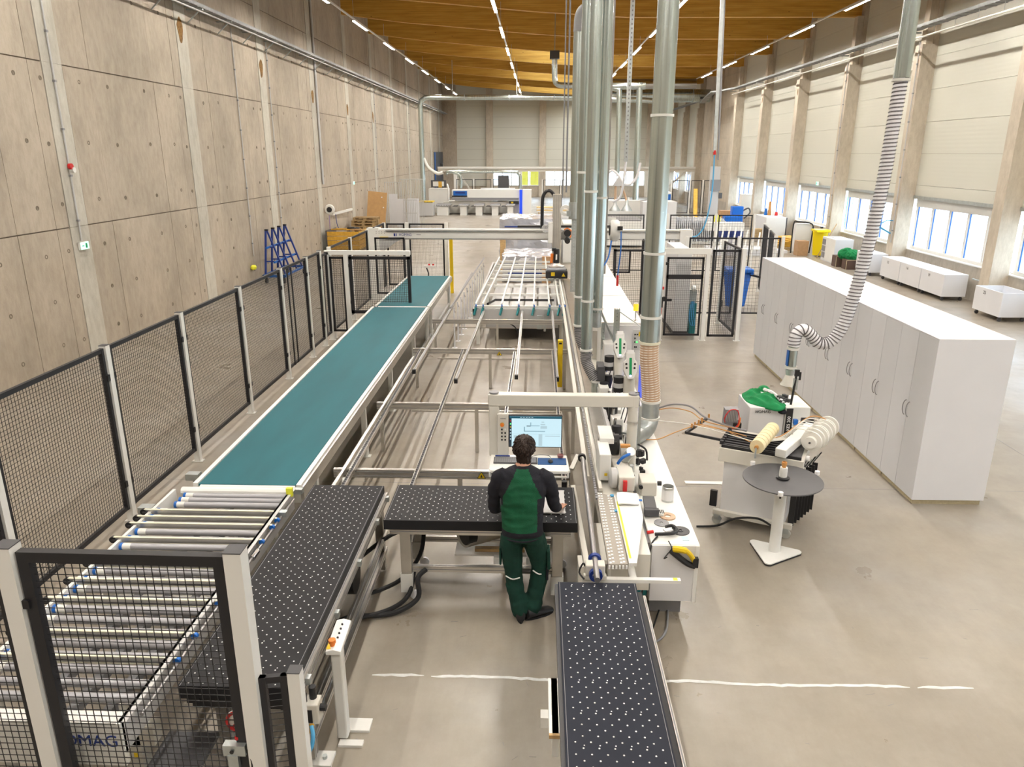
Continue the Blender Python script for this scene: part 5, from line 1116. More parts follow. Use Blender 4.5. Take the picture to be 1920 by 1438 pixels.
for (cx_, cy_), a0 in (((2.47, 7.52), 80), ((2.50, 7.10), 200), ((2.87, 7.32), 320)):
    for k in range(7): a_ = math.radians(a0 + k * 20); pts.append((cx_ + .05 * math.cos(a_), cy_ + .05 * math.sin(a_)))
mb.prism(pts, 'z', .022, .035); mb.build('foot_plate', 'white', t)
mb = MB(); mb.prism([(x, y) for x, y in pts], 'z', .004, .022); mb.build('rubber_edge', 'rubber', t)
for a_ in (120, 250, 18):
    x, y = 2.63 + .43 * math.cos(math.radians(a_)), 7.33 + .43 * math.sin(math.radians(a_)); MB().cyl((x, y, .89), (x, y, .93), .026, n=14).build('edge_roller', 'paper', t, smooth=True)
    MB().bar((2.63 + .3 * math.cos(math.radians(a_)), 7.33 + .3 * math.sin(math.radians(a_)), .87), (x, y, .87), .02, .03).build('roller_arm', 'black', t)

# ================================================================== cabinets
names = ['nearest', 'second', 'third', 'fourth', 'fifth', 'sixth', 'seventh', 'farthest']
CX0, CX1, CY, CW, CH = 4.70, 5.58, 8.60, .894, 2.13
def cabinet():
    t = thing('cabinet', names[0], 'cabinet', (0, 0, 0), 'white cabinets in the long row')
    MB().box(.02, .88, 0, CW - .004, .07, CH - .02).build('carcass', 'white_board', t); MB().box(0, .88, .003, CW - .004, CH - .019, CH).build('top_board', 'white_board', t)
    MB().box(.03, .86, .02, CW - .02, 0, .07).build('plinth_board', 'board_edge', t)
    for k in range(2):
        d = MB().box(0, .019, .002 + k * CW / 2, (k + 1) * CW / 2 - .004, .072, CH - .022).build('door', 'white_board', t)
        s = -1 if k == 0 else 1; yc = CW / 2 + s * .045
        pts = [(-.003, yc, 1.22), (-.02, yc + s * .016, 1.20), (-.028, yc + s * .028, 1.15), (-.028, yc + s * .028, 1.09), (-.02, yc + s * .016, 1.04), (-.003, yc, 1.02)]
        pts = [(a, b - s * .0 + 0, c) for a, b, c in pts]
        MB().tube([(p[0], yc + .022 * math.sin((p[2] - 1.02) / .2 * PI), p[2]) for p in pts], .0055, 6, 4).build('handle', 'mid_grey', d)
    return t
c0 = cabinet(); c0.location = (CX0, CY, 0)
lab = ['white two door cabinet at the near end of the row', 'second white cabinet from the near end of the row', 'third white cabinet from the near end of the row', 'fourth white cabinet from the near end of the row', 'fourth white cabinet from the far end of the row', 'third white cabinet from the far end of the row', 'second white cabinet from the far end of the row', 'white cabinet at the far end of the row, beside the mesh enclosure']
c0['label'] = lab[0]
MB().box(0, .88, -.016, 0, .07, CH).build('side_board', 'white_board', c0).matrix_parent_inverse = Matrix.Identity(4)
c1 = None
for k in range(1, 8):
    if c1 is None:
        c1 = copy_tree(c0)
        for ch in list(c1.children):
            if ch.name.startswith('side_board'): bpy.data.objects.remove(ch)
        c = c1
    else: c = copy_tree(c1)
    c.location = (CX0, CY + CW * k, 0); c['label'] = lab[k]

# crates on casters
def crate(x0, x1, y0, y1, num, lab, z1=.76, open_=True):
    t = thing('rolling_crate', lab, 'crate', ((x0 + x1) / 2, (y0 + y1) / 2, 0))
    z0 = .13; w_ = .03
    mb = MB().box(x0, x0 + w_, y0, y1, z0, z1); mb.build('side_wall', 'white_board', t); MB().box(x1 - w_, x1, y0, y1, z0, z1).build('side_wall', 'white_board', t)
    MB().box(x0 + w_, x1 - w_, y0, y0 + w_, z0, z1).build('side_wall', 'white_board', t); MB().box(x0 + w_, x1 - w_, y1 - w_, y1, z0, z1).build('side_wall', 'white_board', t)
    MB().box(x0 + w_, x1 - w_, y0 + w_, y1 - w_, z0, z0 + .03).build('floor_board', 'white_board', t)
    if not open_: MB().box(x0, x1, y0, y1, z1, z1 + .02).build('lid', 'white_board', t)
    for x in (x0 + .08, x1 - .08):
        for y in (y0 + .1, y1 - .1): MB().cyl((x, y - .02, .05), (x, y + .02, .05), .05, n=14).box(x - .025, x + .025, y - .03, y + .03, .08, .13).build('caster', 'dark_grey', t, smooth=True)
    if num: text(num, .13, (x0 - .003, y1 - (y1 - y0) * .36 if len(num) > 1 else y0, z1 - .12), __import__('mathutils').Euler((PI / 2, 0, -PI / 2)), 'dark_grey', t)
crate(12.02, 12.72, 25.08, 26.45, '12', 'white rolling crate marked twelve, far end of the joined three', open_=False); crate(12.02, 12.72, 23.68, 25.05, '16', 'white rolling crate marked sixteen, middle of the joined three', open_=False); crate(12.02, 12.72, 22.28, 23.65, '19', 'white rolling crate marked nineteen, near end of the joined three', open_=False)
crate(12.0, 12.75, 19.35, 20.6, '25', 'open white rolling crate marked 25 near the window wall'); crate(11.86, 12.46, 26.95, 28.15, '', 'plain white rolling crate beyond the joined three', open_=False)

# ================================================================== wall services
def tray(parent, pts, w_, name='tray_section'):
    for a, b in zip(pts[:-1], pts[1:]):
        a, b = Vector(a), Vector(b); o = MB().bar(a, b, w_, .012).build(name, 'tray', parent); d = (b - a).normalized(); s = d.cross(Vector((0, 0, 1))).normalized() * w_ / 2
        MB().bar(a + s + Vector((0, 0, .05)), b + s + Vector((0, 0, .035)), .008, .08).build('tray_flange', 'tray', o); MB().bar(a - s + Vector((0, 0, .05)), b - s + Vector((0, 0, .035)), .008, .08).build('tray_flange', 'tray', o)
        n = int((b - a).length / .5); mb = MB()
        for k in range(n): p = a.lerp(b, (k + .5) / n); mb.bar(p - s + Vector((0, 0, -.012)), p + s + Vector((0, 0, -.012)), .06, .012)
        if n: mb.build('rungs', 'mid_grey', o, stuff=True)
t = thing('cable_tray', 'galvanised cable tray running along the left concrete wall', 'cable tray', (-9.4, 21, 8))
tray(t, [(-9.38, 8, 8.0), (-9.38, 72, 8.0), (-9.2, 77.3, 7.9)], .36)
MB().cyl((-9.15, 8, 7.86), (-9.15, 72, 7.86), .025, n=8).build('conduit', 'light_grey', t)
mb = MB(); [mb.bar((-9.58, y, 7.93), (-9.12, y, 7.93), .04).bar((-9.58, y, 7.6), (-9.2, y, 7.93), .03) for y in [8 + 1.98 * k for k in range(33)]]; mb.build('wall_brackets', 'galv', t, stuff=True)
t = thing('cable_tray', 'galvanised cable tray running along the columns of the window wall', 'cable tray', (12.3, 21, 8))
tray(t, [(12.28, 8, 8.06), (12.28, 50.2, 8.06), (11.5, 53.0, 8.06), (11.5, 56.5, 7.6), (12.2, 59, 8.0), (12.28, 77, 8.0)], .34)
MB().cyl((12.05, 8, 7.72), (12.05, 50, 7.72), .03, n=8).build('conduit', 'cream', t)
mb = MB(); [mb.bar((12.5, y, 7.98), (12.1, y, 7.98), .05) for y in [yc - .23 for yc in col_y if yc < 52]]; mb.build('column_brackets', 'galv', t, stuff=True)
mb = MB(); [mb.cyl((12.05, 8.5 + 1.2 * k, 7.72), (12.05, 8.5 + 1.2 * k, 7.98), .006, n=5) for k in range(34)]; mb.build('conduit_hangers', 'galv', t, stuff=True)
def conduit(x, y, z0, z1, lab, dz=.9, r=.018):
    c_ = MB().cyl((x, y, z0), (x, y, z1), r, n=8).build('conduit', 'light_grey'); tag(c_, lab, 'pipe')
    for k in range(int((z1 - z0) / dz)): MB().box(x - .025, x + .025, y - .03, y + .03, z0 + .4 + dz * k, z0 + .44 + dz * k).build('pipe_clip', 'mid_grey', c_)
conduit(-9.56, 15.42, 2.45, 9, 'grey conduit on the nearest pilaster, running down to the exit sign'); conduit(-9.57, 24.85, .9, 7.9, 'grey conduit on the left wall behind the blue trolley'); conduit(-9.56, 27.9, 1.5, 7.9, 'thin conduit on the pilaster above the blue trolley')
conduit(-9.54, 33.75, 2.9, 12, 'conduit rising above the cable tray on the left wall', r=.05); conduit(-9.56, 45.6, 2.9, 7.9, 'conduit on the left wall above the farther exit sign'); conduit(-9.56, 57.6, 3, 7.9, 'thin conduit on the far part of the left wall')
conduit(12.46, 26.95, 1.2, 7.7, 'conduit on the window wall column beside the marked crates'); conduit(12.46, 32.9, 1.2, 7.7, 'conduit on the column next to the blue hose holder')
s = tag(MB().cyl((-9.56, 15.42, 3.95), (-9.50, 15.42, 3.95), .06, n=16).build('siren', 'red'), 'red and white siren on the nearest pilaster', 'alarm'); MB().cyl((-9.55, 15.46, 3.88), (-9.48, 15.46, 3.88), .055, n=14).build('siren_base', 'white', s)
def exit_sign(p, rz, lab):
    e = thing('exit_sign', lab, 'exit sign', p); e.rotation_euler = (0, 0, 0)
    x, y, z = p; s_ = -1 if rz else 1
    MB().box(x, x + s_ * .05, y - .15, y + .15, z - .08, z + .08).build('housing', 'white', e); MB().box(x + s_ * .05, x + s_ * .054, y - .14, y + .14, z - .07, z + .07).build('lit_face', 'exit_green', e)
    MB().box(x + s_ * .054, x + s_ * .056, y + .02, y + .09, z - .05, z + .05).box(x + s_ * .054, x + s_ * .056, y - .10, y - .02, z - .01, z + .012).build('pictogram', 'green_paint', e)
exit_sign((-9.58, 15.45, 2.35), 0, 'lit green exit sign on the nearest pilaster of the left wall'); exit_sign((-9.58, 39.4, 2.75), 0, 'small lit exit sign farther along the left wall, above the pallets'); exit_sign((12.96, 36.0, 2.88), 1, 'lit exit sign over the glazed door in the window wall')
t = thing('hose_reel', 'white wall hose reel with a black centre on the left wall', 'reel', (-9.3, 33.8, 1.8))
MB().lathe((-9.35, 33.8, 1.80), [(.05, -.07), (.20, -.07), (.23, -.03), (.23, .03), (.20, .07), (.05, .07)], 22, 'y').build('drum', 'white', t, smooth=True); MB().lathe((-9.35, 33.71, 1.80), [(.001, 0), (.12, 0), (.12, .02), (.001, .02)], 18, 'y').build('centre', 'black', t)
MB().tube([(-9.1, 33.8, 1.6), (-9.05, 33.8, 1.1), (-8.95, 33.9, .95), (-8.6, 34.2, .85)], .015, 6, 4).build('hose', 'navy', t); MB().tube([(-9.38, 33.75, 1.55), (-9.38, 33.75, .7)], .02, 6).build('feed_pipe', 'violet', t)
tag(MB().bar((-9.55, 34.5, 1.55), (-9.4, 34.5, 1.55), .10, .10).bar((-9.4, 34.5, 1.55), (-9.3, 37.6, 1.55), .10, .10).build('swing_arm', 'white'), 'white horizontal arm on the left wall beside the hose reel', 'arm')
# orange wooden crate with offcuts
t = thing('wooden_crate', 'orange plank crate full of offcuts under the wall hose reel', 'crate', (-8.9, 33.8, 0))
for k in range(4): MB().box(-9.35, -7.95, 33.0, 33.03, .12 + .2 * k, .30 + .2 * k).build('plank', 'orange_board', t)
for k in range(4): MB().box(-7.95, -7.92, 33.0, 34.6, .12 + .2 * k, .30 + .2 * k).build('plank', 'orange_board', t)
MB().box(-9.38, -9.33, 32.98, 34.6, 0, .95).build('steel_side', 'dark_grey', t); MB().box(-9.33, -7.95, 33.03, 34.6, 0, .12).build('pallet_base', 'pallet_wood', t)
random.seed(3)
for k in range(9): MB().cbox((-9.0 + .13 * k, 33.5 + random.uniform(-.2, .4), .95 + random.uniform(-.03, .04)), (.5, .1, .05), rz=random.uniform(-.5, .5)).build('offcut', 'orange_board' if k < 6 else 'wood', t)
MB().tube([(-8.5, 33.4, 1.0), (-8.2, 33.4, 1.02), (-8.0, 33.5, .98)], .06, 8, 2).build('dark_roll', 'black', t)
# pallets
random.seed(8)
def pallet(x, y, z, lab, rz=0):
    t = thing('pallet', lab, 'pallet', (0, 0, 0))
    for k in range(5): MB().box(-.6, .6, -.4 + .175 * k, -.4 + .175 * k + .1, .12, .142).build('deck_board', 'pallet_wood', t)
    for k in range(3): MB().box(-.6, .6, -.4 + .35 * k, -.4 + .35 * k + .1, 0, .022).build('bottom_board', 'pallet_wood', t)
    for i in range(3):
        for k in range(3): MB().box(-.6 + .525 * i, -.6 + .525 * i + .15, -.4 + .35 * k, -.4 + .35 * k + .1, .022, .12).build('block', 'pallet_wood', t)
    t.location = (x, y, z); t.rotation_euler = (0, 0, rz); return t
pall = [pallet(-8.7, 37.9, .0, 'pallet at the bottom of the stack by the left wall')]
for k in range(1, 8):
    c_ = copy_tree(pall[0]); c_.location = (-8.7 + random.uniform(-.05, .05), 37.9, .144 * k); c_['label'] = ['second', 'third', 'fourth', 'fifth', 'sixth', 'seventh', 'topmost'][k - 1] + (' pallet from the bottom' if k < 7 else ' pallet') + ' of the front stack by the left wall'; c_['group'] = 'pallets stacked by the left wall'
for k in range(2):
    c_ = copy_tree(pall[0]); c_.location = (-8.9, 39.6, .72 + .144 * k); c_['label'] = ['lower pallet of the tilted pair on the back stack by the left wall', 'top pallet of the tilted pair on the back stack by the left wall'][k]; c_.rotation_euler = (0, 0, PI / 2)
for k in range(5):
    c_ = copy_tree(pall[0]); c_.location = (-8.9, 39.6, .144 * k); c_['label'] = ['lowest pallet', 'second pallet from the bottom', 'third pallet from the bottom', 'fourth pallet from the bottom', 'fifth pallet from the bottom'][k] + ' of the back stack by the left wall'; c_['group'] = 'pallets in the back stack by the left wall'; c_.rotation_euler = (0, 0, PI / 2)
md = MB().cbox((-8.95, 41.8, 1.12), (1.05, .03, 2.15), ry=.10, rx=-.06).build('board', 'mdf'); tag(md, 'large tan board leaning behind the pallets', 'board')
for p in ((-8.62, 41.74, 1.9), (-8.55, 41.76, 1.35), (-9.0, 41.8, .9)): MB().cyl((p[0], p[1], p[2]), (p[0], p[1] + .1, p[2]), .035, n=8).build('white_dot', 'paper', md)
for (x0, x1, y, z1, lab) in ((-9.12, -8.60, 46.3, 1.85, 'tall white board standing behind the tan board'), (-8.46, -7.95, 45.2, 1.62, 'white board left of the leaning grid racks'), (-7.86, -7.16, 45.6, 1.62, 'white board in front of the saw, right of the grid racks')):
    tag(MB().box(x0, x1, y, y + .04, 0, z1).build('board', 'white_board'), lab, 'board')
def grid_rack(x0, x1, y, z0, z1, lab, n, tilt=0):
    t = thing('grid_rack', lab, 'rack', ((x0 + x1) / 2, y, 0))
    for k in range(n + 1): x = x0 + (x1 - x0) * k / n; MB().box(x - .015, x + .015, y, y + .03, z0, z1).build('bar', 'light_grey', t)
    for z in (z0 + .02, (z0 + z1) / 2, z1 - .02): MB().box(x0, x1, y - .01, y + .03, z - .02, z + .02).build('rail', 'light_grey', t)
grid_rack(-9.4, -8.4, 46.6, .05, 2.55, 'left tall grid rack of thin steel bars against the left wall', 8); grid_rack(-8.35, -6.95, 46.0, .05, 2.75, 'wide tall grid rack of thin steel bars near the saw', 14); grid_rack(-7.98, -7.88 + .7, 44.9, .05, 1.6, 'short grid rack between two white boards', 8)
# A-frame trolley, blue
t = thing('a_frame_trolley', 'blue steel trolley of four tall A frames beside the left wall', 'trolley', (-9.0, 25.8, 0))
for k in range(4):
    y = 24.85 + .62 * k; f = MB().bar((-9.22, y, .3), (-9.08, y, 1.75), .06).bar((-8.55, y, .3), (-9.04, y, 1.75), .05).bar((-9.16, y, 1.2), (-8.87, y, 1.2), .04).bar((-9.2, y, .72), (-8.7, y, .72), .04).build('a_frame', 'navy', t); MB().box(-9.11, -9.0, y - .04, y + .04, 1.74, 1.79).build('top_cap', 'black', f)
for (x, z) in ((-9.22, .27), (-8.5, .27), (-9.02, 1.2), (-8.8, .72)): MB().bar((x, 24.6, z), (x, 27.0, z), .06).build('long_rail', 'blue', t)
MB().box(-9.25, -8.45, 24.6, 24.66, .22, .3).box(-9.25, -8.45, 26.94, 27.0, .22, .3).build('end_rail', 'blue', t)
for x in (-9.15, -8.55):
    for y in (24.7, 26.9): MB().cyl((x - .03, y, .09), (x + .03, y, .09), .09, n=14).bar((x, y, .1), (x, y, .24), .05).build('caster', 'black', t)
tag(MB().ball((-9.52, 24.6, .55), .10, 8, 5, (1, 1.4, .9)).build('cord_bundle', 'lemon'), 'small yellow bundle hanging on the wall beside the blue trolley', 'cord')

# ================================================================== far machines
t = thing('panel_saw', 'long white panel saw with blue stripe and five feed tables in the far hall', 'machine', (-4, 55, 0))
MB().box(-6.25, -1.35, 55.2, 56.4, 1.15, 1.70).build('pressure_beam', 'white', t); MB().box(-6.25, -1.4, 55.15, 55.3, .95, 1.15).build('grey_band', 'mid_grey', t); MB().box(-6.9, -1.4, 55.3, 56.6, .05, .85).build('machine_base', 'cream', t)
lb = MB().box(-6.15, -5.15, 55.15, 55.2, 1.30, 1.62).build('blue_panel', 'blue', t); MB().box(-6.0, -5.3, 55.14, 55.15, 1.44, 1.56).build('logo_bar', 'navy', lb); MB().box(-6.25, -5.15, 55.15, 55.2, 1.2, 1.29).build('dark_strip', 'black', t)
MB().box(-1.35, -1.15, 55.0, 55.2, .02, 1.72).build('blue_post', 'blue_glow', t); MB().box(-1.13, -.5, 55.1, 56.3, 0, 1.72).build('end_cabinet', 'white', t); MB().box(-2.1, -1.4, 55.0, 55.3, .72, .92).build('black_box', 'black', t); MB().box(-1.95, -1.8, 54.98, 55, .76, .88).build('yellow_square', 'yellow', t)
for k, (x0, x1) in enumerate(((-7.3, -6.25), (-5.65, -4.95), (-4.55, -3.85), (-3.4, -2.7), (-2.3, -1.65))):
    y0 = 53.6
    MB().box(x0, x1, y0, 55.2, .66, .74).build('feed_table', 'mid_grey', t); mb = MB(); [mb.box(x0 + .04 + (x1 - x0) * j / 9, x0 + .08 + (x1 - x0) * j / 9, y0 - .01, y0, .67, .73) for j in range(9)]; mb.build('table_edge_marks', 'white', t, stuff=True)
    MB().box(x0 + .12, x1 - .12, y0 + .1, y0 + .8, 0, .64).build('table_pedestal', 'white', t)
for k, (xa) in enumerate((-6.1, -4.8, -3.7, -2.6)): MB().box(xa, xa + .35, 53.9, 55.0, .60, .62).build('gap_shade', 'black', t)  # black sheets painting the shade in the gaps between feed tables
MB().box(-8.0, -6.6, 55.6, 56.8, .02, 1.75).build('left_cabinet', 'white', t); w_ = MB().box(-7.8, -6.7, 55.5, 55.6, 1.85, 2.35).build('window_frame', 'dark_grey', t); MB().box(-7.65, -6.85, 55.48, 55.5, 1.93, 2.27).build('window_white', 'white', w_); MB().box(-7.25, -7.0, 55.46, 55.48, 1.85, 2.27).build('yellow_flap', 'orange_board', w_)
MB().tube([(-6.55, 55.0, 2.1), (-6.45, 54.8, 1.7), (-6.45, 54.8, 1.0), (-6.2, 54.7, .95), (-6.0, 54.7, .95)], .06, 8, 4).build('swing_arm', 'white', t)
t = thing('waste_container', 'grey waste container with a yellow and black striped rim left of the saw', 'container', (-9, 54, 0))
MB().box(-8.35, -7.35, 52.8, 53.8, .04, .95).build('body', 'light_grey', t); MB().box(-8.37, -7.33, 52.78, 53.82, .95, 1.02).build('rim', 'yellow', t); mb = MB(); [mb.cbox((-8.3 + .1 * k, 52.77, .985), (.04, .01, .06), ry=.5) for k in range(10)]; mb.build('stripes', 'black', t, stuff=True)
def pipe(name, label, pts, r, m_='duct', n=14, sm=4, rings_=()):
    t = thing(name, label, 'duct', pts[0]); MB().tube(pts, r, n, sm).build('pipe', m_, t, smooth=True)
    return t
p_ = thing('duct', 'large round duct turning along the far hall from the left wall side', 'duct', (-8, 53, 4))
MB().tube([(-8.0, 53, 1.1), (-8.0, 53, 4), (-8.0, 53, 7.3), (-7.93, 53, 7.6), (-7.65, 53, 7.78), (-7.3, 53, 7.8), (-3, 53, 7.8), (2.2, 53, 7.75)], .17, 18, 1).build('pipe', 'duct', p_, smooth=True); MB().tube([(2.2, 53, 7.75), (7, 53, 7.6), (7.5, 53, 7.55)], .17, 18, 1).build('pipe', 'duct', p_, smooth=True)
MB().tube([(-7.9, 53, 3.9), (-7.6, 53, 3.3), (-7.0, 53, 2.9), (-6.6, 53, 2.95)], .11, 12, 4).build('beige_hose', 'roller_end', p_, smooth=True)
for x in (-5, -2, 1): MB().lathe((x, 53, 7.79), [(.17, -.03), (.19, -.03), (.19, .03), (.17, .03)], 18, 'x').build('joint_ring', 'galv', p_)
MB().cyl((-1.5, 53, 7.9), (-1.5, 53, 9.9), .02, n=6).cyl((-5.8, 53, 7.9), (-5.8, 53, 10.1), .02, n=6).build('hanger', 'galv', p_)
p_ = thing('duct', 'low extraction duct arching over the panel saw', 'duct', (-5, 56.8, 2.5))
MB().tube([(-6.7, 56.8, 2.75), (-6.4, 56.8, 2.92), (-2.0, 56.8, 2.92), (-1.5, 56.8, 2.8), (-1.35, 56.8, 2.5), (-1.35, 56.8, 1.72)], .12, 14, 3).build('pipe', 'duct', p_, smooth=True); MB().tube([(-6.3, 56.8, 2.88), (-5.9, 56.8, 2.75), (-5.75, 56.8, 2.4), (-5.75, 56.8, 1.72)], .11, 14, 3).build('pipe', 'duct', p_, smooth=True)
p_ = thing('duct', 'very large spiral duct under the ceiling at the far right', 'duct', (10, 60, 8.3))
MB().cyl((3.0, 60, 8.35), (12.8, 60, 8.35), .46, n=26).build('pipe', 'duct', p_, smooth=True); MB().cyl((5.0, 59, 9.1), (11.5, 59, 9.1), .36, n=22).build('upper_pipe', 'steel', p_, smooth=True)
for x in (4.5, 7.0, 9.5, 11.5): MB().lathe((x, 60, 8.35), [(.46, -.03), (.49, -.03), (.49, .03), (.46, .03)], 26, 'x').build('joint_ring', 'galv', p_)
p_ = thing('duct', 'horizontal duct behind the duct bundle with two drop pipes', 'duct', (4.5, 40, 7.4))
MB().cyl((2.4, 40, 7.42), (5.3, 40, 7.42), .16, n=18).build('pipe', 'duct', p_, smooth=True); MB().tube([(3.6, 40, 7.35), (3.95, 40, 7.25), (4.02, 40, 6.9), (4.06, 40, 3.2)], .13, 14, 3).build('drop_pipe', 'duct', p_, smooth=True); MB().tube([(5.0, 40, 7.4), (5.02, 40, 6.9), (5.08, 40, 0.0)], .15, 14, 2).build('drop_pipe', 'duct', p_, smooth=True)
p_ = thing('duct', 'duct with a square elbow left of the domed duct near the ceiling', 'duct', (1, 38, 8))
MB().tube([(0.707, 38.000, 8.595), (0.721, 38.000, 7.779), (0.778, 38.000, 7.425), (1.034, 38.000, 7.307), (1.617, 38.000, 7.305)], .13, 14, 2).build('pipe', 'duct', p_, smooth=True); MB().cyl((0.706, 38.000, 8.641), ((0.706, 38.000, 8.641)[0], 38, 12.2), .02, n=6).build('hanger', 'galv', p_); MB().cbox((0.706, 38.000, 8.641), (.45, .4, .35)).build('fan_box', 'dark_grey', p_)
# white working platform far behind
t = thing('steel_portal', 'long white steel frame crossing the far hall above the machines', 'frame', (2, 62, 3))
MB().box(-8.1, 12.45, 61.8, 62.1, 2.82, 3.1).build('beam', 'cream', t); MB().box(-8.1, 12.45, 61.7, 61.8, 3.05, 3.2).build('top_flange', 'white', t)
for x in (-6.7, -1.45, 4.0, 9.6, 12.3): MB().box(x - .13, x + .13, 61.8, 62.1, 0, 2.82).build('leg', 'white', t)
for (a, b) in ((-6.4, -5.0), (11.6, 9.2)): MB().bar((a, 61.9, 2.7), (b, 61.9, .6), .12).build('strut', 'cream', t)
MB().cyl((-7.8, 61.9, 3.2), (-7.8, 61.9, 3.45), .12, n=10).build('camera_dome', 'black', t)
# far mesh fences
def far_fence(y, xs, z1, lab, gap=.08):
    t = thing('safety_fence', lab, 'fence', (xs[0], y, 0))
    for x in xs: MB().box(x - .035, x + .035, y - .035, y + .035, 0, z1 + .03).build('post', 'white', t)
    for a, b in zip(xs[:-1], xs[1:]): panel(t, (a + gap, y, 0), (b - gap, y, 0), .15, z1, fw=.04, pitch=.09, r=.002)
far_fence(58.0, [-6.3, -4.9, -3.5, -2.2], 2.35, 'far mesh fence behind the panel saw'); far_fence(58.5, [.3, 1.7, 3.1], 2.3, 'far mesh fence behind the gantry column'); far_fence(54.5, [9.4, 10.7, 11.6, 12.3], 2.4, 'far mesh fence near the concrete corner of the window wall'); far_fence(41.5, [2.2, 3.6, 4.9], 1.9, 'mesh fence behind the vacuum lifter')
far_fence(27.0, [2.2, 3.85, 4.6, 6.3, 7.65], 2.14, 'mesh fence line behind the gantry leg on the right'); far_fence(19.5, [3.85, 5.18, 6.3], 2.14, 'mesh fence line behind the enclosure door', .06)
t = thing('safety_fence', 'slanted fence piece between the enclosure and the white boxes', 'fence', (6.6, 21.8, 0))
for p in ((6.3, 20.1), (6.65, 21.8), (7.0, 23.6)): post(t, p[0], p[1], 2.14)
panel(t, (6.32, 20.2, 0), (6.63, 21.7, 0), .15, 2.12); panel(t, (6.68, 21.9, 0), (6.98, 23.5, 0), .15, 2.12)
# enclosure with the access door
t = thing('mesh_enclosure', 'black mesh access door and side panel in a white frame beside the row of cabinets', 'fence', (3.8, 17.1, 0))
for x in (2.87, 3.88, 4.68): post(t, x, 17.1, 2.14, .09)
MB().box(2.82, 3.93, 17.05, 17.15, 2.02, 2.15).build('lintel_beam', 'white', t)
d = panel(t, (2.96, 17.1, 0), (3.80, 17.1, 0), .12, 1.95, fw=.045, mid=1.50, name='door'); MB().box(2.92, 2.99, 17.0, 17.06, 1.78, 1.84).build('door_closer', 'black', d)
panel(t, (3.98, 17.1, 0), (4.60, 17.1, 0), .10, 2.12, fw=.05); panel(t, (4.68, 17.2, 0), (4.68, 18.9, 0), .10, 2.12, fw=.05); panel(t, (1.75, 17.1, 0), (2.80, 17.1, 0), .15, 2.12); panel(t, (2.78, 17.15, 0), (2.70, 19.3, 0), .15, 2.12); post(t, 4.68, 19.0, 2.14)
lk = MB().box(2.90, 2.98, 16.98, 17.05, .95, 1.05).box(2.98, 3.10, 17.0, 17.05, .95, 1.0).box(2.84, 2.90, 17.0, 17.05, .80, 1.04).build('lock', 'black', t); MB().box(2.85, 2.88, 16.98, 17.0, .66, .80).box(2.86, 2.91, 17.0, 17.05, 1.22, 1.28).build('red_tag', 'red', lk)
panel(t, (1.75, 17.3, 0), (2.15, 17.3, 0), 1.55, 2.1, fw=.04)
t = thing('switch_cabinet', 'tall white switch cabinet inside the mesh enclosure', 'cabinet', (3.55, 18.4, 0)); MB().box(3.28, 3.62, 17.6, 19.2, .1, 2.05).build('body', 'grey_white', t, bevel=.01); MB().box(3.28, 3.62, 17.6, 19.2, 0, .1).build('plinth', 'dark_grey', t); MB().box(3.62, 3.625, 17.7, 18.35, .2, 1.95).box(3.62, 3.625, 18.4, 19.1, .2, 1.95).build('door', 'white', t)
t = thing('pneumatic_unit', 'silver pneumatic unit with blue hoses behind the mesh door', 'machine', (3.75, 17.9, .8))
MB().cbox((3.76, 17.9, .9), (.16, .16, .35)).build('body', 'galv', t); MB().cyl((3.72, 17.85, 1.1), (3.8, 17.85, 1.1), .09, n=12).build('gauge', 'tin', t)
for k in range(3): MB().tube([(3.72 + .03 * k, 17.8, .8), (3.68 + .05 * k, 17.75, .5), (3.72 + .05 * k, 17.75, .25), (3.80, 17.8, .2)], .014, 6, 4).build('blue_hose', 'sky_blue', t)
MB().box(3.7, 3.85, 17.8, 18.0, 0, .75).build('stand', 'teal_paint', t)
# hanging line with blue hose
t = thing('supply_drop', 'steel supply pipe hanging from the ceiling with a blue air hose', 'pipe', (5.35, 24, 4))
MB().bar((5.244, 24.000, 9.278), (5.390, 24.000, 4.247), .10, .06).build('channel', 'galv', t); MB().cyl((5.304, 24.000, 9.277), (5.506, 24.000, 4.012), .03, n=8).build('pipe', 'mid_grey', t)
MB().tube([(5.390, 24.000, 4.247), (5.407, 24.000, 3.219), (5.359, 24.000, 2.573), (5.237, 24.000, 1.998), (5.056, 24.000, 1.732), (4.861, 24.000, 1.648), (4.776, 24.000, 1.413)], .022, 8, 5).build('blue_hose', 'sky_blue', t); MB().cyl((5.386, 24.000, 4.294), (5.396, 24.000, 4.169), .045, n=8).build('red_coupling', 'red', t)
# vacuum lifter and tables behind the duct bundle
t = thing('vacuum_lifter', 'vacuum lifter with two funnel cups hanging over a white table', 'machine', (3.8, 36, 2))
MB().tube([(3.2, 36, 3.3), (3.45, 36, 3.45), (3.75, 36, 3.2), (4.0, 36, 2.85), (4.3, 36, 2.85), (4.6, 36, 3.2), (4.7, 36, 3.8)], .06, 10, 5).build('hose', 'white_cable', t, smooth=True)
MB().prism([(3.45, 2.75), (4.0, 2.75), (3.75, 3.2)], 'y', 35.9, 36.1).build('head', 'light_grey', t); MB().tube([(3.62, 36, 2.8), (3.62, 36, 2.1)], .06, 8).tube([(3.85, 36, 2.8), (4.0, 36, 2.5), (4.15, 36, 2.1)], .05, 8, 3).build('cup_hose', 'beige_hose', t)
for x in (3.62, 4.17): MB().lathe((x, 36, 1.62), [(.27, 0), (.27, .02), (.08, .3), (.06, .5)], 16).build('funnel', 'galv', t, smooth=True)
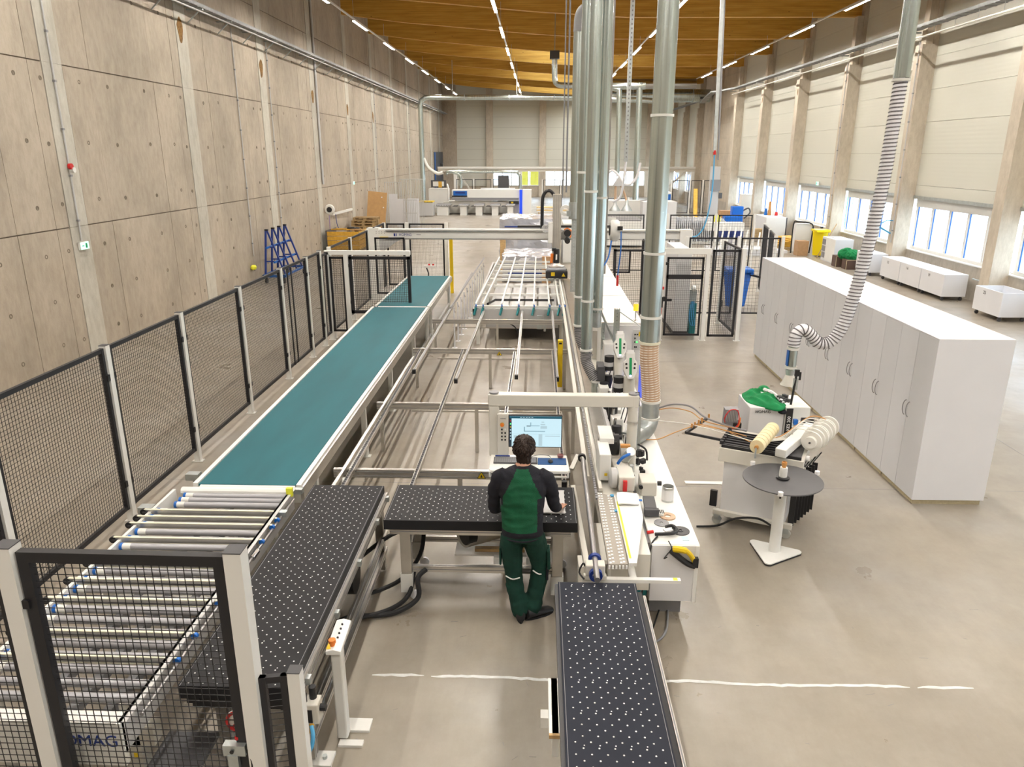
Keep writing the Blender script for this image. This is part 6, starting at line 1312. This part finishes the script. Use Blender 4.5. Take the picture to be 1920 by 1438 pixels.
t = thing('machining_table', 'white machine table with a dark top behind the duct bundle', 'machine', (3.8, 36, 0)); MB().box(3.2, 4.9, 35.2, 37.5, .1, 1.2).build('base', 'white', t); MB().box(3.25, 4.8, 35.3, 37.4, 1.2, 1.26).build('dark_top', 'mid_grey', t); MB().box(3.1, 5.3, 37.5, 38.2, .1, 2.0).build('rear_cover', 'white', t); MB().box(5.0, 6.6, 36.5, 38.0, 0, 2.0).build('side_cover', 'grey_white', t)
tag(MB().box(1.0, 2.6, 30, 32, 0, 1.55).build('machine_housing', 'white', bevel=.02), 'white machine housing seen just left of the duct bundle beyond the gantry', 'machine')
t = thing('control_tower', 'tall white control cabinet with two blue bands beyond the wide duct', 'cabinet', (7.6, 46, 0)); MB().box(7.25, 7.95, 46, 46.8, 0, 2.0).build('body', 'white', t, bevel=.02); MB().box(7.27, 7.93, 45.98, 46, 1.55, 1.88).build('blue_band', 'blue', t); MB().box(7.27, 7.93, 45.98, 46, .98, 1.06).build('blue_band', 'blue', t)
t = thing('steel_column', 'grey box column with cabinets near the concrete corner', 'column', (11.4, 50, 0)); MB().box(11.15, 11.7, 50, 50.5, 0, 3.4).build('shaft', 'light_grey', t); MB().box(11.1, 11.75, 49.9, 50, 1.9, 2.6).build('box', 'mid_grey', t); MB().cbox((11.8, 49.95, 1.6), (.2, .1, .35)).build('red_box', 'dark_grey', t)
tag(MB().box(12.05, 12.9, 45.6, 46.2, .7, 1.9).box(12.0, 12.95, 45.55, 46.2, .62, .7).build('wall_cupboard', 'white'), 'white cupboard at the wall below the second farthest window', 'cupboard')
tag(MB().box(11.2, 12.1, 47.0, 47.6, 0, .85).build('cardboard_box', 'cardboard'), 'brown cardboard boxes standing behind the white cupboard', 'box')
tag(MB().cbox((10.6, 47, .14), (1.8, 1.2, .14)).build('board_stack', 'orange_board'), 'low stack of orange boards on the floor by the far fence', 'board')
tag(MB().bar((9.95, 48.2, 0), (10.25, 50.3, 2.0), .25, .06).build('plank', 'orange_board'), 'long orange plank leaning upright at the far fence', 'plank')
# rack of upright white panels
t = thing('panel_rack', 'low rack holding many upright white panels', 'rack', (7.3, 38, 0))
for k in range(34): MB().cbox((5.9 + .095 * k, 37.6, .62), (.035, 1.6, .95 + .1 * ((k * 7) % 3))).build('upright_panel', 'white_board', t)
MB().box(5.8, 9.2, 36.7, 38.4, .02, .12).build('rack_base', 'white', t)
t = thing('slat_cart', 'white cart with slanted white slats beside the panel rack', 'cart', (8.2, 34, 0))
for k in range(9): MB().bar((7.6 + .25 * k, 32.6 - .05 * k, .25), (7.9 + .25 * k, 33.4 - .05 * k, 1.25 - .05 * k), .06, .10).build('slat', 'white', t)
MB().box(7.5, 9.9, 32.5, 34, 0, .25).build('cart_base', 'white_board', t); MB().box(7.6, 9.2, 34.0, 34.6, .9, 1.25).build('white_box', 'white', t); MB().box(8.4, 9.4, 34.8, 35.4, .5, 1.0).build('blue_box', 'navy', t)
tag(MB().ball((8.1, 34.6, 1.32), .18, 10, 6, (1, .7, 1.3)).build('cloth_bundle', 'lemon'), 'lemon yellow bundle hung on the mesh fence by the white panels', 'cloth')
t = thing('blue_machine', 'bright blue machine with a curved hose handle before the far windows', 'machine', (10.7, 42, 0)); MB().box(10.2, 10.9, 41.6, 42.3, 0, .95).build('body', 'blue_bin', t, bevel=.04); MB().box(10.6, 11.2, 41.8, 42.3, .5, 1.45).build('tower', 'blue_bin', t, bevel=.04); MB().tube([(11.2, 42, 1.2), (11.5, 42, 1.35), (11.6, 42, 1.1), (11.3, 42, .8)], .04, 8, 4).build('hose', 'dark_grey', t)
tag(MB().cbox((11.2, 38.2, .35), (.9, .6, .5)).build('parts_crate', 'pallet_wood'), 'dark brown crate of parts beside the blue machine', 'crate')
t = thing('washing_cabinet', 'large white cabinet under the far windows with bottles on top', 'cabinet', (12.2, 39, 0)); MB().box(11.45, 12.45, 38.4, 40.4, .03, 1.15).build('body', 'white', t, bevel=.02); MB().box(12.45, 12.5, 38.4, 40.4, .03, 1.12).build('dark_side', 'dark_grey', t)
for k, (m_, lab) in enumerate((('blue', 'blue bottle'), ('orange_cable', 'tall brown packet'), ('paper', 'white spray bottle'), ('red', 'red tub'))): tag(MB().cyl((11.75 + .15 * k, 39.6 - .1 * k, 1.17), (11.75 + .15 * k, 39.6 - .1 * k, (1.5, 1.85, 1.45, 1.35)[k]), .09, .06, n=10).build('bottle', m_), lab + ' on the large white cabinet under the far windows', 'bottle')
t = thing('offcut_pallet', 'pallet loaded with orange boards behind the yellow bin', 'pallet', (11.6, 34.8, 0))
for k in range(6): MB().cbox((11.5 + .05 * k, 35.2, .18 + .06 * k), (1.3 - .1 * k, 1.5, .05), rz=.1 * k - .2).build('board', 'orange_board', t)
MB().box(10.8, 12.2, 34.3, 36.0, 0, .14).build('pallet_base', 'pallet_wood', t)
tag(MB().box(11.35, 12.05, 33.6, 33.9, .02, 1.25).build('white_unit', 'white'), 'white open end panel with a black tube over it beside the orange boards', 'panel')
MB().tube([(11.2, 33.5, 0), (11.2, 33.5, 1.25), (11.4, 33.5, 1.35), (12.0, 33.5, 1.25), (12.05, 33.5, .8), (12.0, 33.5, 0)], .03, 8, 4).build('tmp', 'black')
tag(bpy.data.objects['tmp'], 'bent black tube frame standing in front of the white end panel', 'tube'); bpy.data.objects['tmp'].name = 'tube_frame'
tag(MB().box(10.2, 11.0, 33.3, 34.1, 0, .12).build('flat_pallet', 'white_board'), 'flat white pallet on the floor in front of the door', 'pallet')
# yellow bin, cartons, shelf, stools
t = thing('wheelie_bin', 'yellow wheeled bin standing by the window wall', 'bin', (12.0, 32.4, 0))
MB().rings([((12.0, 32.4, .05), .24, .27), ((12.0, 32.4, .6), .29, .32), ((12.0, 32.4, 1.05), .33, .37)], 4).build('body', 'yellow_bin', t); MB().cbox((12.0, 32.4, 1.09), (.60, .70, .08)).cbox((12.0, 32.06, 1.06), (.58, .06, .06)).build('lid', 'yellow_bin', t, bevel=.02)
tag(MB().box(11.15, 11.6, 32.5, 33.0, 0, .62).build('cardboard_box', 'cardboard'), 'brown cardboard box left of the yellow bin', 'box')
tag(MB().cyl((11.7, 31.75, .0), (12.48, 32.0, 1.4), .018, n=6).build('broom', 'wood'), 'broom leaning between yellow bin and white shelf', 'broom')
t = thing('shelf_unit', 'low white shelf unit with open niches beside the yellow bin', 'shelf', (12.1, 30.7, 0))
MB().box(11.75, 12.45, 30.0, 31.4, 0, .95).build('body', 'white_board', t); MB().box(11.73, 11.75, 30.0, 30.95, .04, .95).build('front_door', 'white', t)
for k in range(3): MB().box(11.735, 11.75, 31.02, 31.35, .12 + .26 * k, .34 + .26 * k).build('niche', 'mid_grey', t)
tag(MB().cbox((12.1, 30.6, .965), (.4, .5, .03)).build('papers', 'paper'), 'flat papers on the low white shelf unit', 'paper')
for (x, y, lab, z1) in ((11.80, 29.45, 'left dark brown box with open side below the green cloth', .42), (11.92, 28.75, 'right dark brown box with open side below the green cloth', .36)):
    s_ = thing('wooden_box', lab, 'box', (x, y, 0)); MB().box(x - .25, x + .25, y - .22, y + .22, 0, z1).build('shell', 'dark_grey', s_).data.materials[0] = mat('brown_' + str(int(x * 100)), (.10, .06, .045), .6); MB().box(x - .26, x + .26, y - .23, y - .22, z1 - .02, z1).box(x - .26, x - .24, y - .23, y - .22, 0, z1).build('pale_edge', 'board_edge', s_)
g = cloth_blob([((11.85, 29.2, .50), .26, (1, 1.2, .8)), ((12.0, 28.85, .48), .26, (1, 1.1, .9)), ((11.85, 29.05, .62), .18, (1, 1, .8))], 'green_cloth', 'jacket_green', 5, .02, .03); g.data.materials.clear(); g.data.materials.append(M('jacket_green')); tag(g, 'green cloth draped over the dark brown boxes', 'cloth')
t = thing('hose_holder', 'light blue hose holder bracket on a window wall column', 'bracket', (12.4, 27.1, 1.7))
MB().bar((12.48, 27.1, 1.5), (12.1, 27.4, 1.75), .05).bar((12.1, 27.4, 1.75), (12.35, 27.2, 1.95), .03).bar((12.35, 27.2, 1.95), (12.49, 27.0, 1.95), .03).cbox((12.12, 27.4, 1.72), (.1, .25, .08)).build('frame', 'sky_blue', t)
t = thing('wheelie_bin', 'bright blue wheeled bin behind the mesh enclosure', 'bin', (5.55, 21, 0))
MB().rings([((5.62, 21.0, .06), .27, .25), ((5.62, 21.0, .6), .33, .30), ((5.62, 21.0, 1.05), .40, .36)], 4).build('body', 'blue_bin', t); MB().cbox((5.62, 21.0, 1.10), (.72, .66, .10)).cbox((5.95, 21, 1.02), (.10, .55, .08)).build('lid', 'blue_bin', t, bevel=.03); MB().cyl((5.25, 21.2, .1), (5.3, 21.2, .1), .1, n=14).build('wheel', 'black', t)
tag(MB().tube([(5.95, 21, .95), (6.4, 20.5, .9), (6.9, 20.2, .8), (7.2, 20.0, .6)], .03, 8, 4).build('black_hose', 'rubber'), 'black hose behind the blue bin', 'hose')
t = thing('fire_extinguisher', 'red fire extinguisher by the glazed door', 'extinguisher', (12.6, 34.0, .6)); MB().cyl((12.6, 33.9, .5), (12.6, 33.9, .95), .09, n=12).ball((12.6, 33.9, .95), .09, 10, 5).build('cylinder', 'red', t, smooth=True); MB().cbox((12.58, 33.9, 1.07), (.08, .14, .08)).build('valve', 'black', t)
for k, (y, lab) in enumerate(((28.0, 'steel wall shelf bracket'), (22.05, 'grey tap fitting at the wall behind the marked crates'), )):
    pass
for yc, lab in ((27.5, 'grey pipe fitting at the wall behind the three joined crates'), (21.5, 'grey pipe fitting at the wall behind the open single crate')):
    o = MB().cyl((12.85, yc + .3, .3), (12.85, yc + .3, 1.1), .025, n=8).bar((12.65, yc + .45, .72), (12.65, yc - .1, .72), .04, .03).build('pipe_fitting', 'galv'); tag(o, lab, 'pipe')
# wrapped stacks behind the lattice table
def wrapped(x0, x1, y0, y1, z0, z1, lab, bands):
    t = thing('wrapped_stack', lab, 'stack', ((x0 + x1) / 2, y0, 0))
    mb = MB(); n = 10
    core = MB(); k = int((z1 - z0) / .05)
    for i in range(k): core.box(x0 + .03, x1 - .03, y0 + .03, y1 - .03, z0 + .05 * i, z0 + .05 * i + .046)
    core.build('board_layers', 'white_board', t, stuff=True)
    import bmesh
    bm = bmesh.new(); bmesh.ops.create_cube(bm, size=1); bmesh.ops.subdivide_edges(bm, edges=bm.edges, cuts=14, use_grid_fill=True)
    for v in bm.verts:
        v.co = Vector((x0 + (x1 - x0) * (v.co.x + .5), y0 + (y1 - y0) * (v.co.y + .5), z0 + (z1 - z0 + .02) * (v.co.z + .5)))
        v.co += Vector((noise.noise(v.co * 3), noise.noise(v.co * 3 + Vector((5, 0, 0))), noise.noise(v.co * 4 + Vector((0, 7, 0))))) * .06
    me = bpy.data.meshes.new('film'); bm.to_mesh(me); o = bpy.data.objects.new('film', me); COL.objects.link(o); me.materials.append(M('foil')); o.parent = t; o.matrix_parent_inverse = Matrix.Translation(-Vector(t.location))
    for z in bands: MB().box(x0 + .2, x1 - .1, y0 - .06, y0 - .03, z, z + .05).build('blue_band', 'navy', t)
    return t
wrapped(-1.20, .55, 25.2, 27.6, .03, .85, 'film wrapped board stack with blue bands below the gantry beam', (.30, .52)); wrapped(-1.5, .65, 29.5, 32.2, .03, 1.75, 'larger crinkled film wrapped stack behind the gantry beam', (1.2, 1.45))
tag(MB().box(-1.4, -1.2, 27.9, 28.1, 0, 1.5).build('wood_post', 'wood'), 'brown wooden edge post at the left of the wrapped stacks', 'post'); tag(MB().cbox((.30, 25.1, .45), (.3, .06, .9)).build('cardboard_sheet', 'cardboard'), 'brown cardboard sheet at the right of the banded stack', 'cardboard')
t = thing('board_trestle', 'stack of pale boards on trestles right of the panel saw', 'stack', (.8, 50, 0))
for k in range(4): MB().box(-.1, 3.0, 50 + .2 * k, 51.5, .5 + .08 * k, .56 + .08 * k).build('board', 'chipboard' if k % 2 else 'white_board', t)
MB().box(0, .1, 50, 51, 0, .5).box(2.6, 2.7, 50, 51, 0, .5).build('trestle', 'wood', t)
tag(MB().box(-4.2, -1.7, 55.8, 56.0, 1.70, 1.80).build('board', 'white_board'), 'pale board lying on top of the panel saw', 'board')
tag(MB().box(-3.0, -2.2, 57.0, 57.3, 0, 2.65).build('dark_frame', 'dark_grey'), 'dark upright frame behind the panel saw', 'frame')

# ================================================================== the worker
def person():
    mb = MB()
    def limb(pts, n=14):   # pts: (x,y,z,r[,ry])
        P = [Vector(p[:3]) for p in pts]; rs = []
        for i, p in enumerate(pts):
            d = (P[min(i + 1, len(P) - 1)] - P[max(i - 1, 0)]).normalized(); a = Vector((1, 0, 0)); a = (a - d * a.dot(d)); a = a.normalized() if a.length > .2 else Vector((0, 1, 0)); b = d.cross(a)
            rs.append((P[i], p[3], p[4] if len(p) > 4 else p[3], a, b))
        mb.rings(rs, n)
    ox, oy = -.115, 6.07
    # torso: hips to neck, leaning a little forward (towards +y); local x to the right
    import time; t_0 = time.time()
    T = [(0, .0, .84, .180, .125), (0, -.005, .92, .192, .138), (0, .0, 1.00, .190, .130), (0, .01, 1.12, .188, .122), (0, .02, 1.24, .200, .130), (0, .035, 1.35, .212, .130), (0, .05, 1.43, .200, .112), (0, .062, 1.485, .150, .090), (.0, .075, 1.52, .080, .066), (.005, .085, 1.55, .058, .058), (.007, .10, 1.59, .055, .056)]
    mb.rings([((ox + x, oy + y, z), a, b) for x, y, z, a, b in T], 24)
    hips = {-1: (-.085, .0), 1: (.085, .0)}
    # left leg standing, right leg a little bent and turned out
    limb([(ox - .092, oy + .0, .90, .100, .115), (ox - .10, oy + .01, .78, .106, .112), (ox - .095, oy + .02, .62, .096, .100), (ox - .085, oy + .03, .50, .086, .092), (ox - .072, oy + .02, .36, .084, .088), (ox - .042, oy + .0, .20, .080, .084), (ox - .025, oy - .02, .10, .082, .086), (ox - .018, oy - .02, .05, .070, .078)])
    limb([(ox + .092, oy + .0, .90, .100, .115), (ox + .118, oy + .03, .78, .108, .112), (ox + .155, oy + .06, .63, .098, .102), (ox + .168, oy + .08, .50, .086, .092), (ox + .150, oy + .06, .36, .084, .088), (ox + .120, oy + .04, .20, .082, .086), (ox + .105, oy + .02, .11, .084, .090), (ox + .100, oy + .02, .055, .070, .078)])
    # arms: left arm forward and down to the table, right hand flat on the panel
    limb([(ox - .155, oy + .05, 1.45, .064), (ox - .215, oy + .06, 1.41, .070), (ox - .255, oy + .07, 1.29, .064), (ox - .262, oy + .09, 1.16, .056), (ox - .262, oy + .12, 1.07, .054), (ox - .235, oy + .22, 1.02, .048), (ox - .20, oy + .33, .985, .038), (ox - .18, oy + .37, .97, .032)])
    limb([(ox + .155, oy + .05, 1.45, .064), (ox + .22, oy + .06, 1.41, .070), (ox + .262, oy + .08, 1.29, .064), (ox + .282, oy + .12, 1.17, .058), (ox + .292, oy + .18, 1.07, .053), (ox + .318, oy + .28, 1.01, .046), (ox + .338, oy + .36, .968, .036), (ox + .346, oy + .40, .953, .029)])
    # head: skull, jaw, ears, nose
    hx, hy, hz = ox + .010, oy + .120, 1.655
    mb.ball((hx, hy, hz + .01), .1, 18, 12, (.78, .98, 1.12)); mb.ball((hx + .004, hy + .035, hz - .055), .07, 14, 8, (.82, .95, 1.0))
    mb.ball((hx - .078, hy + .005, hz - .01), .022, 8, 6, (.5, .9, 1.3)); mb.ball((hx + .078, hy + .005, hz - .01), .022, 8, 6, (.5, .9, 1.3)); mb.ball((hx + .005, hy + .105, hz - .02), .018, 8, 6, (.7, 1, 1.3))
    o = mb.build('tmp_body', 'green_cloth'); md = o.modifiers.new('r', 'REMESH'); md.mode = 'VOXEL'; md.voxel_size = .011; md.use_smooth_shade = True; md = o.modifiers.new('s', 'SMOOTH'); md.iterations = 4
    me = bpy.data.meshes.new_from_object(o.evaluated_get(bpy.context.evaluated_depsgraph_get())); bpy.data.objects.remove(o)
    # folds in the clothes
    for v in me.vertices:
        p = v.co.copy(); n_ = Vector(v.normal); z = p.z
        if z < .88: # trousers: vertical drape and bunching near the ankles
            q = Vector((p.x * 9, p.y * 9, p.z * (4 if z > .35 else 13))); k = .010 if z > .35 else .012
            v.co = p + n_ * (k * noise.noise(q) + .004 * noise.noise(p * 28))
        elif z < 1.51 or abs(p.x - ox) > .12:
            q = Vector((p.x * 8 + p.z * 3, p.y * 8, p.z * 8)); v.co = p + n_ * (.008 * noise.noise(q) + .006 * (1 - abs(noise.noise(Vector((p.x * 6 + p.z * 5, p.y * 5, p.z * 13)))) * 3) * (1 if z > 1.0 else .5))
    mats_ = ['green_cloth', 'green_pants', 'dark_cloth', 'skin']
    me.materials.clear(); [me.materials.append(M(k)) for k in mats_]
    import mathutils
    for f in me.polygons:
        c = f.center; x, y, z = c.x - ox, c.y - oy, c.z; k = 0
        if z < .90: k = 1
        elif z < .955: k = 2
        if z >= .90:
            side = x > .135 and z < 1.26 and y < .10
            if side and x < .22: k = 2
            # raglan sleeves
            lim = .175 if z < 1.27 else max(.055, .175 - (z - 1.27) * .50)
            if abs(x) > lim and z > 1.18: k = 2
            if abs(x) > .205 and z > .93: k = 2
            if y > .17 and z < 1.3: k = 2
            if z > 1.515 and abs(x) < .12: k = 2
            if z > 1.535 and abs(x) < .13: k = 3
            if z < 1.06 and y > .375: k = 3
        if k == 1 and .0 and z: pass
        f.material_index = k
    me.polygons.foreach_set('use_smooth', [True] * len(me.polygons))
    me.name = 'person'; body = bpy.data.objects.new('person', me); COL.objects.link(body)
    tag(body, 'person in green and black sweater and green trousers, back turned, hand on grey panel', 'person')
    # hair: cap with shaggy locks
    hb = MB(); hb.ball((hx, hy - .012, hz + .032), .107, 20, 12, (.86, 1.0, 1.04)); hb.ball((hx, hy - .045, hz - .055), .075, 14, 8, (.92, .7, 1.15))
    o = hb.build('tmp_hair', 'hair'); md = o.modifiers.new('r', 'REMESH'); md.mode = 'VOXEL'; md.voxel_size = .006; md.use_smooth_shade = True
    h = bpy.data.meshes.new_from_object(o.evaluated_get(bpy.context.evaluated_depsgraph_get())); bpy.data.objects.remove(o)
    import bmesh
    bm = bmesh.new(); bm.from_mesh(h)
    for v in list(bm.verts):
        c = v.co; face_side = c.y - hy
        n_ = v.normal.copy(); a_ = math.atan2(c.x - hx, c.y - hy)
        v.co = c + n_ * (.009 * noise.noise(Vector((a_ * 9, c.z * 18, 3))) + .010 * max(0, noise.noise(Vector((a_ * 16 + c.z * 30, c.z * 12, 7)))) + .004 * noise.noise(c * 110))
    dele = [v for v in bm.verts if (v.co.y - hy > .055 and v.co.z < hz + .05) or (v.co.y - hy > .0 and v.co.z < hz + .0) ]
    bmesh.ops.delete(bm, geom=dele, context='VERTS'); bm.to_mesh(h); bm.free()
    h.materials.clear(); h.materials.append(M('hair')); h.name = 'hair'; ho = bpy.data.objects.new('hair', h); COL.objects.link(ho); ho.parent = body; ho['label'] = 'short wavy dark brown hair'
    random.seed(21); lk = MB()
    for k in range(170):
        a_ = random.uniform(-PI, PI); e = random.uniform(-.25, 1.25); r_ = .100
        d = Vector((math.sin(a_) * math.cos(e) * .88, -abs(math.cos(a_)) * math.cos(e) if e < .4 else math.cos(a_) * math.cos(e), math.sin(e))); p = Vector((hx, hy - .012, hz + .03)) + d * .104
        tg = d.cross(Vector((0, 0, 1))).normalized() * random.uniform(-1, 1) + Vector((0, 0, -1)); tg = (tg - d * tg.dot(d)).normalized(); L_ = random.uniform(.03, .055)
        lk.tube([p, p + tg * L_ * .5 + d * .014, p + tg * L_ + d * .002], lambda t_: .0075 * (1 - t_ * .85), 5, 3)
    for k in range(14):
        x = -.045 + .0065 * k; p = Vector((hx + x, hy - .075 + abs(x) * .5, hz - .055)); lk.tube([p, p + Vector((0, -.004, -.03)), p + Vector((random.uniform(-.006, .006), .004, -.055))], lambda t_: .007 * (1 - t_ * .8), 5, 3)
    lk.build('hair_locks', 'hair', ho, stuff=True)
    # ears seen beside the hair, face
    MB().ball((hx - .030, hy + .088, hz + .0), .010, 8, 6).ball((hx + .036, hy + .088, hz + .0), .010, 8, 6).build('eyes', 'paper', body); MB().cbox((hx + .003, hy + .098, hz - .06), (.045, .012, .008)).build('mouth', 'red', body)
    # collar, waistband pocket flaps, knee strips
    MB().rings([((ox + .003, oy + .074, 1.512), .080, .068), ((ox + .004, oy + .08, 1.538), .066, .062)], 20).build('collar', 'dark_cloth', body, smooth=True)
    MB().tube([(ox - .150, oy - .03, .455), (ox - .085, oy - .072, .447), (ox - .02, oy - .050, .452)], .006, 6, 4).build('reflective_strip', 'reflect_strip', body); MB().tube([(ox + .10, oy - .006, .505), (ox + .160, oy - .022, .475), (ox + .225, oy + .03, .468)], .006, 6, 4).build('reflective_strip', 'reflect_strip', body)
    MB().cbox((ox + .245, oy + .04, .62), (.03, .13, .20), ry=-.05).build('cargo_pocket', 'green_pants', body, bevel=.01); MB().cbox((ox - .20, oy + .02, .66), (.02, .12, .18)).build('cargo_pocket', 'green_pants', body, bevel=.01)
    MB().cbox((ox + .235, oy + .04, .47), (.02, .10, .14)).build('dark_knee_patch', 'dark_cloth', body, bevel=.008)
    MB().tube([(ox - .19, oy - .02, .885), (ox - .12, oy - .11, .875), (ox, oy - .138, .87), (ox + .12, oy - .11, .875), (ox + .19, oy - .02, .885)], .007, 6, 4).build('waist_seam', 'dark_cloth', body)
    # hands with five fingers each
    def hand(wr, fwd, side, up, s, curl):
        W, F, S, U = Vector(wr), Vector(fwd).normalized(), Vector(side).normalized(), Vector(up).normalized(); hb_ = MB()
        hb_.rings([(W - F * .01, .026, .020, S, U), (W + F * .03, .036, .016, S, U), (W + F * .065, .041, .014, S, U), (W + F * .088, .040, .012, S, U)], 14)
        for i, (off, ln, r) in enumerate(((-.030, .070, .0085), (-.010, .080, .009), (.010, .075, .0088), (.029, .060, .0078))):
            b0 = W + F * .082 + S * off * 1.0; d1 = (F + S * off * 2.2 - U * curl * .3).normalized(); d2 = (F + S * off * 2.2 - U * curl).normalized(); d3 = (F + S * off * 2 - U * curl * 1.7).normalized()
            p1 = b0 + d1 * ln * .45; p2 = p1 + d2 * ln * .32; p3 = p2 + d3 * ln * .25; hb_.tube([b0 - F * .01, b0, p1, p2, p3], lambda t_, r=r: r * (1 - .25 * t_), 8)
        tb = W + F * .028 + S * s * .032; hb_.tube([tb - S * s * .01, tb + (F * .5 + S * s).normalized() * .03, tb + (F * .5 + S * s).normalized() * .03 + (F + S * s * .4).normalized() * .032], lambda t_: .0105 * (1 - .2 * t_), 8)
        return hb_
    r_ = hand((ox + .350, oy + .400, .944), (.28, .9, -.12), (1, -.12, 0), (0, .1, 1), -1, .12).build('right_hand', 'skin', body, smooth=True)
    l_ = hand((ox - .178, oy + .375, .958), (.35, .85, -.22), (1, -.35, 0), (0, .2, 1), 1, .30).build('left_hand', 'skin', body, smooth=True)
    # safety shoes
    def shoe(x, y, ang, lab):
        s_ = MB(); R = Matrix.Rotation(ang, 3, 'Z')
        prof = [(-.06, .035, .05, .03), (-.05, .045, .10, .0), (.0, .048, .11, 0), (.06, .046, .085, 0), (.13, .050, .065, 0), (.19, .046, .055, 0), (.225, .030, .035, 0)]
        vs = []; n = 12
        for (f, hw, h, _) in prof:
            for k in range(n):
                a_ = 2 * PI * k / n; vs.append(Vector((math.cos(a_) * hw, f, .014 + h * (.5 + .5 * math.sin(a_)))))
        vs = [tuple(R @ v + Vector((x, y, 0))) for v in vs]; s_.add(vs, [(i * n + k, i * n + (k + 1) % n, (i + 1) * n + (k + 1) % n, (i + 1) * n + k) for i in range(len(prof) - 1) for k in range(n)] + [tuple(range(n)), tuple(len(vs) - 1 - k for k in range(n))])
        o = s_.build('shoe', 'black', body, smooth=True); so = MB(); pts = [(.045 * math.cos(a_) * (1.0 if math.sin(a_) > 0 else .85), .08 + .155 * math.sin(a_)) for a_ in [2 * PI * k / 20 for k in range(20)]]
        so.prism([tuple((R @ Vector((a, b, 0)) + Vector((x, y, 0)))[:2]) for a, b in pts], 'z', 0, .022); so.build('sole', 'rubber', o); return o
    shoe(ox - .015, oy - .045, .15, ''); shoe(ox + .095, oy - .02, -1.05, '')
    return body
person()
# hazards of colour on the floor: scuff marks
random.seed(31); mb = MB()
for k in range(60):
    x = random.uniform(-1.3, 4.5); y = random.uniform(3.3, 6.4); a = random.uniform(0, PI); L_ = random.uniform(.015, .10); mb.bar((x, y, .0015), (x + L_ * math.cos(a), y + L_ * math.sin(a) * .4, .0015), random.uniform(.001, .003), .0012)
o = mb.build('scuff_marks', 'mid_grey', fl, stuff=True)
